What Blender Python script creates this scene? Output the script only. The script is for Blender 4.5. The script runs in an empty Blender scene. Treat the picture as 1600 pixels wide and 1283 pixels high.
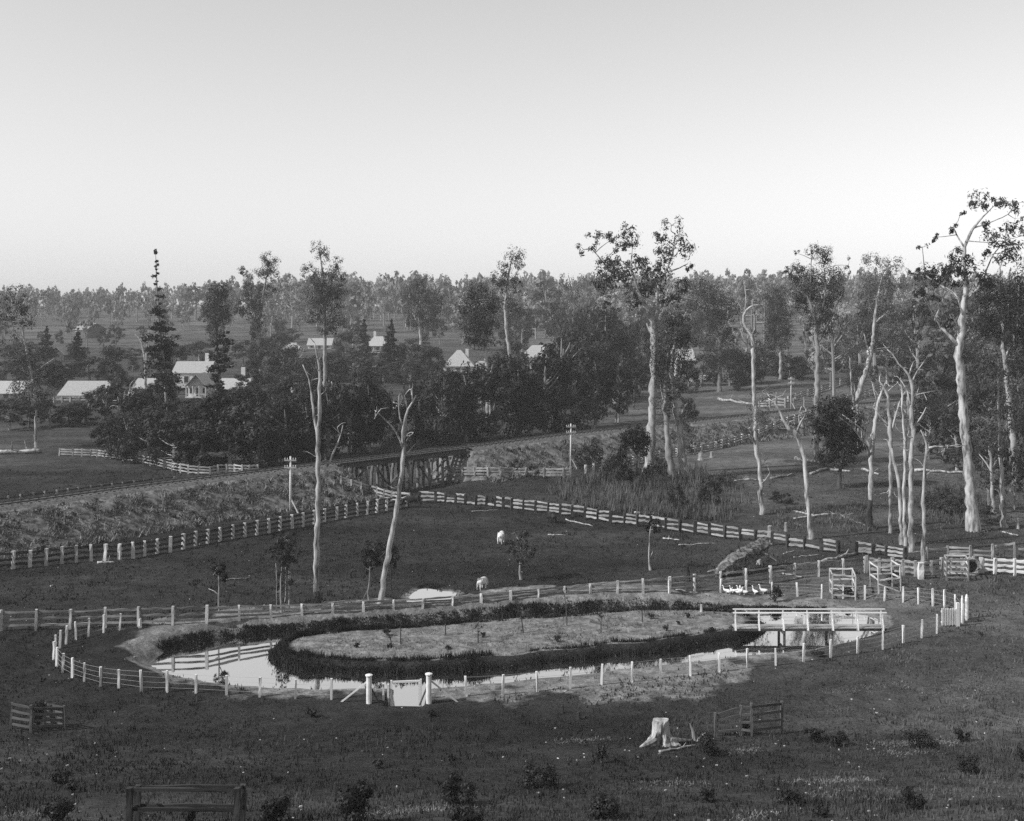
import bpy, math, random
import numpy as np
from mathutils import Vector, Matrix

# ------------------------------------------------------------------ camera, sky, sun, exposure
scene = bpy.context.scene
COL = scene.collection
FOC, HOR, EYE = 1800.0, 470.0, 22.0      # focal length in photograph pixels, horizon row, eye height over the flat
cam_data = bpy.data.cameras.new("camera")
cam_data.sensor_fit = 'HORIZONTAL'
cam_data.sensor_width = 36.0
cam_data.lens = 36.0 * FOC / 1600.0
cam_data.shift_y = -(641.5 - HOR) / 1600.0
cam_data.clip_start = 0.5
cam_data.clip_end = 9000.0
cam = bpy.data.objects.new("camera", cam_data)
cam.location = (0, 0, EYE)
cam.rotation_euler = (math.radians(90), 0, 0)
COL.objects.link(cam)
scene.camera = cam

SUN_AZ, SUN_EL = math.radians(20.0), math.radians(40.0)
to_sun = Vector((-math.cos(SUN_AZ) * math.cos(SUN_EL), -math.sin(SUN_AZ) * math.cos(SUN_EL), math.sin(SUN_EL)))
world = bpy.data.worlds.new("World")
scene.world = world
world.use_nodes = True
wn = world.node_tree
bgn = wn.nodes["Background"]
sky = wn.nodes.new("ShaderNodeTexSky")
sky.sky_type = 'NISHITA'
sky.sun_disc = False
sky.sun_elevation = SUN_EL
sky.sun_rotation = math.atan2(to_sun.x, to_sun.y)
sky.altitude = 0
sky.air_density = 1.3
sky.dust_density = 0.25
sky.ozone_density = 1.0
sep = wn.nodes.new("ShaderNodeSeparateColor")      # the plate saw blue light only: its blue and green light, as grey
wn.links.new(sky.outputs[0], sep.inputs[0])
blend = wn.nodes.new("ShaderNodeMath"); blend.operation = 'MULTIPLY_ADD'; blend.inputs[1].default_value = 0.72
half = wn.nodes.new("ShaderNodeMath"); half.operation = 'MULTIPLY'; half.inputs[1].default_value = 0.66
wn.links.new(sep.outputs[2], half.inputs[0])
wn.links.new(sep.outputs[1], blend.inputs[0]); wn.links.new(half.outputs[0], blend.inputs[2])
wn.links.new(blend.outputs[0], bgn.inputs[0])
bgn.inputs[1].default_value = 0.1
sun_data = bpy.data.lights.new("sun", 'SUN')
sun_data.energy = 4.8
sun_data.angle = math.radians(0.5)
sun_data.color = (1.0, 1.0, 1.0)
sun = bpy.data.objects.new("sun", sun_data)
sun.rotation_euler = to_sun.to_track_quat('Z', 'Y').to_euler()
sun.location = (-60, -20, 90)
COL.objects.link(sun)
scene.view_settings.view_transform = 'Standard'
scene.view_settings.look = 'None'
scene.view_settings.exposure = 0.12
scene.view_settings.gamma = 1.0
scene.view_settings.use_curve_mapping = False
scene.cycles.use_denoising = False
scene.cycles.volume_bounces = 2
scene.cycles.max_bounces = 6
scene.cycles.volume_step_rate = 4.0

R = np.random.default_rng(7)
random.seed(5)

# ------------------------------------------------------------------ materials
def new_mat(name):
    m = bpy.data.materials.new(name)
    m.use_nodes = True
    return m, m.node_tree.nodes, m.node_tree.links, m.node_tree.nodes["Principled BSDF"]

def grey(v):
    return (v, v, v, 1.0)

def surf(name, lo, hi, scale=4.0, rough=0.8, detail=5.0, stretch=None, rand=0.0, bump=0.0, spec=0.2, coords='Object', trans=0.0, c0=0.35, c1=0.65):
    m, n, l, p = new_mat(name)
    tc = n.new("ShaderNodeTexCoord")
    mp = n.new("ShaderNodeMapping")
    if stretch:
        mp.inputs['Scale'].default_value = stretch
    l.new(tc.outputs['Object'] if coords != 'World' else n.new("ShaderNodeNewGeometry").outputs['Position'], mp.inputs[0])
    nz = n.new("ShaderNodeTexNoise")
    nz.inputs['Scale'].default_value = scale
    nz.inputs['Detail'].default_value = detail
    nz.inputs['Roughness'].default_value = 0.65
    l.new(mp.outputs[0], nz.inputs['Vector'])
    rp = n.new("ShaderNodeValToRGB")
    rp.color_ramp.elements[0].position = c0
    rp.color_ramp.elements[1].position = c1
    rp.color_ramp.elements[0].color = grey(lo)
    rp.color_ramp.elements[1].color = grey(hi)
    l.new(nz.outputs['Fac'], rp.inputs[0])
    out = rp.outputs[0]
    if rand > 0:
        oi = n.new("ShaderNodeObjectInfo")
        mr = n.new("ShaderNodeMapRange")
        mr.inputs['To Min'].default_value = 1.0 - rand
        mr.inputs['To Max'].default_value = 1.0 + rand
        l.new(oi.outputs['Random'], mr.inputs[0])
        vm = n.new("ShaderNodeVectorMath")
        vm.operation = 'SCALE'
        l.new(out, vm.inputs[0])
        l.new(mr.outputs[0], vm.inputs['Scale'])
        out = vm.outputs[0]
    l.new(out, p.inputs['Base Color'])
    p.inputs['Roughness'].default_value = rough
    p.inputs['Specular IOR Level'].default_value = spec
    if bump > 0:
        b = n.new("ShaderNodeBump")
        b.inputs['Strength'].default_value = bump
        b.inputs['Distance'].default_value = 0.05
        l.new(nz.outputs['Fac'], b.inputs['Height'])
        l.new(b.outputs[0], p.inputs['Normal'])
    if trans > 0:
        t = n.new("ShaderNodeBsdfTranslucent")
        l.new(out, t.inputs[0])
        mx = n.new("ShaderNodeMixShader")
        mx.inputs[0].default_value = trans
        l.new(p.outputs[0], mx.inputs[1])
        l.new(t.outputs[0], mx.inputs[2])
        l.new(mx.outputs[0], n["Material Output"].inputs[0])
    return m

M = {}
M['leaf_dark'] = surf('leaf_dark', 0.006, 0.038, 0.7, 0.6, rand=0.35, trans=0.15, coords='World')
M['leaf_mid'] = surf('leaf_mid', 0.012, 0.066, 0.8, 0.6, rand=0.3, trans=0.2, coords='World')
M['leaf_light'] = surf('leaf_light', 0.045, 0.12, 1.2, 0.6, rand=0.3, trans=0.25, coords='World')
M['leaf_black'] = surf('leaf_black', 0.004, 0.024, 0.8, 0.55, rand=0.3, trans=0.1, coords='World')
M['bark_pale'] = surf('bark_pale', 0.05, 0.36, 2.2, 0.8, stretch=(1, 1, 0.3), bump=0.6, rand=0.15, detail=8, c0=0.3, c1=0.6)
M['bark_white'] = surf('bark_white', 0.06, 0.42, 2.6, 0.8, stretch=(1, 1, 0.22), bump=0.8, rand=0.15, detail=10, c0=0.36, c1=0.58)
M['bark_grey'] = surf('bark_grey', 0.10, 0.30, 2.5, 0.85, stretch=(1, 1, 0.2), bump=0.5, rand=0.25)
M['bark_dark'] = surf('bark_dark', 0.025, 0.09, 2.5, 0.9, stretch=(1, 1, 0.25), bump=0.5, rand=0.3)
M['char'] = surf('char', 0.012, 0.05, 3.0, 0.9, stretch=(1, 1, 0.3), bump=0.5)
M['white_paint'] = surf('white_paint', 0.52, 0.72, 3.0, 0.55, rand=0.06, bump=0.1)
M['rail_pale'] = surf('rail_pale', 0.16, 0.40, 3.0, 0.85, stretch=(0.4, 4, 4), bump=0.4, rand=0.25)
M['rail_grey'] = surf('rail_grey', 0.10, 0.26, 3.0, 0.85, stretch=(0.4, 4, 4), bump=0.4, rand=0.35)
M['rail_dark'] = surf('rail_dark', 0.022, 0.075, 3.0, 0.9, stretch=(0.4, 4, 4), bump=0.4, rand=0.35)
M['guard_rail'] = surf('guard_rail', 0.05, 0.13, 3.0, 0.9, stretch=(0.4, 4, 4), bump=0.4, rand=0.3)
M['post_pale'] = surf('post_pale', 0.30, 0.62, 4.0, 0.85, stretch=(0.5, 3, 3), bump=0.4, rand=0.25)
M['post_dark'] = surf('post_dark', 0.018, 0.06, 4.0, 0.9, stretch=(0.5, 3, 3), bump=0.4, rand=0.3)
M['wire'] = surf('wire', 0.28, 0.40, 2.0, 0.5)
M['iron'] = surf('iron', 0.03, 0.07, 2.0, 0.5, spec=0.4)
M['timber'] = surf('timber', 0.03, 0.10, 2.0, 0.9, stretch=(0.4, 3, 3), bump=0.4, rand=0.35)
M['timber_pale'] = surf('timber_pale', 0.06, 0.22, 2.0, 0.9, stretch=(1, 1, 0.3), bump=0.4, rand=0.4)
M['wall_pale'] = surf('wall_pale', 0.36, 0.52, 1.5, 0.8, rand=0.15)
M['wall_white'] = surf('wall_white', 0.45, 0.6, 1.5, 0.8, rand=0.08)
M['wall_dark'] = surf('wall_dark', 0.06, 0.12, 1.5, 0.85)
M['roof_iron'] = surf('roof_iron', 0.22, 0.40, 2.0, 0.55, stretch=(6, 1, 1), rand=0.12)
M['roof_grey'] = surf('roof_grey', 0.16, 0.26, 2.0, 0.7, stretch=(6, 1, 1), rand=0.1)
M['pane'] = surf('pane', 0.02, 0.04, 2.0, 0.15, spec=0.5)
M['goose_white'] = surf('goose_white', 0.68, 0.8, 6.0, 0.8)
M['hide_white'] = surf('hide_white', 0.55, 0.72, 2.0, 0.8)
M['hide_dark'] = surf('hide_dark', 0.012, 0.03, 2.0, 0.7)
M['insulator'] = surf('insulator', 0.6, 0.7, 2.0, 0.3)
M['stone_pale'] = surf('stone_pale', 0.20, 0.45, 3.0, 0.85, rand=0.2)
M['blade'] = surf('blade', 0.015, 0.085, 0.35, 0.8, detail=8, trans=0.2, coords='World', c0=0.38, c1=0.62)
M['leaf_far_hazed'] = surf('leaf_far_hazed', 0.14, 0.34, 0.12, 0.6, rand=0.3, trans=0.25, coords='World')  # far foliage, base colour paled to paint in distance haze
M['reed'] = surf('reed', 0.04, 0.16, 0.5, 0.8, trans=0.25, coords='World')
M['weed'] = surf('weed', 0.05, 0.30, 0.9, 0.85, detail=8, trans=0.2, coords='World', c0=0.4, c1=0.62)

def ground_mat():
    m, n, l, p = new_mat('grass_and_soil')
    pos = n.new("ShaderNodeNewGeometry").outputs['Position']
    def noise(scale, detail=6.0, rough=0.65, stretch=None):
        nz = n.new("ShaderNodeTexNoise")
        nz.inputs['Scale'].default_value = scale
        nz.inputs['Detail'].default_value = detail
        nz.inputs['Roughness'].default_value = rough
        if stretch:
            mp = n.new("ShaderNodeMapping")
            mp.inputs['Scale'].default_value = stretch
            mp.inputs['Rotation'].default_value = (0, 0, 0.2)
            l.new(pos, mp.inputs[0])
            l.new(mp.outputs[0], nz.inputs['Vector'])
        else:
            l.new(pos, nz.inputs['Vector'])
        return nz.outputs['Fac']
    def ramp(fac, stops):
        r = n.new("ShaderNodeValToRGB")
        while len(r.color_ramp.elements) < len(stops):
            r.color_ramp.elements.new(0.5)
        for e, (ps, v) in zip(r.color_ramp.elements, stops):
            e.position = ps
            e.color = grey(v)
        l.new(fac, r.inputs[0])
        return r.outputs[0]
    def mul(a, b):
        x = n.new("ShaderNodeMix"); x.data_type = 'RGBA'; x.blend_type = 'MULTIPLY'
        x.inputs[0].default_value = 1.0
        l.new(a, x.inputs[6]); l.new(b, x.inputs[7])
        return x.outputs[2]
    def mix(f, a, b):
        x = n.new("ShaderNodeMix"); x.data_type = 'RGBA'
        l.new(f, x.inputs[0]); l.new(a, x.inputs[6]); l.new(b, x.inputs[7])
        return x.outputs[2]
    big = ramp(noise(0.06, 5, 0.6, (0.6, 1.3, 1)), [(0.32, 0.60), (0.5, 0.95), (0.68, 1.55)])
    mid = ramp(noise(0.9, 6, 0.7), [(0.30, 0.55), (0.5, 1.0), (0.72, 1.45)])
    fine = ramp(noise(7.0, 4, 0.75), [(0.30, 0.45), (0.5, 1.0), (0.70, 1.75)])
    base = ramp(noise(0.25, 8, 0.7), [(0.3, 0.030), (0.7, 0.054)])
    grass = mul(mul(mul(base, big), mid), fine)
    dry = n.new("ShaderNodeAttribute"); dry.attribute_name = 'dry'  # dry-grass tone, plus painted haze lightening on distant ground
    lush = n.new("ShaderNodeMath"); lush.operation = 'MULTIPLY_ADD'; lush.inputs[1].default_value = 1.05; lush.inputs[2].default_value = 0.62
    l.new(dry.outputs['Fac'], lush.inputs[0])
    grass = mul(grass, lush.outputs[0])
    spots = ramp(noise(2.6, 3, 0.8), [(0.71, 0.0), (0.76, 1.0)])
    straw = ramp(noise(5.0, 3), [(0.3, 0.14), (0.7, 0.30)])
    grass = mix(spots, grass, straw)
    bare_c = mul(ramp(noise(1.1, 9, 0.75), [(0.32, 0.07), (0.48, 0.15), (0.7, 0.31)]), ramp(noise(6.0, 4, 0.8), [(0.3, 0.55), (0.7, 1.4)]))
    at = n.new("ShaderNodeAttribute"); at.attribute_name = 'bare'
    ad = n.new("ShaderNodeMath"); ad.operation = 'ADD'
    sc = n.new("ShaderNodeMath"); sc.operation = 'MULTIPLY_ADD'
    l.new(noise(0.8, 8, 0.7), sc.inputs[0]); sc.inputs[1].default_value = 1.0; sc.inputs[2].default_value = -0.5
    l.new(at.outputs['Fac'], ad.inputs[0]); l.new(sc.outputs[0], ad.inputs[1])
    edge = ramp(ad.outputs[0], [(0.38, 0.0), (0.62, 1.0)])
    gate = n.new("ShaderNodeMath"); gate.operation = 'MULTIPLY'
    st = n.new("ShaderNodeMath"); st.operation = 'GREATER_THAN'; st.inputs[1].default_value = 0.02
    l.new(at.outputs['Fac'], st.inputs[0]); l.new(st.outputs[0], gate.inputs[0]); l.new(edge, gate.inputs[1])
    col = mix(gate.outputs[0], grass, bare_c)
    l.new(col, p.inputs['Base Color'])
    p.inputs['Roughness'].default_value = 0.95
    p.inputs['Specular IOR Level'].default_value = 0.05
    b = n.new("ShaderNodeBump"); b.inputs['Strength'].default_value = 0.8; b.inputs['Distance'].default_value = 0.12
    l.new(noise(5.0, 6, 0.75), b.inputs['Height'])
    l.new(b.outputs[0], p.inputs['Normal'])
    return m
M['ground'] = ground_mat()
def blade_mat():
    m = M['blade']; n = m.node_tree.nodes; l = m.node_tree.links; p = n["Principled BSDF"]
    at = n.new("ShaderNodeAttribute"); at.attribute_name = 'dry'
    k = n.new("ShaderNodeMath"); k.operation = 'MULTIPLY_ADD'; k.inputs[1].default_value = 1.05; k.inputs[2].default_value = 0.62
    l.new(at.outputs['Fac'], k.inputs[0])
    vm = n.new("ShaderNodeVectorMath"); vm.operation = 'SCALE'
    src = p.inputs['Base Color'].links[0].from_socket
    l.new(src, vm.inputs[0]); l.new(k.outputs[0], vm.inputs['Scale'])
    for ln in list(src.links):
        if ln.to_node != vm: l.new(vm.outputs[0], ln.to_socket)
blade_mat()
M['emb_soil'] = surf('emb_soil', 0.04, 0.22, 1.3, 0.95, detail=9, bump=0.8, coords='World', c0=0.38, c1=0.66)
M['island_soil'] = surf('island_soil', 0.11, 0.34, 0.7, 0.95, detail=9, bump=0.6, coords='World', stretch=(0.6, 1.2, 1), c0=0.34, c1=0.66)
M['ballast'] = surf('ballast', 0.05, 0.16, 5.0, 0.95, detail=6, bump=0.6, coords='World')
def water_mat():
    m, n, l, p = new_mat('still_water')
    p.inputs['Base Color'].default_value = grey(0.94)
    p.inputs['Metallic'].default_value = 1.0
    p.inputs['Roughness'].default_value = 0.03
    g = n.new("ShaderNodeNewGeometry")
    nz = n.new("ShaderNodeTexNoise"); nz.inputs['Scale'].default_value = 1.2; nz.inputs['Detail'].default_value = 3
    l.new(g.outputs['Position'], nz.inputs['Vector'])
    b = n.new("ShaderNodeBump"); b.inputs['Strength'].default_value = 0.05; b.inputs['Distance'].default_value = 0.02
    l.new(nz.outputs['Fac'], b.inputs['Height']); l.new(b.outputs[0], p.inputs['Normal'])
    return m
M['water'] = water_mat()

# ------------------------------------------------------------------ mesh helpers
def mesh_np(name, v, f):
    """v (N,3), f (M,4) quads"""
    me = bpy.data.meshes.new(name)
    v = np.asarray(v, dtype=np.float32); f = np.asarray(f, dtype=np.int32)
    me.vertices.add(len(v)); me.vertices.foreach_set('co', v.ravel())
    k = f.shape[1]
    me.loops.add(f.size); me.loops.foreach_set('vertex_index', f.ravel())
    me.polygons.add(len(f))
    me.polygons.foreach_set('loop_start', np.arange(0, f.size, k, dtype=np.int32))
    me.update(calc_edges=True)
    me.polygons.foreach_set('use_smooth', np.zeros(len(f), dtype=bool))
    return me

def cat_meshes(parts):
    vs, fs, o = [], [], 0
    for v, f in parts:
        if len(v) == 0: continue
        vs.append(v); fs.append(np.asarray(f) + o); o += len(v)
    return np.concatenate(vs), np.concatenate(fs)

def link(o, parent=None):
    COL.objects.link(o)
    if parent is not None:
        o.parent = parent
    return o

def obj(name, me, mat, parent=None, smooth=False, loc=None):
    if mat is not None and len(me.materials) == 0:
        me.materials.append(mat)
    if smooth:
        me.polygons.foreach_set('use_smooth', np.ones(len(me.polygons), dtype=bool))
    o = bpy.data.objects.new(name, me)
    if loc is not None: o.location = loc
    return link(o, parent)

def tag(o, label=None, cat=None, group=None, kind=None):
    if label: o['label'] = label
    if cat: o['category'] = cat
    if group: o['group'] = group
    if kind: o['kind'] = kind
    return o

def thing(name, label, cat, loc, group=None, rz=0.0):
    o = bpy.data.objects.new(name, None)
    o.empty_display_size = 0.3
    o.location = loc
    o.rotation_euler = (0, 0, rz)
    link(o)
    return tag(o, label, cat, group)

def tube(pts, rad, sides=7):
    pts = np.asarray(pts, float); rad = np.asarray(rad, float)
    n = len(pts)
    tang = np.gradient(pts, axis=0)
    tang /= np.linalg.norm(tang, axis=1)[:, None] + 1e-9
    ref = np.array([0.0, 1.0, 0.0])
    if abs(tang[:, 1]).mean() > 0.8: ref = np.array([1.0, 0.0, 0.0])
    a = np.cross(tang, ref); a /= np.linalg.norm(a, axis=1)[:, None] + 1e-9
    b = np.cross(tang, a)
    th = np.linspace(0, 2 * math.pi, sides, endpoint=False)
    ring = lambda i, r: pts[i] + r * (np.cos(th)[:, None] * a[i] + np.sin(th)[:, None] * b[i])
    rows = [ring(0, rad[0] * 0.02)] + [ring(i, rad[i]) for i in range(n)] + [ring(n - 1, rad[-1] * 0.02)]
    v = np.concatenate(rows)
    f = []
    for i in range(n + 1):
        for j in range(sides):
            k = (j + 1) % sides
            f.append((i * sides + j, i * sides + k, (i + 1) * sides + k, (i + 1) * sides + j))
    return v, np.array(f)

def resample(pts, rad, step):
    pts = np.asarray(pts, float); rad = np.asarray(rad, float)
    seg = np.linalg.norm(np.diff(pts, axis=0), axis=1)
    s = np.concatenate([[0], np.cumsum(seg)])
    m = max(3, int(s[-1] / step) + 1)
    t = np.linspace(0, s[-1], m)
    # Catmull-Rom like smoothing through cubic interpolation of the polyline
    P = np.stack([np.interp(t, s, pts[:, k]) for k in range(3)], 1)
    for _ in range(1):
        P[1:-1] = 0.25 * P[:-2] + 0.5 * P[1:-1] + 0.25 * P[2:]
    return P, np.interp(t, s, rad)

def leaves(rng, pos, nrm, size, aspect=0.45, droop=0.0):
    n = len(pos)
    nrm = nrm / (np.linalg.norm(nrm, axis=1)[:, None] + 1e-9)
    r = rng.normal(size=(n, 3))
    r[:, 2] -= droop * 2.0
    u = r - (r * nrm).sum(1)[:, None] * nrm
    u /= np.linalg.norm(u, axis=1)[:, None] + 1e-9
    w = np.cross(nrm, u)
    a = (size * rng.uniform(0.6, 1.35, n))[:, None]
    b = a * aspect
    v = np.stack([pos + u * a, pos + w * b, pos - u * a, pos - w * b], 1).reshape(-1, 3)
    f = np.arange(4 * n).reshape(n, 4)
    return v, f

def blob_points(rng, c, r3, n, per=14, spread=0.22):
    """leaf positions and normals: clusters on the shell of an ellipsoid"""
    k = max(3, n // per)
    d = rng.normal(size=(k, 3)); d /= np.linalg.norm(d, axis=1)[:, None]
    rad = 0.45 + 0.55 * rng.random(k) ** 0.6
    cc = np.asarray(c) + d * rad[:, None] * r3
    idx = rng.integers(0, k, n)
    off = rng.normal(size=(n, 3)) * (np.mean(r3) * spread)
    p = cc[idx] + off
    nm = d[idx] * 0.9 + off / (np.mean(r3) * spread + 1e-9) * 0.5 + rng.normal(size=(n, 3)) * 0.25 + np.array([0, 0, 0.2])
    return p, nm, cc

def vhash(ix, iy):
    h = np.sin(ix * 127.1 + iy * 311.7) * 43758.5453
    return h - np.floor(h)

def vnoise(x, y):
    ix, iy = np.floor(x), np.floor(y)
    fx, fy = x - ix, y - iy
    fx = fx * fx * (3 - 2 * fx); fy = fy * fy * (3 - 2 * fy)
    a, b = vhash(ix, iy), vhash(ix + 1, iy)
    c, d = vhash(ix, iy + 1), vhash(ix + 1, iy + 1)
    return (a * (1 - fx) + b * fx) * (1 - fy) + (c * (1 - fx) + d * fx) * fy - 0.5

def sstep(a, b, x):  # works for a > b too
    t = np.clip((x - a) / (b - a), 0, 1)
    return t * t * (3 - 2 * t)

# ------------------------------------------------------------------ survey of the place (plan points worked out from the flat at z = 0)
def plan(px, py, z=0.0):
    d = (EYE - z) * FOC / (py - HOR)
    return np.array([(px - 800.0) / FOC * d, d])

WATER = -0.70
def smooth_loop(pts, k=5):
    P = np.array(pts); n = len(P); out = []
    for i in range(n):
        p0, p1, p2, p3 = P[i - 1], P[i], P[(i + 1) % n], P[(i + 2) % n]
        for j in range(k):
            t = j / k
            out.append(0.5 * ((2 * p1) + (-p0 + p2) * t + (2 * p0 - 5 * p1 + 4 * p2 - p3) * t * t + (-p0 + 3 * p1 - 3 * p2 + p3) * t ** 3))
    return np.array(out)

POND = smooth_loop([plan(x, y, WATER) for x, y in [
    (236, 1036), (262, 1050), (310, 1063), (380, 1072), (460, 1077), (575, 1079), (690, 1075), (800, 1065), (900, 1055),
    (1000, 1045), (1100, 1033), (1170, 1025), (1250, 1016), (1320, 1004), (1362, 990), (1378, 978), (1362, 966), (1320, 959), (1250, 954),
    (1150, 950), (1000, 951), (900, 955), (800, 961), (700, 969), (600, 978), (500, 985), (400, 992), (300, 1006), (255, 1021)]])
ISLE = smooth_loop([plan(x, y, WATER) for x, y in [
    (431, 1022), (445, 1037), (500, 1047), (600, 1051), (720, 1047), (850, 1036), (1000, 1021), (1100, 1009), (1172, 997), (1190, 983),
    (1170, 970), (1120, 964), (1000, 965), (900, 971), (800, 978), (700, 986), (600, 993), (500, 1002), (450, 1010)]], 7)

def ragged(P, amp):
    e = np.roll(P, -1, 0) - np.roll(P, 1, 0)
    nn = np.column_stack([e[:, 1], -e[:, 0]]); nn /= np.linalg.norm(nn, axis=1)[:, None]
    w = vnoise(P[:, 0] / 1.1, P[:, 1] / 1.1) + .7 * vnoise(P[:, 0] / 3.0 + 7, P[:, 1] / 3.0)
    return P + nn * (w * amp)[:, None]
POND, ISLE = ragged(POND, 0.45), ragged(ISLE, 0.6)

def sd_poly(P, x, y):
    x = np.asarray(x, float); y = np.asarray(y, float)
    best = np.full(x.shape, 1e9); inside = np.zeros(x.shape, bool)
    n = len(P)
    for i in range(n):
        ax, ay = P[i]; bx, by = P[(i + 1) % n]
        dx, dy = bx - ax, by - ay
        t = np.clip(((x - ax) * dx + (y - ay) * dy) / (dx * dx + dy * dy + 1e-12), 0, 1)
        best = np.minimum(best, (x - ax - t * dx) ** 2 + (y - ay - t * dy) ** 2)
        c = ((ay > y) != (by > y)) & (x < (bx - ax) * (y - ay) / (by - ay + 1e-12) + ax)
        inside ^= c
    s = np.sqrt(best)
    return np.where(inside, -s, s)

def near_box(P, x, y, pad):
    return (x > P[:, 0].min() - pad) & (x < P[:, 0].max() + pad) & (y > P[:, 1].min() - pad) & (y < P[:, 1].max() + pad)

def sd_near(P, x, y, pad=9.0):
    x = np.asarray(x, float); y = np.asarray(y, float)
    out = np.full(x.shape, 50.0)
    m = near_box(P, x, y, pad)
    if m.any(): out[m] = sd_poly(P, x[m], y[m])
    return out

INLET = (-6.78, -4.98, 62.75, 68.2)
def sd_inlet(x, y):
    x0, x1, y0, y1 = INLET
    return np.maximum(np.maximum(x0 - x, x - x1), np.maximum(y0 - y, y - y1))

PUDDLE = smooth_loop([plan(x, y, -0.06) for x, y in [(636, 941), (642, 930), (655, 922), (672, 921), (690, 924), (712, 926), (706, 934), (690, 939), (662, 943)]], 4)

TRK_Z = 3.2
TRK = np.array([(-92.0, 64.0), (-70, 85)] + [tuple(plan(x, y, TRK_Z)) for x, y in
    [(0, 790), (200, 762), (400, 738), (600, 714.5), (720, 700.5), (900, 677), (1100, 656), (1200, 646)]] + [(60, 207), (84, 224), (130, 250)])
def densify(P, step=1.0):
    s = np.concatenate([[0], np.cumsum(np.linalg.norm(np.diff(P, axis=0), axis=1))])
    t = np.arange(0, s[-1], step)
    Q = np.stack([np.interp(t, s, P[:, k]) for k in range(2)], 1)
    for _ in range(25):
        Q[1:-1] = 0.25 * Q[:-2] + 0.5 * Q[1:-1] + 0.25 * Q[2:]
    return Q
TQ = densify(TRK, 1.0)
TS = np.concatenate([[0], np.cumsum(np.linalg.norm(np.diff(TQ, axis=0), axis=1))])
def trk_at(s):
    p = np.array([np.interp(s, TS, TQ[:, 0]), np.interp(s, TS, TQ[:, 1])])
    q = np.array([np.interp(s + 0.5, TS, TQ[:, 0]), np.interp(s + 0.5, TS, TQ[:, 1])])
    q2 = np.array([np.interp(s - 0.5, TS, TQ[:, 0]), np.interp(s - 0.5, TS, TQ[:, 1])])
    t = (q - q2) / (np.linalg.norm(q - q2) + 1e-9)
    return p, t, np.array([-t[1], t[0]])       # position, direction, left normal (away from the camera)
TPX = 800 + TQ[:, 0] / TQ[:, 1] * FOC
S_A = float(np.interp(520, TPX, TS)); S_B = float(np.interp(722, TPX, TS))   # trestle abutments

def h_emb(x, y):
    x = np.asarray(x, float); y = np.asarray(y, float)
    out = np.full(x.shape, -9.0)
    m = (y > 55) & (y < 262) & (x < 140)
    if not m.any(): return out
    xs, ys = x[m], y[m]
    C = TQ[::3]; CS = TS[::3]
    best = np.full(xs.shape, 1e9); bs = np.zeros(xs.shape)
    for i in range(len(C) - 1):
        ax, ay = C[i]; dx, dy = C[i + 1] - C[i]
        t = np.clip(((xs - ax) * dx + (ys - ay) * dy) / (dx * dx + dy * dy), 0, 1)
        q = (xs - ax - t * dx) ** 2 + (ys - ay - t * dy) ** 2
        u = q < best
        best[u] = q[u]; bs[u] = CS[i] + t[u] * (CS[i + 1] - CS[i])
    dist = np.sqrt(best)
    gap = np.minimum(bs - S_A, S_B - bs)
    out[m] = TRK_Z - 0.25 - np.maximum(0, dist - 2.1) / 1.55 - np.maximum(0, gap) / 0.9
    return out

GULLY = trk_at((S_A + S_B) / 2)
def h_base(x, y):
    x = np.asarray(x, float); y = np.asarray(y, float)
    gx_, gy_ = x - GULLY[0][0], y - GULLY[0][1]
    along = gx_ * GULLY[1][0] + gy_ * GULLY[1][1]; across = gx_ * GULLY[2][0] + gy_ * GULLY[2][1]
    gully = -1.15 * np.exp(-(along / 8.5) ** 4) * np.exp(-((across - 3) / 13.0) ** 2)
    yy = np.clip(y, -4, 62)
    z = 6.75 * ((62 - yy) / 30.0) ** 1.5
    z = z + gully
    dist = y + 0.10 * np.abs(x)
    t = np.clip((dist - 240) / 700.0, 0, 3)
    z = z + np.minimum(15.5, 17.0 * t ** 1.25)
    z = z + 0.35 * vnoise(x / 17.0 + 3.1, y / 17.0) * sstep(90, 130, y) + 0.10 * vnoise(x / 3.1, y / 3.1) * (1 - sstep(150, 200, y))
    z = z + 1.6 * sstep(22, 70, x) * sstep(120, 240, y)                       # the paddock climbs gently to the right
    return z

def h_ground(x, y):
    x = np.asarray(x, float); y = np.asarray(y, float)
    z = h_base(x, y)
    s = sd_near(POND, x, y)
    m = s < 9
    if m.any():
        xm, ym, sm, zm = x[m], y[m], s[m], z[m]
        yc = 73.5 + (xm + 22) * 8 / 48.0
        back = sstep(-2.5, 2.5, ym - yc)
        front_z = WATER - 0.02 + (zm - WATER + 0.02) * sstep(-0.1, 2.2, sm)
        berm = 0.30 - 0.78 * sstep(9, 17, xm) + 0.25 * vnoise(xm / 2.3, ym / 2.3)
        back_z = WATER - 0.02 + (berm - WATER) * sstep(-0.1, 1.0, sm) - (berm - zm) * sstep(3.4, 5.6, sm)
        zz = front_z * (1 - back) + back_z * back
        zz = np.where(sm < 0, WATER - 0.55 * np.clip(-sm / 0.5, 0, 1), zz)
        z[m] = zz
    si = sd_inlet(x, y)
    z = np.where(si < 0.25, np.minimum(z, WATER - 0.4 + np.clip((si + 0.05) / 0.3, 0, 1) * 1.2), z)
    sp = sd_near(PUDDLE, x, y, 3.0)
    z = np.where(sp < 1.2, np.minimum(z, -0.16 + 0.14 * np.clip(sp / 1.2 + 0.35, 0, 1) + 0.12 * vnoise(x / 0.7, y / 0.5)), z)
    return z

def h_isle(x, y):
    s = sd_near(ISLE, x, y, 2.0)
    return np.where(s < 0, WATER + 0.62 * sstep(0, 0.7, -s) + 0.10 * vnoise(np.asarray(x) / 1.7, np.asarray(y) / 1.7), -9.0)

def h_all(x, y):
    return np.maximum(np.maximum(h_ground(x, y), h_emb(x, y)), h_isle(x, y))

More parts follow.
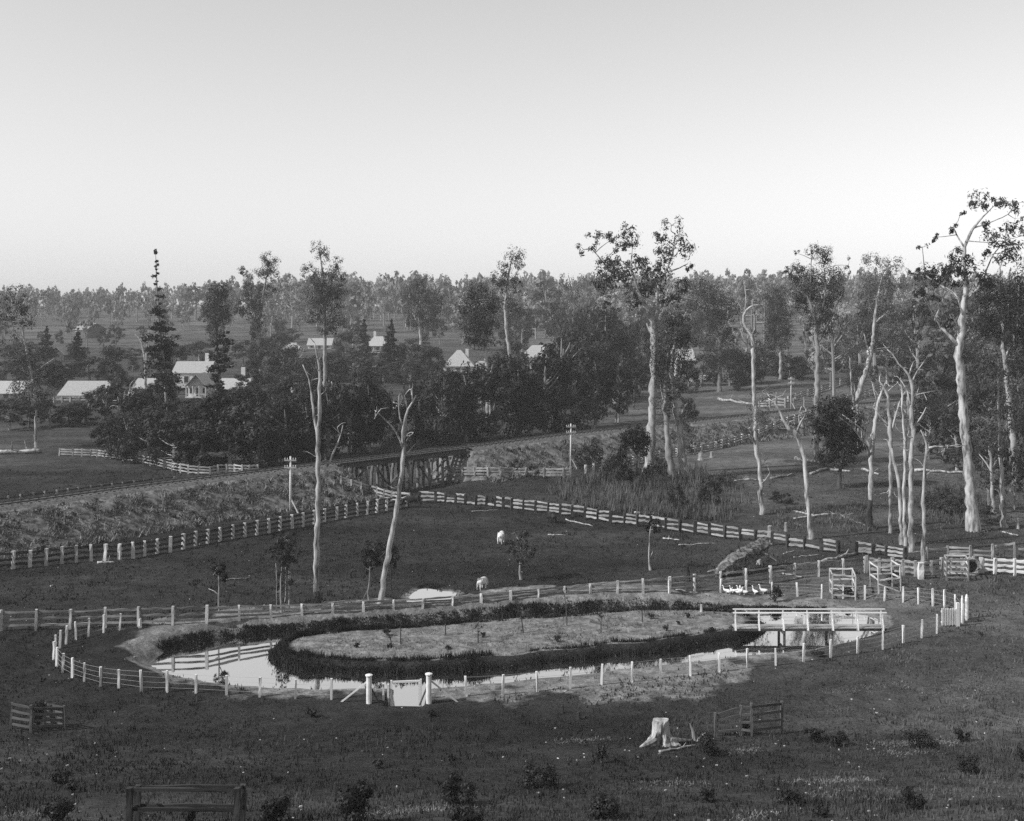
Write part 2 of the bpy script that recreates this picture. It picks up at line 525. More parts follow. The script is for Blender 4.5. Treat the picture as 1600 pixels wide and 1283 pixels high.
_D = np.geomspace(30, 1600, 1500)
def ground(px, py):
    """where the sight line through a photograph point meets the land"""
    gx = (px - 800.0) / FOC * _D
    gz = EYE - (py - HOR) / FOC * _D
    hz = h_all(gx, _D)
    k = np.nonzero(gz <= hz)[0]
    if len(k) == 0:
        d = 1500.0
    else:
        i = k[0]
        if i == 0: d = _D[0]
        else:
            a, b = gz[i - 1] - hz[i - 1], hz[i] - gz[i]
            d = _D[i - 1] + (_D[i] - _D[i - 1]) * a / (a + b + 1e-9)
    x = (px - 800.0) / FOC * d
    z = float(h_all(np.array([x]), np.array([d]))[0])
    return np.array([x, d, z])

def hz1(x, y):
    return float(h_all(np.array([float(x)]), np.array([float(y)]))[0])

def pix(px, py, d):
    return np.array([(px - 800.0) / FOC * d, d, EYE - (py - HOR) / FOC * d])

# ------------------------------------------------------------------ land, water, embankment
def axis(segs):
    out = []
    for a, b, st in segs:
        n = max(1, int(round((b - a) / st)))
        out += list(np.linspace(a, b, n, endpoint=False))
    out.append(segs[-1][1])
    return np.array(out)
gx = axis([(-1500, -700, 100), (-700, -200, 25), (-200, -80, 6), (-80, -34, 1.4), (-34, -7.2, 0.4), (-7.2, -4.6, 0.14), (-4.6, 36, 0.4), (36, 80, 1.4), (80, 200, 6), (200, 700, 25), (700, 1500, 100)])
gy = axis([(-150, -20, 20), (-20, 30, 3), (30, 60, 0.8), (60, 62.5, 0.5), (62.5, 92, 0.34), (92, 150, 1.2), (150, 260, 4), (260, 800, 20), (800, 1360, 70)])
X, Y = np.meshgrid(gx, gy)
Z = h_ground(X.ravel(), Y.ravel())
nx, ny = len(gx), len(gy)
idx = np.arange(nx * ny).reshape(ny, nx)
F = np.stack([idx[:-1, :-1], idx[:-1, 1:], idx[1:, 1:], idx[1:, :-1]], -1).reshape(-1, 4)
gme = mesh_np('ground', np.stack([X.ravel(), Y.ravel(), Z], 1), F)
s = sd_near(POND, X.ravel(), Y.ravel())
yc = 73.5 + (X.ravel() + 22) * 8 / 48.0
backw = sstep(-3, 3, Y.ravel() - yc)
wid = (4.2 - 1.6 * (1 - sstep(-20, -12, X.ravel()))) * (1 - backw) + 3.9 * backw + 4.2 * sstep(-5, 6, X.ravel()) * (1 - sstep(8, 23, X.ravel())) * (1 - backw) - 3.4 * sstep(17, 23, X.ravel()) * (1 - backw) - 2.8 * sstep(24.5, 27, X.ravel()) * backw
wid = wid * (1 + 0.9 * vnoise(X.ravel() / 2.2, Y.ravel() / 2.2) + 0.5 * vnoise(X.ravel() / 0.9, Y.ravel() / 0.9))
bare = np.where(s < 20, 1.0 - sstep(0.4, 1.3, s / np.maximum(wid, .6)), 0.0)
bare = bare * (.72 + .28 * backw)
bare = np.maximum(bare, 0.62 * (1 - sstep(0, 1.6, sd_near(PUDDLE, X.ravel(), Y.ravel(), 4))))
att = gme.attributes.new('bare', 'FLOAT', 'POINT')
att.data.foreach_set('value', bare.astype(np.float32))
def dry_haze_tone(x, y):
    x = np.asarray(x, float); y = np.asarray(y, float)
    d_ = sstep(6, 28, x + 6 * vnoise(x / 9, y / 9)) * (1 - .35 * sstep(78, 100, y) + .5 * sstep(115, 150, y)) + .45 * sstep(130, 170, y) * (1 - sstep(6, 28, x))
    d_ = d_ + .42 * (1 - sstep(38, 50, y)) + .7 * sstep(300, 600, y)  # near and far ground lightened; the far part stands in for haze
    return np.clip(d_ + .4 * vnoise(x / 6 + 4, y / 3) + .35 * vnoise(x / 15 + 2, y / 9) + .12 * vnoise(x / 2, y / .9), 0, 1.5)
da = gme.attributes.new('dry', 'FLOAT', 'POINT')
da.data.foreach_set('value', dry_haze_tone(X.ravel(), Y.ravel()).astype(np.float32))
tag(obj('ground', gme, M['ground'], smooth=True), 'dark grazed pasture sloping to the pond and on to the far hills', 'ground', kind='structure')

def sheet(name, loop, z):
    n = len(loop)
    v = np.concatenate([np.column_stack([loop, np.full(n, z)]), np.column_stack([loop, np.full(n, z - 0.02)])])
    me = bpy.data.meshes.new(name)
    me.from_pydata([tuple(p) for p in v], [], [tuple(range(n))])
    me.update()
    return me
grow = lambda P, k: P.mean(0) + (P - P.mean(0)) * np.array([1 + k * 0.2, 1 + k])
tag(obj('pond_water', sheet('pond_water', grow(POND, 0.06), WATER), M['water']), 'still bright pond water ringing the long island', 'water', kind='structure')
x0, x1, y0, y1 = INLET
tag(obj('inlet_water', sheet('inlet_water', np.array([(x0 - .15, y0 - .15), (x1 + .15, y0 - .15), (x1 + .15, y1 - 0.2), (x0 - .15, y1 - 0.2)]), WATER + 0.004), M['water']),
    'bright water in the narrow inlet between the tall gate posts', 'water', kind='structure')
tag(obj('puddle_water', sheet('puddle_water', grow(PUDDLE, 0.12), -0.075), M['water']), 'bright shallow puddle in the paddock behind the pond', 'water', kind='structure')

# island
ic = ISLE.mean(0)
rings = [(1.05, WATER - 0.5), (1.0, WATER - 0.02), (0.985, WATER + 0.34), (0.965, WATER + 0.56), (0.91, WATER + 0.6)] + [(k, WATER + 0.6) for k in (0.8, 0.68, 0.55, 0.42, 0.28, 0.14, 0.01)]
V = []
for k, z in rings:
    q = ic + (ISLE - ic) * k
    zz = z + (0.10 * vnoise(q[:, 0] / 1.7, q[:, 1] / 1.7) + 0.12 * vnoise(q[:, 0] / 5.0, q[:, 1] / 5.0) if k < 0.985 else 0)
    V.append(np.column_stack([q, np.broadcast_to(zz, len(q))]))
n = len(ISLE); F = []
for r in range(len(rings) - 1):
    for j in range(n):
        k = (j + 1) % n
        F.append((r * n + j, r * n + k, (r + 1) * n + k, (r + 1) * n + j))
ime = mesh_np('island', np.concatenate(V), F)
ia = ime.attributes.new('bare', 'FLOAT', 'POINT')
ia.data.foreach_set('value', np.repeat([0.0, 0.0, 0.0, 0.0, 0.75] + [0.85] * (len(rings) - 5), n).astype(np.float32))
tag(obj('island', ime, M['ground'], smooth=True), 'long flat pale island in the middle of the pond', 'island', kind='structure')

def embankment(name, s0, s1, end_lo, end_hi, label):
    offs = np.array([-8.5, -7.2, -6.0, -5.0, -4.2, -3.4, -2.7, -2.1, -1.0, 0, 1.0, 2.1, 2.7, 3.4, 4.2, 5.0, 6.0, 7.2, 8.5])
    ss = np.arange(s0, s1, 0.8)
    V = []
    for s_ in ss:
        p, t, nn = trk_at(s_)
        gap = max(0, min(s_ - S_A, S_B - s_))
        q = p + offs[:, None] * nn
        z = TRK_Z - 0.25 - np.maximum(0, abs(offs) - 2.1) / 1.55 - gap / 0.9
        rough = np.where(abs(offs) > 2.2, 1.0, 0.1)
        z = z + rough * (0.5 * vnoise(q[:, 0] / 1.6, q[:, 1] / 1.6) + 0.35 * vnoise(q[:, 0] / 0.7, q[:, 1] / 0.7))
        V.append(np.column_stack([q, np.maximum(z, -0.9)]))
    m = len(offs); k = len(ss)
    i = np.arange(m * k).reshape(k, m)
    F = np.stack([i[:-1, :-1], i[1:, :-1], i[1:, 1:], i[:-1, 1:]], -1).reshape(-1, 4)
    tag(obj(name, mesh_np(name, np.concatenate(V), F), M['emb_soil'], smooth=True), label, 'embankment', kind='structure')
embankment('railway_embankment', 4, S_A + 3.2, 0, 1, 'weedy railway embankment left of the trestle bridge')
embankment('railway_embankment', S_B - 3.2, TS[-1] - 4, 1, 0, 'weedy railway embankment right of the trestle bridge')

# ------------------------------------------------------------------ timber pieces
def rough_bar(seed, jit=0.10, seg=3):
    """unit bar along +X, 1 x 1 section, hewn edges"""
    g = np.random.default_rng(seed)
    xs = np.linspace(0, 1, seg + 1)
    V = []
    for x in xs:
        for (a, b) in ((-.5, -.5), (.5, -.5), (.5, .5), (-.5, .5)):
            V.append((x, a * (1 + g.uniform(-jit, jit) * 2), b * (1 + g.uniform(-jit, jit) * 2)))
    F = []
    for i in range(seg):
        for j in range(4):
            k = (j + 1) % 4
            F.append((i * 4 + j, (i + 1) * 4 + j, (i + 1) * 4 + k, i * 4 + k))
    F.append((0, 1, 2, 3)); F.append((seg * 4 + 3, seg * 4 + 2, seg * 4 + 1, seg * 4))
    return mesh_np('bar', np.array(V), np.array(F))
_bars = {}
def bar_mesh(mat, kind='rough'):
    k = (mat, kind, random.randrange(4))
    if k not in _bars:
        me = rough_bar(hash(k[2]) + 11, {'rough': 0.16, 'sawn': 0.015, 'split': 0.28}[kind], {'rough': 3, 'sawn': 1, 'split': 4}[kind])
        me.materials.append(M[mat])
        _bars[k] = me
    return _bars[k]

def beam(name, root, a, b, w, h, mat, kind='rough', roll=0.0):
    """a piece of timber from a to b (world points), part of root"""
    a = Vector(a); b = Vector(b)
    d = b - a; L = d.length
    ux = d.normalized()
    up = Vector((0, 0, 1)) if abs(ux.z) < 0.9 else Vector((0.0, 1.0, 0.0))
    uy = up.cross(ux).normalized(); uz = ux.cross(uy)
    m = Matrix((ux, uy, uz)).transposed()
    if roll: m = m @ Matrix.Rotation(roll, 3, 'X')
    o = bpy.data.objects.new(name, bar_mesh(mat, kind))
    o.rotation_euler = m.to_euler()
    o.location = a - (root.location if root else Vector((0, 0, 0)))
    o.scale = (L, w, h)
    return link(o, root)

def part(name, root, v, f, mat, smooth=False):
    v = np.asarray(v, float) - np.array(root.location)
    return obj(name, mesh_np(name, v, f), M[mat] if isinstance(mat, str) else mat, root, smooth)

def boxgeo(c, s):
    c = np.array(c, float); s = np.array(s, float) / 2
    v = np.array([(x, y, z) for z in (-1, 1) for y in (-1, 1) for x in (-1, 1)]) * s + c
    f = np.array([(0, 2, 3, 1), (4, 5, 7, 6), (0, 1, 5, 4), (2, 6, 7, 3), (0, 4, 6, 2), (1, 3, 7, 5)])
    return v, f

def fence(name, label, posts, rails=3, pw=0.2, ph=None, rmat='rail_grey', pmat='post_pale', kind='rough', rh=0.16, rw=0.07, top=None, cat='fence', group=None, skip=(), drop=0.0, minh=0.35, jit=0.04, fr=None):
    P = []
    for q in posts:
        g = ground(q[0], q[1])
        hgt = (q[1] - q[2]) / FOC * g[1] if len(q) > 2 and q[2] else (ph or 1.25)
        P.append((g, max(minh, hgt)))
    root = thing(name, label, cat, P[0][0], group)
    for i, (g, hgt) in enumerate(P):
        ln = R.uniform(-0.03, 0.03, 2) * hgt
        beam('post', root, g - np.array([0, 0, 0.35]), g + np.array([ln[0], ln[1], hgt]), pw * R.uniform(0.85, 1.15), pw * R.uniform(0.85, 1.15), pmat, kind, R.uniform(-0.3, 0.3) if kind != 'sawn' else 0)
    fr = fr or {1: [0.85], 2: [0.45, 0.85], 3: [0.25, 0.56, 0.88], 4: [0.2, 0.43, 0.66, 0.9]}[rails]
    for i in range(len(P) - 1):
        if i in skip: continue
        (a, ha), (b, hb) = P[i], P[i + 1]
        for k, t in enumerate(fr):
            if drop and R.random() < drop: continue
            ja, jb = R.uniform(-jit, jit, 2)
            beam('rail', root, a + np.array([0, 0, ha * t + ja]), b + np.array([0, 0, hb * t + jb]), rw, rh * R.uniform(0.8, 1.2), rmat, 'split' if kind == 'rough' else kind)
    return root

# ------------------------------------------------------------------ railway track and trestle
def railway():
    root = thing('railway_track', 'dark railway track running along the embankment and over the trestle', 'railway track', (*trk_at(60)[0], TRK_Z))
    for side in (-0.62, 0.62):
        pts = []
        for s_ in np.arange(6, TS[-1] - 6, 2.0):
            p, t, nn = trk_at(s_); q = p + nn * side
            pts.append((q[0], q[1], TRK_Z + 0.17))
        v, f = tube(pts, np.full(len(pts), 0.075), 4)
        part('rail', root, v, f, 'iron')
    parts = []; parts2 = []
    for s_ in np.arange(6, TS[-1] - 6, 0.85):
        p, t, nn = trk_at(s_)
        a = math.atan2(nn[1], nn[0])
        v, f = boxgeo((0, 0, 0), (2.2 * R.uniform(.95, 1.05), 0.25, 0.14))
        c, s2 = math.cos(a), math.sin(a)
        v = np.column_stack([v[:, 0] * c - v[:, 1] * s2 + p[0], v[:, 0] * s2 + v[:, 1] * c + p[1], v[:, 2] + TRK_Z + 0.03])
        parts.append((v, f))
    o = part('sleepers', root, *cat_meshes(parts), 'timber'); o['kind'] = 'stuff'
    # ballast crown on the two banks
    for (a, b) in ((5, S_A - 0.3), (S_B + 0.3, TS[-1] - 5)):
        offs = np.array([-1.95, -1.35, 0, 1.35, 1.95]); zz = np.array([-0.32, 0.0, 0.03, 0.0, -0.32]) + TRK_Z
        ss = np.arange(a, b, 1.0); V = []
        for s_ in ss:
            p, t, nn = trk_at(s_); q = p + offs[:, None] * nn
            V.append(np.column_stack([q, zz + R.uniform(-.03, .03, 5)]))
        i = np.arange(5 * len(ss)).reshape(len(ss), 5)
        F = np.stack([i[:-1, :-1], i[1:, :-1], i[1:, 1:], i[:-1, 1:]], -1).reshape(-1, 4)
        part('ballast', root, np.concatenate(V), F, 'ballast')
railway()

def trestle():
    p0 = trk_at(S_A)[0]
    root = thing('trestle_bridge', 'dark timber railway trestle bridge on raking piles over the gully', 'bridge', (p0[0], p0[1], 0))
    n = 7
    ss = np.linspace(S_A + 0.6, S_B - 0.6, n)
    up = lambda p, z: np.array([p[0], p[1], z])
    for i, s_ in enumerate(ss):
        p, t, nn = trk_at(s_)
        gz = min(hz1(*p), 0.6)
        for off, rake in ((-1.35, -0.55), (-0.45, -0.1), (0.45, 0.1), (1.35, 0.55)):
            a = p + nn * (off + rake); b = p + nn * off
            pts = [up(a, hz1(*a) - 0.5), up(a * .5 + b * .5, 1.3), up(b, TRK_Z - 0.85)]
            v, f = tube(pts, [0.2, 0.19, 0.17], 7)
            part('pile', root, v, f, 'timber_pale' if (i + int(off * 2)) % 3 else 'timber')
        beam('cap_beam', root, up(p - nn * 2.0, TRK_Z - 0.74), up(p + nn * 2.0, TRK_Z - 0.74), 0.32, 0.32, 'timber')
        if i % 2 == 0:
            beam('brace', root, up(p - nn * 1.9 + t * 0.22, 0.5 + gz), up(p + nn * 1.3 + t * 0.22, TRK_Z - 1.0), 0.08, 0.22, 'timber')
        else:
            beam('brace', root, up(p + nn * 1.9 - t * 0.22, 0.5 + gz), up(p - nn * 1.3 - t * 0.22, TRK_Z - 1.0), 0.08, 0.22, 'timber')
    for i in range(n - 1):
        pa, ta, na = trk_at(ss[i]); pb, tb, nb = trk_at(ss[i + 1])
        for off in (-1.0, -0.4, 0.4, 1.0):
            e = (pb - pa) / np.linalg.norm(pb - pa) * 0.25
            beam('girder', root, up(pa + na * off - e, TRK_Z - 0.31), up(pb + nb * off + e, TRK_Z - 0.31 + 0.004 * i), 0.26, 0.5, 'timber')
    pa, ta, na = trk_at(S_A); pb, tb, nb = trk_at(S_B)
    for off in (-1.25, 1.25):
        beam('kerb_timber', root, up(pa + na * off, TRK_Z + 0.02), up(pb + nb * off, TRK_Z + 0.02), 0.2, 0.2, 'timber')
trestle()

# ------------------------------------------------------------------ telegraph poles
def telegraph(px, py, top, label, arms=(0.93, 0.80), prop=1, rr=0.11):
    g = ground(px, py); d = g[1]
    h = (py - top) / FOC * d
    root = thing('telegraph_pole', label, 'telegraph pole', g, 'telegraph poles along the railway')
    v, f = tube([g - [0, 0, .4], g + [0, 0, h * .5], g + [0, 0, h]], [rr * 1.3, rr * 1.1, rr * .85], 8)
    part('pole', root, v, f, 'post_pale', True)
    for t in arms:
        z = h * t
        arm = beam('crossarm', root, g + [-0.62, -0.13, z], g + [0.62, -0.13, z], 0.1, 0.13, 'rail_pale', 'sawn')
        for x in (-0.55, -0.3, 0.3, 0.55):
            c = g + np.array([x, -0.13, z + 0.06])
            v, f = tube([c, c + [0, 0, .08], c + [0, 0, .14], c + [0, 0, .2]], [0.025, 0.03, 0.055, 0.03], 6)
            part('insulator', root, v, f, 'insulator')
    if prop:
        q = g + np.array([0.9, -0.25, 0]); q[2] = hz1(q[0], q[1])
        beam('brace', root, q - [0, 0, .15], g + [0, 0, h * 0.26], 0.12, 0.12, 'post_pale')
telegraph(454, 801, 713, 'pale telegraph pole with two crossarms at the foot of the left embankment')
telegraph(892, 733, 662, 'pale telegraph pole with two crossarms at the end of the white rail fence')
telegraph(1236, 641, 589, 'small far telegraph pole beside the stockyard rails on the hill')

# ------------------------------------------------------------------ fences
fence('rail_fence', 'dark three-rail fence with pale-topped posts below the left embankment',
      [(-6, 892, 864), (21.5, 889, 861), (47, 886.5, 860), (73, 884, 857), (98, 881, 854), (120, 879, 852), (142.5, 877, 851), (165, 876, 850), (187, 875, 850), (208, 873, 847), (226, 869, 845), (246.5, 865, 842), (266, 863, 838), (287, 858, 834), (305.5, 853, 830), (325, 849, 827), (344, 846, 824), (364, 842, 820), (382.5, 839, 817), (402, 836, 813), (420.5, 833, 810), (438, 829, 807), (456.5, 826, 804), (474, 823, 801), (491, 819, 797), (508, 815, 795), (526, 812, 792), (541, 809, 789), (558, 806, 786), (574, 804, 783), (589, 801, 780), (604.5, 798, 777), (620, 795, 775), (635.5, 791, 771)],
      rmat='rail_dark', pmat='post_pale', pw=0.24, rh=0.17)
fence('rail_fence', 'long pale-railed fence with dark posts running right from the trestle gully',
      [(655.5, 785, 768), (681, 786, 767), (696, 787, 769), (712, 788, 771), (727.5, 789, 772), (744, 790, 773), (760.5, 791, 774), (774, 793, 775), (786, 795, 776), (800, 796, 778), (818, 798, 781), (837.5, 801, 782), (857, 803, 784), (875, 806, 786), (894.5, 808, 789), (914, 812, 791), (934, 815, 795), (954, 818, 798), (975.5, 821, 800), (996, 823, 803), (1017.5, 826, 806), (1040, 830, 809), (1062.5, 832, 811), (1086, 835, 813), (1109, 838, 817), (1133, 842, 820), (1157, 845, 824), (1181, 849, 827), (1206, 852, 830), (1230.5, 855, 834), (1257, 858, 837), (1283, 862, 840), (1309.5, 865, 844), (1338, 866, 846), (1364.5, 868, 849), (1385, 870, 851), (1414, 876, 855)],
      rmat='rail_pale', pmat='post_dark', pw=0.26, rh=0.15, drop=0.2, jit=0.09)
fence('rail_fence', 'weathered post-and-rail fence behind the pond, half buried in the spoil bank',
      [(-8, 987, 953), (1.5, 986, 953), (56, 985, 952), (110, 983, 952), (164, 981, 949), (217, 979, 948), (271, 977, 947), (323, 974, 946), (373.5, 969, 946), (423.5, 965, 945), (471.5, 960, 944), (520, 957, 943), (568, 954, 940), (615, 951, 937), (661, 948, 935), (707, 944, 932), (752, 940, 928), (798, 936, 923), (841.5, 932, 920), (881.5, 929, 916), (922, 927, 912), (965, 926, 908), (1004.5, 926, 904), (1046, 926, 901), (1086, 924, 897), (1126, 921, 893), (1165, 917, 888), (1204, 911, 884), (1242.5, 904, 880), (1279.5, 901, 876), (1317.5, 898, 873), (1351, 895, 870)],
      rmat='rail_grey', pmat='post_pale', pw=0.17, rh=0.12, minh=0.5)
fence('rail_fence', 'white three-rail fence at the foot of the right embankment beside the trestle',
      [(703, 743, 729), (722, 743.5, 729), (742, 744, 730), (762, 744, 730), (782, 744.5, 730), (802, 745, 731), (822, 745, 731), (850, 745.5, 731), (880, 746, 731), (891, 746, 729)],
      rmat='rail_pale', pmat='rail_pale', pw=0.2, rh=0.19, minh=1.0, jit=0.03)
fence('rail_fence', 'pale rail fence slanting down under the left end of the trestle',
      [(533, 757, 744), (549, 763, 749), (564, 768, 753), (578, 774, 757), (589, 778, 760), (600, 781, 764), (612, 783, 767), (625, 785, 769), (640, 787, 770)],
      rmat='rail_pale', pmat='rail_pale', pw=0.18, rh=0.17, minh=0.9)
fence('rail_fence', 'pale rail fence curving across the field in front of the left thicket',
      [(93, 712.5, 700), (114, 713, 701), (128, 713.5, 701), (142, 714, 702), (152, 714.5, 702), (164, 715.5, 703), (173, 717, 704), (192.5, 720, 707), (214, 723, 709), (224, 725, 711), (235, 728, 713), (245, 730, 716), (257, 733, 719), (269, 736, 722), (282, 739, 724), (294, 741, 726), (310, 742, 728), (328, 742, 729), (340.5, 741, 726), (354, 740, 725), (366, 740, 725), (378, 740, 726), (390, 740, 727), (403, 739, 727)],
      rmat='rail_pale', pmat='rail_pale', pw=0.18, rh=0.15, minh=0.95)
# low fence on the far shoulder of the left bank
def shoulder_fence():
    P = []
    for px in [16, 36, 55, 75, 96, 114, 133, 150, 166, 185, 201, 217, 233, 250, 265, 280, 296, 312]:
        s_ = float(np.interp(px - 9, TPX, TS)); p, t, nn = trk_at(s_)
        q = p + nn * 4.3
        P.append(np.array([q[0], q[1], hz1(*q)]))
    root = thing('rail_fence', 'low dark rail fence just beyond the railway line at far left', 'fence', P[0])
    for i, q in enumerate(P):
        beam('post', root, q - [0, 0, .4], q + [0, 0, 1.75 - 0.012 * i], 0.17, 0.17, 'rail_grey')
        if i:
            for z in (0.75, 1.15, 1.5):
                beam('rail', root, P[i - 1] + [0, 0, z], q + [0, 0, z], 0.07, 0.14, 'rail_dark', 'split')
shoulder_fence()
fence('rail_fence', 'dark three-rail fence climbing the right paddock behind the tall gum trees',
      [(915, 740, 727), (927, 738, 725), (939, 735, 722), (951, 733, 720), (962.5, 731, 719), (976, 729, 716), (990, 726, 713), (1003, 723, 711), (1016, 720, 708), (1030, 717, 706), (1044, 715, 703), (1058, 713, 701), (1072, 711, 699), (1085, 709, 697), (1096, 706, 694), (1108, 704, 692), (1118, 702, 690), (1128, 700, 687), (1139, 697, 685), (1149, 694.5, 682), (1159.5, 691, 678), (1172, 687, 675), (1185, 682, 671), (1198, 676, 665), (1210, 670, 659), (1220, 666, 655), (1230, 663, 652), (1241, 660, 648), (1252, 656, 645), (1266, 652, 641), (1285, 645, 634), (1304, 638, 627), (1322, 631, 620), (1340, 624, 613), (1358, 618, 607), (1376, 612, 601)],
      rmat='rail_grey', pmat='post_pale', pw=0.26, rh=0.2, minh=1.1)
fence('rail_fence', 'far dark rail fence on the hill rising above the stockyard',
      [(1231, 628, 619), (1243, 625, 615), (1252, 622, 612), (1262, 619, 609), (1272, 616, 606), (1284, 612, 603), (1297, 608, 598), (1313, 602, 592), (1327, 598, 588), (1342, 592, 583)],
      rmat='rail_grey', pmat='post_pale', pw=0.3, rh=0.24, minh=1.1)
fence('rail_fence', 'white stockyard rails on the hill beside the small telegraph pole',
      [(1186, 637, 626), (1203, 637, 624), (1213, 637, 620), (1226, 637, 622), (1240, 636, 623), (1256, 635, 620), (1271, 634, 622)],
      rmat='rail_pale', pmat='rail_pale', pw=0.22, rh=0.22, minh=1.0)
fence('rail_fence', 'white stockyard rails between the dark small tree and the leaning white trunk',
      [(1300, 632, 620), (1312, 631, 618), (1325, 629, 617), (1338, 628, 614), (1352, 626, 611), (1372, 622, 607)],
      rmat='rail_pale', pmat='rail_pale', pw=0.22, rh=0.22, minh=1.0)
fence('rail_fence', 'pale far rails showing between dark bushes above the trestle',
      [(585, 633, 621), (600, 636, 624), (612, 639, 627), (625, 642, 630), (640, 645, 632)],
      rmat='rail_pale', pmat='rail_pale', pw=0.22, rh=0.24, minh=1.1)
fence('rail_fence', 'pale far rail fence beside the small white shed in the valley',
      [(512, 618, 610), (526, 620, 612), (538, 622, 613), (549, 626, 615), (562, 628, 618)],
      rmat='rail_pale', pmat='rail_pale', pw=0.25, rh=0.22, rails=2, minh=0.9)
fence('rail_fence', 'white far rail fence on the right above the leaning trunk',
      [(1428, 551, 544), (1442, 551, 544), (1456, 551, 544), (1470, 551, 544), (1484, 551, 544), (1500, 551, 544)],
      rmat='wall_white', pmat='wall_white', pw=0.35, rh=0.35, rails=2, minh=1.2)
fence('rail_fence', 'white rail fence by the long pale sheds at far left',
      [(84, 629, 619), (97, 629, 619), (110, 629, 619), (124, 629, 619), (136, 629, 619)],
      rmat='rail_pale', pmat='rail_pale', pw=0.25, rh=0.25, rails=2, minh=1.1)
fence('rail_fence', 'pale three-rail fence from the weathered rails to the thick white corner post',
      [(1354, 895, 868), (1374, 896.5, 872), (1394, 897.5, 871), (1412, 899, 874), (1430.5, 901, 876)],
      rmat='rail_pale', pmat='rail_pale', pw=0.2, rh=0.15, minh=1.1, jit=0.03)
fence('rail_fence', 'pale three-rail fence right of the thick white corner post',
      [(1437, 901, 879), (1455, 899.5, 876), (1472, 898, 871), (1487, 897, 872), (1503, 896, 872), (1521, 895, 869)],
      rmat='rail_pale', pmat='rail_pale', pw=0.18, rh=0.15, minh=1.1, jit=0.03)
fence('rail_fence', 'white three-rail fence at the right edge beyond the round-topped guard',
      [(1534, 895, 871), (1554.5, 897, 872), (1586, 900, 873), (1618, 903, 876), (1650, 906, 879)],
      rmat='wall_white', pmat='post_pale', pw=0.24, rh=0.17, minh=1.2, jit=0.02)
fence('rail_fence', 'rough back fence of loose pale rails behind the right corner yard',
      [(1418, 876, 858), (1448, 873, 858), (1480, 871, 857), (1516, 873, 852), (1551, 873, 850), (1585, 873, 847), (1620, 873, 848)],
      rmat='rail_pale', pmat='rail_pale', pw=0.16, rh=0.14, minh=1.0, drop=0.12, jit=0.12)
def big_post():
    g = ground(1430.5, 903)
    root = thing('corner_post', 'thick white squared corner post in the right yard fence', 'post', g + [0.3, -0.35, 0])
    beam('shaft', root, np.array(root.location) - [0, 0, .3], np.array(root.location) + [0, 0, 1.25], 0.36, 0.36, 'wall_white')
    v, f = boxgeo(np.array(root.location) + [0, 0, 1.28], (0.40, 0.40, 0.06)); part('cap', root, v, f, 'wall_white')
big_post()

# white posted wire fence round the pond
POSTS = [(187, 985, 958), (162.5, 989, 961), (138.5, 994.5, 966), (119, 1000, 971.5), (103.5, 1006.5, 977), (93.5, 1013, 984), (87, 1022, 992), (84.5, 1031, 1003), (89, 1041.5, 1011), (98, 1051, 1021), (113, 1059, 1029), (132, 1065, 1036), (157, 1073, 1041), (186.5, 1075, 1045), (221, 1081, 1047), (262, 1082, 1049), (307, 1083, 1053), (354.5, 1086, 1055), (406, 1089, 1057), (461, 1092, 1060), (518, 1093, 1061)]
POSTS2 = [(728.5, 1088, 1056), (785.5, 1086, 1053), (840, 1081, 1048), (891.5, 1076, 1044), (940, 1070, 1039), (987, 1066, 1033), (1032.5, 1060, 1028), (1079, 1056, 1024), (1123.5, 1050, 1019), (1168, 1043, 1012), (1212.5, 1040, 1012), (1255.5, 1034, 1005), (1298, 1028, 999), (1340, 1021, 993), (1379.5, 1015, 986), (1411.5, 1005, 976), (1440, 997, 967), (1463.5, 990, 961)]
POSTS3 = [(1510, 969, 934), (1503.5, 974, 930), (1492, 956, 925), (1476, 951, 922), (1458, 947, 920), (1435.5, 944, 917.5), (1411, 941, 917), (1382, 939, 916), (1351, 937, 915), (1317, 936, 914), (1283, 935, 913), (1246, 932, 911), (1207, 930, 910), (1166, 927, 906), (1126, 926, 905), (1086, 926, 904), (1046, 927, 905)]
def wire_fence(posts, label, h=1.15):
    P = []
    for a, b, t in posts:
        g = ground(a, b); P.append((g, float(np.clip((b - t) / FOC * g[1], 0.95, 1.3))))
    root = thing('wire_fence', label, 'fence', P[0][0], 'white posted wire fence round the pond')
    for g, hh in P:
        k = R.uniform(.88, 1.12)
        beam('post', root, g - [0, 0, .3], g + [R.uniform(-.05, .05), R.uniform(-.04, .04), hh * R.uniform(.94, 1.05)], 0.115 * k, 0.115 * k, 'white_paint', 'rough', R.uniform(-.4, .4))
    for t in (0.22, 0.46, 0.7, 0.93):
        pts = [g + np.array([0, 0, hh * t]) for g, hh in P]
        v, f = tube(pts, np.full(len(pts), 0.006), 4)
        part('wire', root, v, f, 'wire')
wire_fence(POSTS, 'white posted wire fence curving round the left end of the pond')
wire_fence(POSTS2, 'white posted wire fence along the near right bank of the pond')
wire_fence(POSTS3, 'white posted wire fence along the back right of the pond')

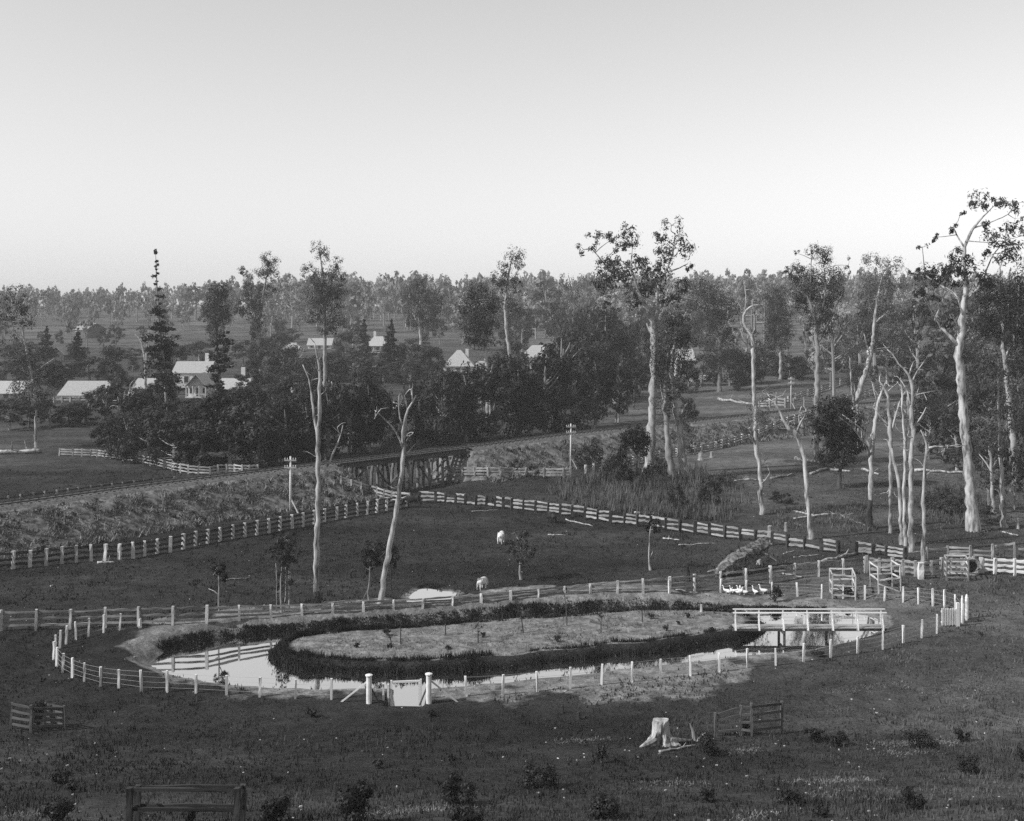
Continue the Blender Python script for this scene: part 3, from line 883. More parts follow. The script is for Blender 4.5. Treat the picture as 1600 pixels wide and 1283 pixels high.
# tall gate posts and braces at the inlet
def gate_post(px, py, top, lean, label):
    g = ground(px, py); h = (py - top) / FOC * g[1]
    root = thing('gate_post', label, 'gate post', g, 'tall white posts beside the inlet')
    v, f = tube([g - [0, 0, .3], g, g + [0, 0, h * .93], g + [0, 0, h * .93 + .01], g + [0, 0, h * .97], g + [0, 0, h]], [.15, .15, .145, .2, .2, .06], 10)
    part('post', root, v, f, 'white_paint', False)
    e = g + np.array([lean * 1.62, 0.3, 0]); e[2] = hz1(e[0], e[1])
    beam('brace', root, e - [0, 0, .08], g + [lean * 0.12, 0.05, h * 0.72], 0.085, 0.085, 'white_paint', 'sawn')
    e = g + np.array([-lean * 0.55, 0.5, 0]); e[2] = -0.3
    beam('brace', root, e, g + [-lean * 0.1, 0.08, h * 0.52], 0.07, 0.07, 'timber', 'sawn')
gate_post(576.5, 1099, 1053, -1, 'tall white capped gate post left of the pond inlet')
gate_post(670, 1099, 1051, 1, 'tall white capped gate post right of the pond inlet')
def water_gate():
    g = ground(611, 1099); d = 63.6
    a, b = pix(611.5, 1098, d), pix(657.5, 1098, d)
    ta, tb = pix(611.5, 1063, d), pix(657.5, 1061, d)
    root = thing('water_gate', 'slim white frame spanning the pond inlet between the gate posts', 'gate', a)
    lo = np.array([0, 0, -1.0])
    beam('post', root, a + lo, ta, 0.1, 0.1, 'white_paint', 'sawn'); beam('post', root, b + lo, tb, 0.1, 0.1, 'white_paint', 'sawn')
    beam('top_rail', root, pix(611, 1066, d), pix(658, 1064, d), 0.08, 0.11, 'white_paint', 'sawn')
    c = pix(606.5, 1098, 64.3); beam('post', root, c + lo, pix(606.5, 1069, 64.3), 0.11, 0.11, 'white_paint', 'sawn')
    c = pix(655, 1098, 64.3); beam('post', root, c + lo, pix(655, 1067, 64.3), 0.09, 0.09, 'white_paint', 'sawn')
    g2 = ground(599, 1094)
    r2 = thing('short_post', 'short white post standing just left of the inlet frame', 'post', g2)
    beam('shaft', r2, g2 - [0, 0, .2], g2 + [0, 0, .9], 0.1, 0.1, 'white_paint', 'sawn')
water_gate()

# footbridge to the island
def footbridge():
    dn, zf = 77.0, -0.02
    L, Rr = pix(1147, 0, dn)[0], pix(1384, 0, dn)[0]
    z0 = 0.12
    root = thing('footbridge', 'white railed timber footbridge from the right bank to the island', 'footbridge', (L, dn, z0))
    W = 0.85
    n = 26
    xs = np.linspace(L, Rr, n + 1)
    for i in range(n):
        c = ((xs[i] + xs[i + 1]) / 2, dn + W / 2, z0)
        beam('plank', root, (c[0], dn - 0.05, z0 + R.uniform(-.006, .006)), (c[0], dn + W + 0.05, z0), (Rr - L) / n * 0.93, 0.05, 'rail_pale', 'sawn')
    for y in (dn + 0.06, dn + W - 0.06):
        beam('girder', root, (L - .1, y, z0 - 0.12), (Rr + .1, y, z0 - 0.12), 0.1, 0.18, 'timber', 'sawn')
    for i, px in enumerate((1149, 1186, 1224, 1262, 1301, 1340, 1379)):
        x = pix(px, 0, dn)[0]
        for k, y in enumerate((dn - 0.02, dn + W + 0.02)):
            xx = x + (0.17 if k else 0)
            beam('post', root, (xx, y, z0 - 0.15), (xx, y, z0 + 1.0), 0.085, 0.085, 'white_paint', 'sawn')
            if k == 0:
                beam('brace', root, (xx, y - 0.26, z0 - 0.1), (xx, y - 0.04, z0 + 0.62), 0.05, 0.05, 'white_paint', 'sawn')
    for k, y in enumerate((dn - 0.02, dn + W + 0.02)):
        o = 0.17 if k else 0
        beam('top_rail', root, (L + o - .08, y, z0 + 1.03), (Rr + o + .05, y, z0 + 1.03), 0.11, 0.07, 'white_paint', 'sawn')
        for z in (0.25, 0.5, 0.75):
            v, f = tube([(L + o, y, z0 + z), ((L + Rr) / 2, y, z0 + z - 0.01), (Rr + o, y, z0 + z)], [0.008] * 3, 4)
            part('wire', root, v, f, 'wire')
    for px, pxb in ((1221, 1226), (1296, 1300)):
        for k, y in enumerate((dn + 0.1, dn + W - 0.1)):
            x = pix(pxb if k == 0 else px, 0, dn)[0]
            v, f = tube([(x, y, -1.5), (x, y, -0.7), (x, y, z0 - 0.1)], [0.1, 0.09, 0.09], 7)
            part('pile', root, v, f, 'timber')
        x = pix((px + pxb) / 2, 0, dn)[0]
        beam('cap_beam', root, (x, dn - 0.1, z0 - 0.28), (x, dn + W + 0.1, z0 - 0.28), 0.16, 0.14, 'timber', 'sawn')
footbridge()

# paling gate at the right end of the pond fence
def paling_gate():
    d = ground(1483, 979)[1]
    root = thing('paling_gate', 'white paling gate standing open at the right end of the pond fence', 'gate', ground(1471, 979))
    a, b = pix(1470.5, 977, d), pix(1494.5, 976, d)
    z0 = root.location.z
    n = 9
    for i in range(n):
        t = (i + 0.5) / n
        p = a + (b - a) * t
        beam('paling', root, (p[0], d - 0.03, z0 + 0.1 + (0.04 if i % 2 else 0)), (p[0], d - 0.03, z0 + 1.24 + R.uniform(-.02, .02)), 0.03, (b[0] - a[0]) / n * 0.86, 'white_paint', 'sawn')
    for z in (0.3, 1.02):
        beam('ledge', root, (a[0], d + 0.02, z0 + z), (b[0], d + 0.02, z0 + z), 0.05, 0.12, 'white_paint', 'sawn')
    for px, hh in ((1496.5, 1.62),):
        x = pix(px, 0, d)[0]
        beam('post', root, (x, d, z0 - 0.3), (x, d, z0 + hh), 0.2, 0.2, 'white_paint', 'sawn')
    for px, dd, hh, ww in ((1503.5, 1.0, 1.75, 0.16), (1510.5, 2.0, 1.6, 0.22)):
        q = np.array([pix(px, 0, d + dd)[0], d + dd, 0]); q[2] = hz1(q[0], q[1])
        r2 = thing('gate_post', 'white %s post behind the open paling gate' % ('slim' if ww < .2 else 'broad rounded'), 'gate post', q)
        v, f = tube([q - [0, 0, .3], q + [0, 0, .2], q + [0, 0, hh * .9], q + [0, 0, hh]], [ww * .6, ww * .6, ww * .55, ww * .3], 9)
        part('shaft', r2, v, f, 'white_paint')
        v, f = tube([q + [0, 0, hh * .97], q + [0, 0, hh * .97 + .05], q + [0, 0, hh + .1]], [ww * .35, ww * .38, ww * .1], 9)
        part('cap', r2, v, f, 'white_paint')
paling_gate()

# tree guards: four posts with rails round a young tree
def tree_guard(px, py, w, hgt, label, rails=4, skew=0.35, mat='rail_grey', dm='rail_dark', depth=1.5, lean=0.0, pw=0.11, diag=False, openside=False):
    g = ground(px, py)
    root = thing('tree_guard', label, 'tree guard', g)
    ca, sa = math.cos(skew), math.sin(skew)
    cs = []
    for (u, v) in ((-w / 2, -depth / 2), (w / 2, -depth / 2), (w / 2, depth / 2), (-w / 2, depth / 2)):
        x, y = g[0] + u * ca - v * sa, g[1] + depth / 2 + u * sa + v * ca
        cs.append(np.array([x, y, hz1(x, y)]))
    for c in cs:
        beam('post', root, c - [0, 0, .25], c + [lean * hgt, 0, hgt], pw, pw, dm)
    for i in range(4):
        if openside and i == 1: continue
        a, b = cs[i], cs[(i + 1) % 4]
        for k in range(rails):
            z = hgt * (0.16 + 0.80 * k / (rails - 1)) if rails > 2 else hgt * (.5 + .46 * k)
            l = np.array([lean * z, 0, z])
            beam('rail', root, a + l + [0, 0, R.uniform(-.03, .03)], b + l + [0, 0, R.uniform(-.03, .03)], 0.05, 0.1, dm if i == 0 else mat, 'split')
    if diag:
        beam('brace', root, cs[0] + [0, -.06, hgt * .35], cs[1] + [-.2, -.06, 0.02], 0.05, 0.08, mat)
    return g
def panel_guard(label, pts, rails=4, mat='guard_rail', dm='guard_rail', pw=0.12, links=None):
    P = []
    for x, y, t in pts:
        g = ground(x, y); P.append((g, (y - t) / FOC * g[1]))
    root = thing('tree_guard', label, 'tree guard', P[0][0])
    for q, h in P:
        beam('post', root, q - [0, 0, .3], q + [R.uniform(-.04, .04), R.uniform(-.04, .04), h * R.uniform(1.0, 1.06)], pw, pw, dm)
    for n_, (a, b) in enumerate(links):
        for k in range(rails):
            t = .2 + .74 * k / (rails - 1)
            beam('rail', root, P[a][0] + [0, -.02, P[a][1] * t + R.uniform(-.03, .03)], P[b][0] + [0, -.02, P[b][1] * t + R.uniform(-.03, .03)], 0.05, 0.11, mat, 'rough')
panel_guard('dark railed tree guard round a sapling at far left', [(18, 1139, 1098), (49, 1144, 1104), (101, 1141, 1104), (72, 1134, 1098)], links=[(1, 2), (0, 1), (2, 3)])
panel_guard('large tilted tree guard with dark rails beside the hollow stump', [(1118, 1150, 1115), (1157, 1150, 1103), (1175, 1151, 1101), (1221, 1146, 1097)], links=[(2, 3), (0, 1), (1, 2)])
tree_guard(287, 1299, 3.35, 1.36, 'heavy dark two-rail tree guard cut by the bottom edge', rails=2, skew=0.0, depth=0.75, mat='post_dark', dm='post_dark', pw=0.17)
tree_guard(1389, 925, 1.75, 2.05, 'leaning pale stick guard with a diagonal brace behind the pond', skew=0.1, depth=1.5, rails=2, mat='post_pale', dm='post_pale', lean=-0.04, pw=0.08, diag=True)
tree_guard(1320, 938, 1.7, 1.9, 'low pale four-rail guard with one tall stake behind the right bank', skew=-0.1, depth=1.2, rails=3, mat='post_pale', dm='post_pale', pw=0.08)
tree_guard(1500, 908, 1.6, 1.75, 'railed guard with a round hollow log beside the right fence', skew=-0.25, depth=1.5, rails=4, mat='post_pale', dm='rail_grey', pw=0.09)

# ------------------------------------------------------------------ trees drawn limb by limb
def limb_geo(rng, pts_px, d, depth_off, sides=8, step=0.55, d0=0.0):
    n = len(pts_px)
    P, rr = [], []
    for i, q in enumerate(pts_px):
        t = i / (n - 1)
        dd = d + d0 + depth_off * t
        P.append(pix(q[0], q[1], dd)); rr.append(q[2] * d / FOC)
    P, rr = resample(P, rr, step)
    P[1:-1] += rng.normal(size=(len(P) - 2, 3)) * 0.042 * np.clip(rr[1:-1] * 6, .5, 1.5)[:, None]
    rr = rr * rng.uniform(.84, 1.14, len(rr))
    return P, rr

def tree(name, label, base, limbs, blobs=(), dens=1.0, bark='bark_pale', leaf='leaf_mid', size=0.135, cat='tree', group=None, droop=0.6, char=None, seed=None, bury=0.4, twigs=True, flare=1.5, aspect=0.36, per=26):
    rng = np.random.default_rng(seed if seed is not None else int(base[0] * 7 + base[1] * 13))
    g = ground(*base); d = g[1]
    root = thing(name, label, cat, g, group)
    skel = []
    dead = name == 'dead_tree'
    if dead:
        flare = 1.2; limbs = [[(a, b, c * .86) for a, b, c in L] for L in limbs]
    for i, L in enumerate(limbs):
        if i == 0:
            L = [(base[0], base[1], L[0][2])] + list(L[1:]) if len(L) > 1 else L
            P, rr = limb_geo(rng, L, d, 0.0, 9)
            P = np.concatenate([[P[0] - [0, 0, bury]], P]); rr = np.concatenate([[rr[0] * flare], rr])
            rr[1] *= 1 + (flare - 1) * 0.55
            if len(rr) > 2: rr[2] *= 1 + (flare - 1) * 0.2
            v, f = tube(P, rr, 10)
            part('trunk', root, v, f, bark, True)
            if char:
                k = max(2, int(len(P) * char))
                v, f = tube(P[:k] + 0, rr[:k] * 1.02 + 0.006, 10)
                part('charred_base', root, v, f, 'char', True)
        else:
            a = np.array(L[0][:2]); b = np.array(L[-1][:2])
            ln = np.linalg.norm(a - b) * d / FOC
            # start depth from nearest existing limb point
            s0 = pix(L[0][0], L[0][1], d)
            if skel:
                S = np.concatenate(skel); j = np.argmin(((S - s0)[:, [0, 2]] ** 2).sum(1)); d0 = S[j][1] - d
            else: d0 = 0.0
            P, rr = limb_geo(rng, L, d, rng.uniform(-0.55, 0.55) * ln, 7, d0=d0)
            v, f = tube(P, rr, 7)
            part('branch', root, v, f, bark, True)
        skel.append(P)
    if dead:
        tw = []
        for si, P in enumerate(skel):
            q = P[len(P) // 2:] if si == 0 else P[len(P) // 3:]
            for _ in range(max(2, int(len(q) * .35))):
                a = q[int(rng.integers(len(q)))]
                L = rng.uniform(.5, 1.7) * (d / 110)
                dr = rng.normal(size=3) * [1, .8, .5] + [0, 0, .55]; dr /= np.linalg.norm(dr)
                pts = [a]
                for k_ in range(4):
                    dr = dr + rng.normal(size=3) * .35; dr /= np.linalg.norm(dr)
                    pts.append(pts[-1] + dr * L / 4)
                tw.append(tube(pts, np.linspace(.045, .012, 5) * (d / 110), 4))
        o = part('twigs', root, *cat_meshes(tw), bark); o['kind'] = 'stuff'
    if blobs:
        S = np.concatenate(skel)
        geo, tw = [], []
        cxs = np.array([b[0] for b in blobs]); half = (cxs.max() - cxs.min()) / 2 * d / FOC + 0.5
        for b in blobs:
            cx, cy, rx, ry = b[:4]; k = b[4] if len(b) > 4 else 1.0
            rx_m, ry_m = rx * d / FOC, ry * d / FOC
            s = pix(cx, cy, d); j = np.argmin(((S - s)[:, [0, 2]] ** 2).sum(1))
            c = pix(cx, cy, d + rng.uniform(-0.55, 0.55) * half * 0.9 + (S[j][1] - d) * 0.5)
            r3 = np.array([rx_m, (rx_m + ry_m) * 0.5, ry_m])
            sz = max(size, d / FOC * 1.55)
            px_sz = sz * FOC / d
            n = int(1.9 * dens * k * math.pi * rx * ry / (px_sz ** 2 * 0.42) + 12)
            p, nm, cc = blob_points(rng, c, r3 * 1.38, n, per, .17)
            geo.append(leaves(rng, p, nm, sz, aspect, droop))
            if twigs:
                j = np.argmin(((S - c) ** 2).sum(1) + 4 * np.maximum(0, S[:, 2] - c[2]) ** 2)
                a = S[j]; mid = (a + c) / 2 + rng.normal(size=3) * 0.25 * np.linalg.norm(c - a) * 0.4
                L = np.linalg.norm(c - a)
                r0 = 0.012 * L + 0.03
                tw.append(tube(*resample([a, mid, c], [r0, r0 * .7, r0 * .4], 0.8), 5))
                for q in cc[: min(6, len(cc))]:
                    m2 = (c + q) / 2 + rng.normal(size=3) * 0.1
                    tw.append(tube([c, m2, q], [r0 * .45, r0 * .3, r0 * .15], 4))
        v, f = cat_meshes(geo)
        o = part('crown', root, v, f, leaf)
        if tw:
            v, f = cat_meshes(tw); o = part('twigs', root, v, f, bark if bark != 'bark_white' else 'bark_pale')
            o['kind'] = 'stuff'
    return root

# dead ringbarked trees in front
tree('dead_tree', 'tall bare white dead tree with a forked top standing left of the leaning one', (496, 946),
     [[(496, 946, 6.2), (494, 900, 5.4), (497, 800, 4.8), (497.5, 740, 4.6), (497, 690, 4.4), (499, 640, 3.4), (500, 600, 2.8), (499, 570, 2.2), (493, 545, 1.6), (491, 535, 1.0)],
      [(497, 687, 3.4), (493, 660, 2.6), (487, 625, 2.0), (485, 598, 1.7), (478, 582, 1.3), (473, 570, .8)],
      [(501, 757, 2.6), (507, 738, 2.0), (513, 725, 1.7), (521, 708, 1.5), (528, 692, 1.3), (533, 678, 1.0), (536, 664, .6)],
      [(532, 682, .8), (527, 668, .5)], [(511, 729, 1.0), (510, 718, .6), (507, 709, .4)], [(486, 600, .9), (489, 588, .5)]], bark='bark_white', char=0.13)
tree('dead_tree', 'leaning bare white dead tree with an antler-like top behind the pond', (594, 943),
     [[(594, 943, 5.6), (602, 895, 5.0), (610, 845, 4.7), (620, 795, 4.2), (627, 745, 3.8), (631, 705, 3.4), (630.5, 665, 2.8), (634, 645, 2.1), (643, 630, 1.6), (650, 618, 1.0)],
      [(630, 702, 1.9), (624, 683, 1.5), (615, 668, 1.3), (604, 657, 1.1), (596, 652, .8), (589, 643, .5)],
      [(630, 665, 1.7), (624, 650, 1.3), (622, 632, 1.0), (624, 616, .6)], [(644, 629, 1.1), (646, 618, .8), (644, 608, .5)], [(636, 640, .9), (634, 628, .6)],
      [(634, 690, .9), (640, 680, .6), (646, 676, .4)], [(590, 645, .6), (585, 655, .4)]], bark='bark_white')
# the big gum in the middle
tree('gum_tree', 'tallest spreading gum tree with a pale kinked trunk above the reeds', (1014, 740),
     [[(1014, 740, 8.5), (1017, 690, 7.2), (1019, 640, 6.4), (1021, 590, 6.2), (1023, 540, 6.2), (1021, 505, 6.0), (1014, 490, 4.8), (1005, 473, 3.8), (997, 455, 3.2), (992, 440, 2.4), (985, 415, 1.6)],
      [(1022, 510, 4.4), (1027, 485, 3.6), (1035, 470, 2.8), (1048, 462, 2.2), (1062, 458, 1.6)], [(1027, 485, 3.0), (1027, 450, 2.4), (1040, 425, 1.8), (1052, 395, 1.3), (1055, 365, .8)],
      [(1048, 462, 1.6), (1075, 468, 1.3), (1098, 468, .9)], [(1022, 530, 2.2), (1014, 515, 1.6), (1010, 505, 1.2)], [(1000, 462, 2.2), (975, 440, 1.8), (955, 425, 1.2), (930, 395, .8)], [(1040, 425, 1.4), (1060, 420, 1.0), (1075, 412, .6)],
      [(1050, 500, 1.3), (1060, 492, 1.0), (1072, 486, .7)]],
     [(912, 390, 11, 9, .6), (930, 370, 15, 9, .5), (955, 375, 12, 9, .6), (969, 386, 10, 9, .8), (986, 367, 13, 16, .9), (952, 412, 19, 10), (942, 437, 14, 15, 1.1), (968, 435, 22, 18, 1.1), (1007, 418, 15, 12, .8), (990, 407, 14, 9, .8), (1025, 437, 20, 13, 1.1), (1057, 387, 20, 15, .9), (1050, 352, 15, 11, .45), (1030, 372, 13, 10, .5), (1036, 399, 13, 10, .8), (1082, 421, 9, 6, .7), (1068, 447, 13, 10), (1012, 452, 22, 11, 1.1), (988, 468, 12, 12), (1050, 470, 16, 10, .8), (1035, 415, 12, 12, .7)],
     dens=1.0, bark='bark_pale', leaf='leaf_mid', size=0.22)
tree('gum_tree', 'grey gum with a dark streaked slim trunk right of the tallest gum', (1050, 748),
     [[(1050, 748, 6.4), (1047, 720, 5.6), (1042, 690, 4.8), (1040, 650, 3.6), (1039, 615, 3.0), (1041, 580, 2.4), (1044, 550, 1.8)],
      [(1040, 665, 1.8), (1046, 655, 1.4), (1050, 640, 1.0)], [(1040, 640, 1.8), (1033, 610, 1.4), (1030, 590, 1.0)]],
     [(1040, 545, 20, 20), (1055, 520, 18, 16), (1030, 570, 14, 16), (1045, 600, 16, 16), (1038, 635, 14, 18, .7), (1050, 500, 16, 12)], dens=0.75, bark='bark_grey', leaf='leaf_mid')
tree('gum_tree', 'pale blotched gum trunk leaning left, third of the tall group above the reeds', (1071, 746),
     [[(1071, 746, 8), (1066, 718, 7.2), (1064, 690, 6), (1060, 662, 5.4), (1055, 637, 4.6), (1051, 605, 4.0), (1049, 570, 3.4), (1055, 535, 2.6), (1060, 500, 2.0)],
      [(1060, 655, 2.2), (1068, 640, 1.6), (1074, 630, 1.1)], [(1052, 600, 2), (1062, 580, 1.5), (1070, 565, 1)]],
     [(1062, 560, 18, 18), (1075, 585, 13, 14, .7), (1070, 535, 16, 14), (1062, 505, 18, 12), (1073, 655, 12, 18, .8), (1078, 690, 10, 14, .8), (1052, 620, 10, 12, .6)], dens=0.75, bark='bark_pale', leaf='leaf_mid')
tree('gum_tree', 'drooping dark gum crown right of the tallest gum', (1124, 612),
     [[(1124, 612, 3.6), (1125, 570, 3), (1125, 530, 2.8), (1118, 512, 2.2), (1112, 490, 1.6)], [(1125, 530, 2), (1135, 505, 1.5), (1138, 485, 1)]],
     [(1095, 450, 22, 10, .9), (1118, 461, 18, 12), (1100, 473, 24, 11), (1135, 483, 14, 18), (1120, 498, 15, 13), (1148, 490, 8, 11, .8), (1130, 545, 20, 20, .9), (1112, 560, 15, 18, .9), (1140, 570, 14, 18, .9), (1122, 515, 12, 10, .7)], dens=1.0, bark='bark_grey', leaf='leaf_mid')
tree('dead_tree', 'bare bone-white dead tree with a hooked top between the big gums', (1190, 804),
     [[(1190, 804, 5), (1188.5, 762, 4.3), (1187, 732, 3.8), (1182, 700, 4.2), (1180, 660, 4), (1178, 610, 3.6), (1177, 560, 3.4), (1176, 525, 3.6), (1166, 513, 3.0), (1161, 498, 2.6), (1164, 485, 2.2), (1174, 477, 1.5), (1195, 476, .8)],
      [(1177, 522, 2.2), (1181, 510, 1.7), (1179, 490, 1.2), (1175, 470, .7)], [(1177, 547, 1.6), (1171, 537, 1.3), (1165, 529, 1.1), (1160, 526, .7)],
      [(1163, 487, 1.2), (1166, 470, .9), (1164, 445, .5)], [(1182, 700, 1.8), (1176, 680, 1.2), (1170, 670, .7)], [(1187, 735, 1.2), (1193, 722, .9), (1200, 715, .5)], [(1188, 752, 1.6), (1170, 748, 1.4), (1148, 751, .9)], [(1189, 757, 1.2), (1198, 748, .9), (1203, 738, .5)]],
     [(1184, 640, 18, 18, .5), (1180, 665, 16, 16, .6), (1190, 612, 14, 14, .4)], dens=0.5, bark='bark_white', leaf='leaf_light')
tree('gum_tree', 'upright gum with a round open crown on a dark straight trunk', (1274, 723),
     [[(1274, 723, 5.2), (1275, 690, 4.6), (1276, 640, 4.2), (1277, 590, 4), (1277, 540, 3.6), (1275, 510, 3), (1272, 490, 2.4), (1262, 465, 1.7), (1250, 440, 1)],
      [(1277, 520, 2.4), (1284, 490, 1.9), (1290, 455, 1.4), (1288, 420, .9)], [(1276, 540, 1.6), (1290, 515, 1.3), (1305, 480, 1), (1318, 455, .6)], [(1274, 500, 1.6), (1265, 478, 1.3), (1266, 440, .9), (1268, 405, .6)]],
     [(1268, 393, 10, 9, .7), (1288, 400, 12, 14), (1243, 395, 5, 4, .6), (1245, 425, 14, 13), (1228, 420, 6, 6, .7), (1268, 435, 18, 15, .9), (1302, 435, 15, 14), (1252, 455, 18, 16), (1284, 460, 20, 16), (1312, 455, 9, 13, .9), (1280, 492, 17, 14), (1255, 480, 12, 12, .9), (1295, 490, 12, 12, .9), (1325, 415, 4, 10, .5), (1288, 515, 12, 10, .8), (1266, 515, 8, 8, .7)], dens=0.95, bark='bark_grey', leaf='leaf_mid')
tree('gum_tree', 'oval dark gum crown left of the upright open gum', (1219, 596),
     [[(1219, 596, 2.8), (1220, 570, 2.3), (1219, 540, 2), (1215, 510, 1.6), (1212, 480, 1.2)]],
     [(1213, 465, 14, 14), (1222, 485, 16, 16), (1206, 490, 14, 16), (1216, 512, 18, 14), (1225, 530, 12, 12, .8), (1203, 525, 10, 12, .8)], dens=1.15, bark='bark_pale', leaf='leaf_dark')
tree('gum_tree', 'leaning white gum trunk with a loose pale crown above the stockyard', (1335, 652),
     [[(1335, 652, 5.2), (1339, 625, 4.6), (1346, 600, 4.4), (1354, 577, 4.2), (1361, 555, 3.6), (1364, 530, 3), (1366, 500, 2.2), (1372, 460, 1.6), (1380, 425, 1)],
      [(1336, 640, 2.2), (1332, 615, 2), (1330, 590, 1.6), (1328, 560, 1)], [(1361, 555, 1.5), (1354, 540, 1.2), (1350, 522, .8)], [(1366, 505, 1.6), (1385, 490, 1.2), (1398, 470, .8)]],
     [(1362, 408, 15, 9, .8), (1394, 415, 13, 14, .7), (1370, 440, 20, 16, .8), (1400, 445, 14, 14, .7), (1358, 470, 17, 16, .8), (1390, 480, 20, 16), (1398, 515, 20, 20, 1.1), (1345, 505, 15, 13, .8), (1375, 500, 14, 16, .9), (1405, 545, 16, 15, 1.1), (1325, 520, 12, 12, .8), (1322, 545, 12, 12, .8)], dens=0.85, bark='bark_white', leaf='leaf_light')
tree('gum_tree', 'huge white-trunked gum at right reaching highest into the sky', (1521, 830),
     [[(1521, 830, 10.8), (1518, 790, 8.4), (1514, 740, 7.7), (1509, 690, 7.1), (1505, 640, 6.7), (1500, 590, 6.3), (1497, 550, 5.9), (1502, 520, 5.4), (1506, 480, 4.6), (1510, 445, 3.6), (1505, 400, 3.0), (1510, 375, 2.4), (1520, 357, 2.0), (1532, 342, 1.5), (1543, 332, .9)],
      [(1507, 478, 3.6), (1518, 463, 3), (1532, 447, 2.4), (1550, 432, 1.4)], [(1504, 490, 3.4), (1499, 468, 2.8), (1488, 456, 2.2), (1468, 446, 1.4), (1445, 430, .9)],
      [(1497, 540, 3.6), (1488, 528, 3.2), (1478, 518, 2.4), (1470, 512, 1.6)], [(1506, 385, 1.6), (1498, 370, 1.2), (1488, 358, .7)], [(1520, 357, 1.2), (1545, 350, 1), (1575, 335, .6)], [(1478, 452, 1.4), (1470, 480, 1.1), (1460, 500, .7)], [(1532, 447, 1.3), (1550, 400, 1), (1570, 375, .7)]],
     [(1532, 313, 15, 14, .8), (1557, 318, 13, 9, .7), (1588, 318, 14, 9, .7), (1502, 331, 7, 4, .5), (1487, 355, 7, 8, .6), (1459, 371, 5, 8, .7), (1441, 386, 8, 5, .4), (1548, 355, 18, 7, .4), (1586, 342, 8, 8, .4), (1497, 400, 13, 12), (1503, 415, 16, 11, 1.1), (1482, 421, 14, 11, .9), (1450, 427, 21, 11, 1.1), (1431, 425, 8, 7, 1), (1465, 445, 19, 9, 1), (1436, 452, 13, 8, 1), (1488, 436, 15, 12, 1), (1457, 466, 10, 8, .7), (1481, 507, 11, 11, .7), (1555, 380, 16, 14, .6), (1578, 395, 18, 16, .7), (1545, 400, 12, 12, .6), (1572, 362, 16, 11, .6), (1525, 430, 14, 12, .7), (1592, 370, 14, 14, .6), (1540, 440, 16, 10, .8)], dens=1.0, bark='bark_white', leaf='leaf_mid', flare=1.35, size=0.18)
tree('gum_tree', 'dense dark crowned gum filling the right edge behind the huge gum', (1587, 756),
     [[(1587, 756, 6.4), (1585, 720, 5.2), (1583, 680, 4.6), (1578, 630, 4), (1572, 580, 3.6), (1568, 540, 3), (1566, 500, 2.2)],
      [(1568, 545, 2.4), (1562, 490, 1.8), (1562, 420, 1.3), (1572, 380, .8)], [(1570, 560, 2.2), (1590, 520, 1.6), (1592, 440, 1), (1600, 415, .6)]],
     [(1550, 462, 22, 17), (1582, 458, 22, 17), (1560, 487, 30, 18, 1.1), (1592, 498, 22, 22, 1.1), (1545, 510, 25, 15, 1.1), (1585, 525, 22, 17), (1565, 440, 14, 10, .5), (1600, 430, 15, 18, .6), (1600, 560, 20, 25), (1610, 480, 20, 40)], dens=1.25, bark='bark_pale', leaf='leaf_dark')
tree('gum_tree', 'slim pale gum with wispy light foliage near the right edge', (1570, 824),
     [[(1570, 824, 4.2), (1567, 780, 3.6), (1566, 740, 3.2), (1563, 700, 2.8), (1561, 660, 2.4), (1559, 620, 1.8), (1560, 580, 1.2)],
      [(1563, 690, 1.4), (1571, 675, 1), (1580, 665, .7)], [(1561, 650, 1.2), (1574, 625, .9), (1585, 600, .6)]],
     [(1568, 600, 18, 16, .7), (1580, 630, 18, 18, .8), (1552, 640, 16, 16, .8), (1570, 665, 18, 14, .7), (1590, 660, 12, 16, .7), (1558, 575, 14, 14, .7), (1555, 700, 14, 12, .5)], dens=0.7, bark='bark_white', leaf='leaf_light')
tree('gum_tree', 'small pale trunked gum with ragged light foliage left of the slim gum at right', (1553, 802),
     [[(1553, 802, 4), (1551, 770, 3), (1549, 735, 2.4), (1546, 700, 1.8), (1548, 670, 1.2)], [(1550, 740, 1.3), (1540, 720, 1), (1530, 710, .6)], [(1549, 735, 1.1), (1556, 722, .8), (1562, 712, .5)]],
     [(1545, 690, 18, 16, .8), (1530, 670, 16, 16, .8), (1556, 745, 12, 16, .6), (1540, 655, 18, 14, .8), (1535, 720, 12, 14, .6)], dens=0.75, bark='bark_pale', leaf='leaf_light')
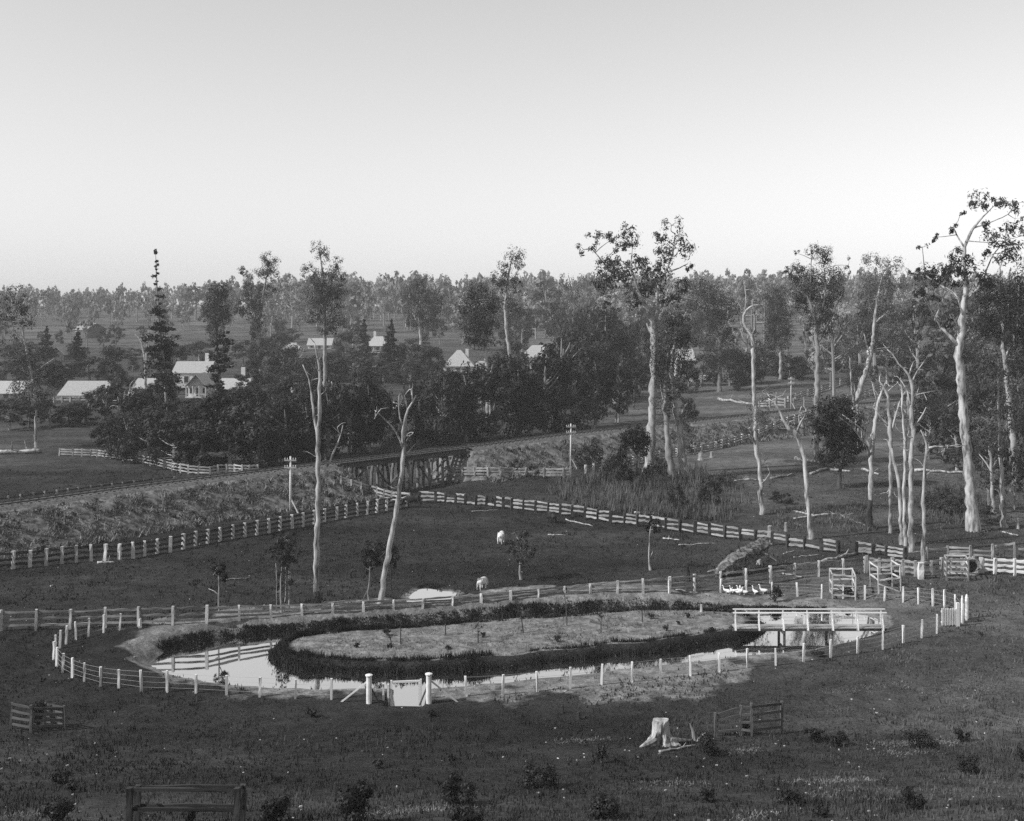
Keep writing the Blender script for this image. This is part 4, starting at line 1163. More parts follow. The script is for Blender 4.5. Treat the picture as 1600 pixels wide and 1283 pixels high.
# cluster of dead saplings at right
G = 'ringbarked white dead trees right of the pond'
tree('dead_tree', 'white dead tree with a burnt lower trunk and long left limbs', (1358, 826),
     [[(1356, 826, 7.5), (1359, 800, 5), (1360.5, 765, 4.4), (1361.5, 725, 4.2), (1366, 675, 3.6), (1371, 630, 3), (1379, 608, 2), (1384, 597, 1.2)],
      [(1359, 714, 2.6), (1355, 700, 2.2), (1349, 690, 1.8), (1336, 671, 1.5), (1322, 660, 1.2), (1312, 652, .7)], [(1361, 703, 2.2), (1352, 680, 1.8), (1345, 668, 1.4), (1330, 658, 1.1), (1316, 648, .6)], [(1371, 630, 1.6), (1366, 610, 1.1), (1362, 596, .6)], [(1352, 685, .9), (1360, 683, .5)]], bark='bark_white', group=G, char=0.25)
tree('dead_tree', 'slim white dead tree with a wide fork, second of the dead cluster', (1391, 833),
     [[(1391, 833, 3.6), (1391.5, 780, 3), (1392, 725, 3.4), (1391, 670, 4.2), (1389, 637, 3.2), (1386, 612, 2.4), (1380, 602, 1.4), (1374, 596, .8)],
      [(1390, 668, 2.2), (1383, 659, 1.8), (1375, 652, 1.5), (1372, 644, 1.1), (1364, 636, .6)], [(1393, 675, 2), (1398, 655, 1.7), (1403, 636, 1.5), (1408, 622, 1.2), (1415, 611, .7)], [(1387, 612, 1.2), (1396, 603, .9), (1404, 597, .5)], [(1391, 775, .8), (1385, 770, .5)]], bark='bark_white', group=G)
tree('dead_tree', 'pair-stemmed white dead tree bowed to the left, mid dead cluster', (1409, 851),
     [[(1409, 851, 4.6), (1408, 810, 4), (1406, 760, 3.8), (1402, 735, 3.4), (1396, 720, 2.6), (1393, 700, 1.6)]], bark='bark_white', group=G)
tree('dead_tree', 'straight thin white dead pole tree in the middle of the dead cluster', (1414.5, 853),
     [[(1414.5, 853, 4), (1413, 800, 3.4), (1412.5, 745, 3), (1414, 700, 2.6), (1411, 650, 2.2), (1409, 610, 1.6), (1407, 590, .9)], [(1413, 720, 1.6), (1417, 690, 1.3), (1418, 650, 1), (1417, 625, .6)]], bark='bark_white', group=G)
tree('dead_tree', 'thick white dead tree with twisted antler top, tallest of the dead cluster', (1422.5, 864),
     [[(1422.5, 864, 5.8), (1423, 810, 4.8), (1424, 750, 4.4), (1425, 700, 4.2), (1426, 660, 4.2), (1424, 635, 3.4), (1427, 610, 3), (1423, 590, 2.4), (1414, 577, 2), (1402, 568, 1.7), (1398, 556, 1.4), (1386, 546, .8)],
      [(1423, 632, 2), (1419, 615, 1.6), (1413, 600, 1.2), (1402, 588, .7)], [(1420, 588, 1.4), (1421, 575, 1.1), (1427, 566, .7)], [(1425, 597, 1.5), (1433, 580, 1.2), (1446, 562, .7)], [(1430, 664, 1.5), (1438, 652, 1.2), (1446, 645, 1), (1447, 636, .6)], [(1428, 622, 1.6), (1435, 612, 1.3), (1448, 616, 1), (1461, 611, .6)], [(1423, 685, 1), (1418, 680, .6)]], bark='bark_white', group=G)
tree('dead_tree', 'crooked thin white dead tree with a long sideways branch, rightmost of the cluster', (1441, 884),
     [[(1441, 884, 5), (1443, 850, 4), (1444.5, 812, 3.4), (1441, 777, 3.2), (1446, 740, 3), (1443, 723, 2.6), (1451, 701, 2.4), (1445, 688, 1.9), (1440, 677, 1.4), (1438.5, 672, 1)],
      [(1451, 700, 2), (1462, 695, 1.7), (1477, 700, 1.5), (1486, 697, 1.2), (1496, 694, 1), (1508, 697, .5)], [(1476, 700, 1.2), (1475, 706, 1.4), (1473, 712, .9)]], bark='bark_white', group=G)
tree('dead_tree', 'white dead tree with an arching left limb like a raised arm', (1267, 842),
     [[(1267, 842, 5.2), (1264, 815, 4.2), (1261.5, 787, 3.8), (1259.5, 740, 3.6), (1256, 712, 3.5), (1250, 690, 3.8), (1245, 675, 4), (1232, 670, 3.6), (1226, 660, 2.8), (1222, 650, 2.3), (1213, 631, 1.9), (1207, 626, 1.4), (1200, 623, .9)],
      [(1246, 674, 2.4), (1250, 662, 2), (1256, 655, 1.7), (1259, 645, 1.2), (1262, 636, .7)], [(1249, 662, 1.4), (1247, 648, 1.1), (1251, 638, .7)], [(1213, 631, 1.1), (1212, 622, .8), (1213, 613, .5)], [(1206, 625, .9), (1201, 617, .6)]], bark='bark_white', group=G)
tree('dense_tree', 'low dense dark tree casting a broad shadow on the right paddock', (1311, 763),
     [[(1311, 763, 3.6), (1314, 735, 3), (1318, 710, 2.6), (1316, 680, 2)], [(1317, 720, 1.6), (1300, 690, 1.2)]],
     [(1300, 635, 18, 15), (1285, 655, 14, 16), (1320, 645, 18, 16), (1335, 668, 14, 16), (1300, 668, 20, 15), (1322, 690, 20, 14), (1295, 690, 18, 12), (1308, 712, 24, 12), (1290, 715, 12, 9, .7), (1338, 695, 11, 11), (1310, 655, 22, 25)], dens=1.6, bark='bark_dark', leaf='leaf_black', size=0.22)
# left side
tree('gum_tree', 'feathery grey gum on one thin white trunk at far left', (57, 699),
     [[(57, 699, 2.8), (55.5, 670, 2.3), (57, 640, 2), (55, 610, 2), (47, 575, 1.8), (39, 540, 1.6), (35, 510, 1.3), (32, 480, .9)], [(50, 585, 1.2), (70, 570, .9), (85, 560, .6)], [(40, 545, 1.2), (22, 515, .9), (12, 490, .6)]],
     [(12, 472, 16, 11, .6), (30, 456, 13, 9, .7), (24, 492, 20, 14, .6), (38, 480, 10, 14, .8), (42, 505, 9, 12, .6), (45, 555, 24, 16, .7), (60, 590, 26, 18, .8), (28, 610, 20, 16, .7), (78, 590, 18, 16, .7), (50, 620, 24, 14, .8), (20, 535, 16, 14, .5), (65, 630, 18, 14, .8)], dens=0.7, bark='bark_white', leaf='leaf_mid', size=0.2)
tree('gum_tree', 'lopped dark gum with a curled wisp at its top above the valley', (407, 597),
     [[(407, 597, 3), (407, 570, 2.8), (404, 545, 2.8), (402, 520, 2.6), (399, 495, 2), (393, 465, 1.5), (388, 440, 1), (384, 425, .6)], [(404, 505, 2), (410, 470, 1.6), (416, 435, 1.2), (424, 410, .7)], [(404, 545, 1.2), (410, 555, .9)]],
     [(381, 424, 6, 7, .9), (388, 441, 6, 10), (392, 466, 10, 13), (377, 482, 9, 10), (398, 488, 10, 14), (407, 462, 8, 14), (422, 406, 11, 9, .9), (418, 424, 13, 12), (427, 445, 9, 8, .8), (405, 515, 10, 14, .8), (408, 545, 6, 10, .7)], dens=1.2, bark='bark_pale', leaf='leaf_mid')
tree('gum_tree', 'tall slender gum with tiered open foliage behind the dead white tree', (508, 642),
     [[(508, 642, 3.4), (508, 600, 3.2), (507.5, 550, 2.8), (507, 500, 2.4), (506, 450, 1.8), (504, 420, 1.3), (498, 390, .8)], [(507, 480, 1.5), (518, 455, 1.1), (527, 425, .7)], [(506, 450, 1.2), (495, 430, .9), (484, 420, .6)], [(507, 510, 1.3), (495, 490, .9)]],
     [(499, 388, 12, 9, .6), (505, 402, 10, 8, .6), (482, 425, 9, 11, .9), (527, 414, 8, 10, .6), (524, 432, 14, 12, .9), (501, 435, 13, 14, .7), (494, 460, 16, 13), (524, 456, 14, 12), (513, 478, 20, 12), (494, 497, 13, 9), (524, 502, 14, 9), (511, 514, 13, 7), (535, 440, 6, 6, .7), (508, 460, 14, 14, .8)], dens=1.0, bark='bark_grey', leaf='leaf_mid')
tree('gum_tree', 'round-crowned gum on a clear white trunk in the middle distance', (659, 573),
     [[(659, 573, 2.8), (658, 550, 2.4), (657, 525, 2), (655, 500, 1.6), (656, 470, 1.1)], [(657, 520, 1.4), (668, 500, 1.1), (678, 480, .7)], [(656, 510, 1.2), (645, 490, .9)]],
     [(657, 438, 12, 9, .9), (645, 458, 15, 13), (662, 462, 15, 14), (682, 478, 12, 14), (652, 482, 18, 12, .9), (668, 492, 14, 12), (640, 500, 9, 9), (675, 507, 9, 9), (655, 508, 12, 8, .7), (686, 462, 8, 10, .7)], dens=1.0, bark='bark_white', leaf='leaf_mid')
tree('gum_tree', 'dark rounded gum left of the tall thin-topped gum at centre', (762, 655),
     [[(762, 655, 3.2), (761, 610, 2.8), (760, 570, 2.6), (757, 530, 2.2), (752, 490, 1.6)], [(758, 540, 1.6), (770, 510, 1.1), (772, 485, .7)], [(766, 655, 2.2), (766, 620, 2), (764, 590, 1.6), (770, 570, 1)]],
     [(745, 455, 17, 10), (733, 478, 16, 14, 1.1), (765, 475, 14, 13), (750, 490, 18, 14), (738, 505, 18, 12), (762, 508, 16, 12), (755, 530, 18, 12), (735, 525, 12, 12)], dens=1.2, bark='bark_pale', leaf='leaf_dark')
tree('gum_tree', 'tall thin-topped gum with sparse upper branches left of centre', (801, 658),
     [[(801, 658, 3.4), (800, 610, 3), (798, 570, 2.8), (792, 520, 2.6), (789, 480, 2.3), (791, 450, 2), (796, 420, 1.5), (803, 395, .8)], [(790, 470, 1.5), (780, 445, 1.1), (772, 435, .7)], [(792, 445, 1.3), (806, 430, 1), (815, 410, .6)]],
     [(803, 397, 13, 10, .7), (812, 412, 9, 9, .7), (788, 420, 10, 9, .8), (778, 437, 12, 10, .9), (797, 440, 11, 12, .8), (808, 448, 8, 10, .7), (780, 462, 12, 10, .8), (800, 480, 10, 12, .6)], dens=0.95, bark='bark_pale', leaf='leaf_mid')
tree('gum_tree', 'thin hazy gum rising above the thicket right of centre', (893, 560),
     [[(893, 560, 2), (894, 520, 1.8), (897, 480, 1.5), (893, 450, 1.1), (888, 430, .6)]], [(885, 440, 12, 9, .7), (897, 458, 11, 10, .7), (890, 475, 14, 10, .7), (900, 490, 12, 12, .7), (878, 452, 10, 6, .6)], dens=0.8, bark='bark_grey', leaf='leaf_light')
# far dead trees and poles
tree('dead_tree', 'forked pale dead tree standing over the far sheds at left', (228, 612),
     [[(228, 612, 2.6), (227, 585, 2.4), (226, 560, 2.2), (223, 540, 1.6), (219, 530, 1.2), (211, 523, .7)], [(228, 570, 1.6), (229, 545, 1.3), (232, 518, .8)]], bark='bark_pale')
tree('dead_tree', 'small branching bleached dead tree in the field gap at left', (191, 672),
     [[(191, 672, 1.8), (192, 655, 1.4), (196, 640, 1.2), (201, 625, .9), (210, 613, .5)], [(193, 650, 1.1), (187, 635, .9), (184, 620, .5)], [(197, 638, .9), (193, 624, .7), (195, 612, .4)], [(202, 624, .7), (201, 614, .4)]], bark='bark_white')
tree('dead_tree', 'single bare pale pole trunk in the thicket right of the forked dead tree', (520, 671),
     [[(520, 671, 2.1), (519.5, 640, 1.8), (519.5, 610, 1.6), (518, 595, 1)]], bark='bark_white')
tree('dead_tree', 'short crooked pale stub in the valley behind the small shed', (466, 589), [[(466, 589, 1.4), (466, 575, 1.2), (465, 560, 1.0), (462, 555, .6)]], bark='bark_white')
tree('dead_tree', 'white fork-limbed dead stem before the dark thicket at centre', (783, 625),
     [[(783, 625, 1.9), (783, 605, 1.6), (783, 590, 1.5), (784, 572, 1)], [(783, 592, 1.2), (779, 582, .9), (775, 577, .5)], [(783, 596, .8), (770, 593, .7), (757, 595, .4)]], bark='bark_white')
for k, (x, y0_, y1_, w_, lb) in enumerate([(802, 650, 585, 1.8, 'thin white bare stem in the thicket right of the forked stem'), (966, 660, 628, 2.0, 'short white trunk at the right end of the dark thicket'), (945, 612, 585, 1.9, 'white trunk under the layered pine in the thicket'),
                             (1418, 672, 620, 1.8, 'bare white stake-like stem beyond the dead cluster'), (1340, 705, 640, 1.5, 'thin white stake-like stem left of the dead cluster'), (433, 725, 640, 1.3, 'thin grey stem before the left thicket')]):
    tree('bare_stem', lb, (x, y0_), [[(x, y0_, w_), (x + 1, (y0_ + y1_) / 2, w_ * .85), (x - .5, y1_, w_ * .5)]], bark='bark_pale', cat='tree trunk')

# ------------------------------------------------------------------ layered pines
def pine(label, base, top, tiers, n=6, leaf='leaf_black', dens=1.0, bark='bark_grey', lean=0.0, name='pine_tree', r0=2.6, size=0.24, sag=0.12):
    rng = np.random.default_rng(int(base[0] * 3 + top))
    g = ground(*base); d = g[1]; m = d / FOC
    root = thing(name, label, 'pine tree', g)
    h = (base[1] - top) * m
    tp = g + np.array([lean * m, 0, h])
    k = np.linspace(0, 1, 10)[:, None]
    P = g + (tp - g) * k; P[:, 0] += np.sin(k[:, 0] * 7) * 0.15
    P[0, 2] -= 0.4
    v, f = tube(P, np.linspace(r0, 0.35, 10) * m, 8)
    part('trunk', root, v, f, bark, True)
    br, lf = [], []
    sz = max(size, m * 1.8)
    for (py, hw) in tiers:
        t = (base[1] - py) / (base[1] - top)
        c = g + (tp - g) * t
        for j in range(n if hw > 9 or name == 'cone_pine' else 2):
            a = rng.uniform(0, 6.283); L = hw * m * rng.choice([.35, .6, .85, 1.0, 1.25])
            cz = c + np.array([0, 0, rng.uniform(-5, 5) * m])
            e = cz + np.array([math.cos(a) * L, math.sin(a) * L, rng.uniform(-sag, sag * .4) * L])
            br.append(tube([cz, (cz + e) / 2 + [0, 0, -.03 * L], e], [0.05 + L * .015, 0.035 + L * .01, 0.02], 4))
            cnt = int(dens * (12 + hw * 3.0))
            u = rng.random(cnt) ** 0.6
            p = cz + (e - cz) * u[:, None] * 1.03 + rng.normal(size=(cnt, 3)) * np.array([.14, .14, .13]) * (L * .5 + .4)
            nm = np.column_stack([rng.normal(size=cnt), rng.normal(size=cnt), np.ones(cnt)])
            lf.append(leaves(rng, p, nm, sz, 0.5, 0.0))
    part('crown', root, *cat_meshes(lf), leaf)
    o = part('branches', root, *cat_meshes(br), bark); o['kind'] = 'stuff'
    return root
tiers = [(392, 9), (398, 3), (411, 6), (420, 3), (431, 8), (443, 5), (453, 6), (467, 7), (473, 6), (482, 8), (487, 12), (490, 12), (507, 15), (511, 17), (513, 15), (529, 22), (532, 22), (541, 28), (545, 28), (548, 26), (557, 20), (569, 24), (572, 22), (588, 28), (591, 26), (603, 20), (607, 22), (620, 18)]
pine('very tall bunya-like pine with sparse ragged whorls at left', (262, 667), 391, tiers, n=6, leaf='leaf_black', lean=-20, r0=3.4)
pine('pine with dark tufted pads beside the gabled house', (333, 675), 512, [(y, w) for y, w in zip(range(520, 625, 9), [9, 14, 18, 21, 20, 22, 18, 19, 15, 20, 13, 10])], n=5, lean=20, r0=2.6, bark='bark_pale')
tree('gum_tree', 'club-shaped dark gum crown with bulging top behind the gabled house', (339, 600),
     [[(339, 600, 3), (339, 560, 2.6), (339, 520, 2.4), (338, 490, 2), (341, 455, 1.2)]],
     [(342, 452, 13, 9), (348, 460, 8, 8), (334, 470, 12, 12), (346, 480, 12, 13), (330, 488, 13, 10), (342, 500, 16, 9), (352, 495, 8, 8), (322, 495, 6, 6, .7), (335, 520, 10, 10, .7)], dens=1.3, bark='bark_dark', leaf='leaf_dark')
pine('layered hoop-like pine above the right part of the thicket', (947, 612), 463, [(y, w) for y, w in zip(range(468, 560, 8), [8, 13, 17, 19, 20, 18, 22, 20, 24, 20, 22, 18])], n=5, leaf='leaf_black', r0=2.2)
cone = lambda y0, y1, w, k: [(y0 + (y1 - y0) * i / (k - 1), 1.2 + w * (i / (k - 1)) ** 0.85) for i in range(k)]
pine('small dark cone-shaped pine left of the other cone pine', (73, 566), 512, cone(515, 556, 13, 11), n=9, dens=1.4, name='cone_pine', r0=1.5)
pine('dark cone-shaped pine below the far barn', (122, 584), 514, cone(518, 575, 14, 12), n=9, dens=1.4, name='cone_pine', r0=1.6)
pine('broad dark cone pine in front of the white verandah house', (612, 582), 500, cone(505, 572, 20, 12), n=9, dens=1.4, name='cone_pine', r0=1.8)
pine('narrow dark pine left of the white verandah house', (569, 560), 499, cone(503, 552, 13, 10), n=9, dens=1.4, name='cone_pine', r0=1.6)

# ------------------------------------------------------------------ dense trees of the creek thicket (kinds built once, then copied)
def unit_tree(seed, kind):
    g = np.random.default_rng(seed)
    tw, lf = [], []
    trunk_h = {'dense': .35, 'loose': .45, 'gum': .6, 'bush': .2}[kind]
    P = np.array([[0, 0, -.06], [g.uniform(-.02, .02), g.uniform(-.02, .02), trunk_h * .6], [g.uniform(-.06, .06), g.uniform(-.06, .06), .62], [g.uniform(-.08, .08), g.uniform(-.08, .08), .85]])
    r = {'dense': .028, 'loose': .022, 'gum': .020, 'bush': .016}[kind]
    tw.append(tube(*resample(P, [r * 1.3, r, r * .7, r * .25], .08), 6))
    nb = {'dense': 22, 'loose': 17, 'gum': 13, 'bush': 13}[kind]
    for b in range(nb):
        a = g.uniform(0, 6.283)
        zz = {'dense': g.uniform(.06, .88), 'loose': g.uniform(.2, .92), 'gum': g.uniform(.48, .95), 'bush': g.uniform(.14, .8)}[kind]
        prof = {'dense': .40 * math.sin(math.pi * min(.93, zz * .75 + .2)) + .05, 'loose': .32 * math.sin(math.pi * zz ** 1.3) + .04, 'gum': .24 * math.sin(math.pi * (zz - .35) / .65) + .05, 'bush': .42 * math.sin(math.pi * (zz * .8 + .2)) + .05}[kind]
        rr = prof * g.uniform(.5, 1.0)
        c = np.array([math.cos(a) * rr, math.sin(a) * rr, zz])
        br = {'dense': g.uniform(.10, .18), 'loose': g.uniform(.08, .14), 'gum': g.uniform(.06, .11), 'bush': g.uniform(.12, .2)}[kind]
        n = {'dense': 250, 'loose': 170, 'gum': 110, 'bush': 200}[kind]
        p, nm, cc = blob_points(g, c, np.array([br * 1.15, br * 1.15, br * .85]), n, 16, .2)
        lf.append(leaves(g, p, nm, {'dense': .024, 'loose': .025, 'gum': .026, 'bush': .03}[kind], .5, .2))
        j = np.array([0, 0, zz * .7]); tw.append(tube([j, (j + c) / 2 + [0, 0, -.02], c], [r * .45, r * .3, r * .12], 4))
    return mesh_np('trunk', *cat_meshes(tw)), mesh_np('crown', *cat_meshes(lf))
KINDS = {}
for kind, cnt in (('dense', 5), ('loose', 4), ('gum', 6), ('bush', 4)):
    KINDS[kind] = [unit_tree(100 + 17 * i + len(kind), kind) for i in range(cnt)]
_kc = {}
def kind_mesh(kind, i, leaf, bark):
    k = (kind, i, leaf, bark)
    if k not in _kc:
        t, c = KINDS[kind][i]
        t, c = t.copy(), c.copy()
        t.materials.append(M[bark]); c.materials.append(M[leaf])
        _kc[k] = (t, c)
    return _kc[k]
def plant(name, label, px, py, h_px, w_px, kind='dense', leaf='leaf_dark', bark='bark_dark', group=None, cat='tree', rng=R, g=None):
    g = ground(px, py) if g is None else g
    h = h_px / FOC * g[1]; w = w_px / FOC * g[1] / .82
    root = thing(name, label, cat, g, group, rng.uniform(0, 6.283))
    t, c = kind_mesh(kind, int(rng.integers(len(KINDS[kind]))), leaf, bark)
    for nm_, me in (('trunk', t), ('crown', c)):
        o = bpy.data.objects.new(nm_, me); o.scale = (w, w, h); link(o, root)
    return root

THICK = [
 (('dark tree', 'behind the curving field fence'), 'left creek thicket', 'dense', 'leaf_dark',
  [(172, 703, 55, 45), (198, 716, 70, 58), (232, 722, 80, 66), (272, 729, 90, 70), (315, 733, 90, 72), (358, 735, 105, 76), (402, 733, 110, 78), (446, 727, 105, 70), (212, 694, 80, 52), (262, 700, 70, 58), (306, 702, 80, 64), (350, 700, 90, 68), (395, 700, 95, 70), (440, 700, 90, 66), (225, 672, 62, 48), (285, 672, 48, 56), (332, 668, 44, 56), (378, 668, 60, 56), (425, 668, 66, 60), (245, 652, 52, 46)]),
 (('black leafy tree', 'left of the trestle'), 'thicket left of the trestle', 'dense', 'leaf_black',
  [(478, 720, 90, 52), (512, 714, 95, 56), (545, 708, 100, 56), (578, 702, 95, 54), (606, 696, 60, 44), (470, 690, 85, 56), (530, 680, 80, 56), (565, 674, 75, 56), (492, 662, 66, 50), (455, 655, 60, 50), (577, 650, 55, 34)]),
 (('dark tree', 'in the thicket above the trestle'), 'big thicket above the trestle', 'dense', 'leaf_black',
  [(655, 694, 70, 56), (690, 694, 95, 66), (728, 690, 100, 70), (768, 687, 105, 72), (808, 684, 110, 76), (850, 680, 115, 78), (892, 673, 110, 76), (930, 668, 105, 70), (962, 662, 80, 52), (672, 660, 60, 60), (710, 652, 58, 66), (752, 645, 56, 70), (797, 640, 72, 56), (838, 636, 50, 72), (880, 630, 95, 76), (922, 626, 95, 70), (960, 620, 85, 60), (990, 640, 60, 36), (802, 600, 62, 40), (895, 584, 80, 56), (935, 582, 88, 66), (975, 588, 80, 56), (888, 545, 48, 46), (925, 545, 52, 46), (1000, 590, 70, 40), (775, 606, 50, 44)]),
 (('loose tree', 'in the far left bush'), 'bush at far left', 'loose', 'leaf_dark',
  [(14, 672, 46, 54), (45, 668, 46, 50), (78, 668, 48, 46), (106, 664, 36, 46), (135, 662, 44, 52), (163, 660, 60, 46), (152, 634, 30, 30), (200, 645, 34, 40), (183, 622, 44, 36), (8, 640, 18, 40), (92, 603, 34, 60), (140, 596, 46, 60), (40, 600, 40, 50), (248, 632, 26, 40), (175, 592, 52, 44)]),
 (('garden tree', 'among the valley houses'), 'trees among the valley houses', 'dense', 'leaf_dark',
  [(275, 588, 50, 44), (312, 566, 36, 40), (392, 620, 50, 44), (412, 604, 56, 50), (440, 592, 50, 50), (470, 596, 42, 44), (540, 556, 40, 32), (553, 596, 50, 50), (582, 592, 30, 44), (600, 597, 28, 40), (640, 580, 50, 36), (632, 600, 40, 44), (672, 592, 54, 38), (705, 604, 24, 40), (660, 592, 34, 40), (505, 596, 40, 50), (525, 590, 46, 46), (456, 534, 22, 26), (380, 572, 40, 40), (432, 566, 46, 44), (408, 556, 30, 40), (318, 640, 22, 40), (355, 636, 24, 44), (385, 640, 40, 46), (655, 545, 22, 30), (650, 640, 36, 40), (30, 560, 30, 50), (205, 560, 20, 34)]),
 (('dark tree', 'along the far right paddock'), 'far right paddock trees', 'dense', 'leaf_dark',
  [(1020, 606, 60, 46), (1095, 604, 54, 46), (1140, 602, 62, 50), (1165, 600, 60, 44), (1075, 614, 40, 38), (1235, 592, 40, 40), (1258, 584, 36, 32), (1298, 596, 50, 46), (1322, 582, 40, 36), (1410, 592, 60, 54), (1440, 590, 56, 52), (1380, 580, 40, 44), (1195, 586, 56, 42), (1040, 580, 50, 40)]),
 (('grey tree', 'behind the huge right gum'), 'right edge scrub', 'loose', 'leaf_light',
  [(1462, 640, 76, 56), (1490, 660, 90, 60), (1528, 668, 100, 60), (1562, 690, 120, 64), (1594, 700, 130, 60), (1478, 700, 76, 52), (1512, 716, 90, 56), (1548, 735, 100, 56), (1580, 742, 110, 56), (1450, 610, 60, 50), (1540, 610, 80, 60), (1580, 620, 80, 60), (1604, 780, 110, 50), (1510, 600, 70, 56)]),
]
ORD = 'first second third fourth fifth sixth seventh eighth ninth tenth eleventh twelfth thirteenth fourteenth fifteenth sixteenth seventeenth eighteenth'.split()
ROW = ['nearest', 'second', 'third', 'fourth', 'fifth', 'sixth', 'seventh', 'eighth', 'ninth', 'tenth', 'eleventh']
for (look, where), gr, kd, lf_, lst in THICK:
    rows, prev = [], 1e9
    for q in sorted(lst, key=lambda q: -q[1]):
        for rw in rows:
            if abs(np.mean([r_[1] for r_ in rw]) - q[1]) < 17: rw.append(q); break
        else: rows.append([q])
    for ri, rw in enumerate(rows):
        for k, (x, y, h_, w_) in enumerate(sorted(rw)):
            k2 = kd if R.random() < .75 else ('loose' if kd == 'dense' else 'dense')
            plant('thicket_tree', '%s %s, %s from left in the %s row' % (look, where, ORD[k], ROW[ri]), x, y, h_ * R.uniform(.85, 1.1) * (1.18 if 'trestle' in where else 1), w_ * R.uniform(1.05, 1.35), k2, lf_ if R.random() < .8 else 'leaf_mid', 'bark_grey', gr)

wr = np.random.default_rng(77)
def belt(name, label, grp, n, x0, x1, y0, y1, h0, h1, kinds, lfs, bark, avoid=((560, 604), (690, 772), (818, 868), (1052, 1090), (440, 520), (262, 396))):
    xs = np.sort(x0 + (np.arange(n) + wr.uniform(.05, .95, n)) / n * (x1 - x0))
    W20 = 'first second third fourth fifth sixth seventh eighth ninth tenth eleventh twelfth thirteenth fourteenth fifteenth sixteenth seventeenth eighteenth nineteenth twentieth'.split()
    for k, x in enumerate(xs):
        h_ = wr.uniform(h0, h1)
        for a_, b_ in avoid:
            if a_ < x < b_: x = b_ + 3 if x - a_ > b_ - x else a_ - 3
        plant(name, label % W20[k], x, wr.uniform(y0, y1), h_, h_ * wr.uniform(.5, .85), kinds[int(wr.integers(len(kinds)))], lfs[int(wr.integers(len(lfs)))], bark, grp, rng=wr)
belt('slope_gum', 'slender gum on the right slope, %s from the left', 'gums on the right slope', 13, 1140, 1600, 545, 580, 50, 105, ['gum'], ['leaf_far_hazed', 'leaf_light', 'leaf_mid'], 'bark_pale')
belt('slope_tree', 'low leafy tree on the right slope, %s from the left', 'low trees on the right slope', 16, 1150, 1610, 570, 612, 26, 50, ['dense', 'loose'], ['leaf_dark', 'leaf_mid'], 'bark_grey')
belt('grove_tree', 'thin grey tree in the right edge grove, %s from the left', 'grove at the right edge', 18, 1440, 1625, 640, 750, 80, 140, ['loose', 'gum', 'loose'], ['leaf_light', 'leaf_mid', 'leaf_light'], 'bark_white')
belt('pale_gum', 'tall pale-leaved gum behind the dead white cluster, %s from the left', 'pale gums behind the dead cluster', 12, 1290, 1625, 585, 625, 100, 165, ['gum', 'gum', 'loose'], ['leaf_light', 'leaf_far_hazed', 'leaf_mid'], 'bark_white')
belt('sapling_tree', 'young bare-stemmed tree at the right foreground edge, %s from the left', 'young trees at the right edge', 8, 1535, 1625, 740, 815, 60, 110, ['gum'], ['leaf_light', 'leaf_mid'], 'bark_white')
belt('scrub_tree', 'scrubby dark tree between the houses, %s from the left', 'scrub between the valley houses', 18, 0, 690, 592, 640, 26, 48, ['dense', 'loose'], ['leaf_dark', 'leaf_mid', 'leaf_black'], 'bark_grey', ((90, 165), (205, 250), (262, 396), (452, 488)))
belt('valley_tree', 'small tree on the far valley rise, %s from the left', 'small trees on the far valley rise', 20, 0, 700, 524, 548, 20, 44, ['dense', 'loose', 'gum'], ['leaf_dark', 'leaf_mid'], 'bark_grey')
belt('garden_tree', 'garden tree below the far valley rise, %s from the left', 'garden trees below the far rise', 20, 20, 700, 556, 586, 20, 36, ['dense', 'loose'], ['leaf_dark', 'leaf_black'], 'bark_grey')
belt('belt_tree', 'leafy tree behind the centre thicket, %s from the left', 'trees behind the centre thicket', 18, 770, 1140, 530, 572, 50, 90, ['dense', 'loose', 'gum'], ['leaf_dark', 'leaf_mid'], 'bark_grey')

# individually told shrubs
SHR = [(993, 760, 96, 56, 'dense', 'leaf_black', 'tall dark bush under the tallest gum'), (920, 735, 52, 40, 'bush', 'leaf_black', 'dark bush at the foot of the right embankment by the far telegraph pole'),
       (805, 742, 26, 22, 'bush', 'leaf_black', 'small dark shrub in front of the white three-rail fence'), (832, 748, 26, 18, 'bush', 'leaf_dark', 'small dark shrub at the right end of the white three-rail fence'),
       (1110, 788, 42, 34, 'bush', 'leaf_dark', 'rounded bush in the tall grass left of the hooked dead tree'), (1058, 800, 52, 26, 'bush', 'leaf_dark', 'narrow dark bush in the tall grass below the blotched gum'),
       (1075, 655, 36, 30, 'dense', 'leaf_black', 'round dark shrub beside the track right of the tall gums'), (1120, 758, 24, 46, 'bush', 'leaf_dark', 'low bush right of the blotched gum trunk'),
       (1220, 786, 22, 30, 'bush', 'leaf_dark', 'low dark shrub left of the arm-shaped dead tree'), (1467, 800, 40, 44, 'bush', 'leaf_mid', 'grey scrub bush right of the dead cluster'),
       (1495, 806, 46, 36, 'bush', 'leaf_mid', 'grey scrub bush left of the huge gum base'), (1548, 816, 30, 30, 'bush', 'leaf_mid', 'grey scrub bush right of the huge gum base'),
       (1474, 776, 16, 26, 'bush', 'leaf_dark', 'small dark bush behind the dead cluster'), (1380, 862, 14, 20, 'bush', 'leaf_dark', 'small bush on the pale-railed fence by the dead cluster'),
       (960, 752, 44, 34, 'bush', 'leaf_dark', 'dark bush left of the tallest gum base'), (1035, 745, 36, 26, 'bush', 'leaf_dark', 'dark bush between the tall gum trunks')]
for x, y, h_, w_, kd, lf_, lb in SHR:
    plant('shrub', lb, x, y, h_, w_, kd, lf_, 'bark_dark', None, 'shrub')

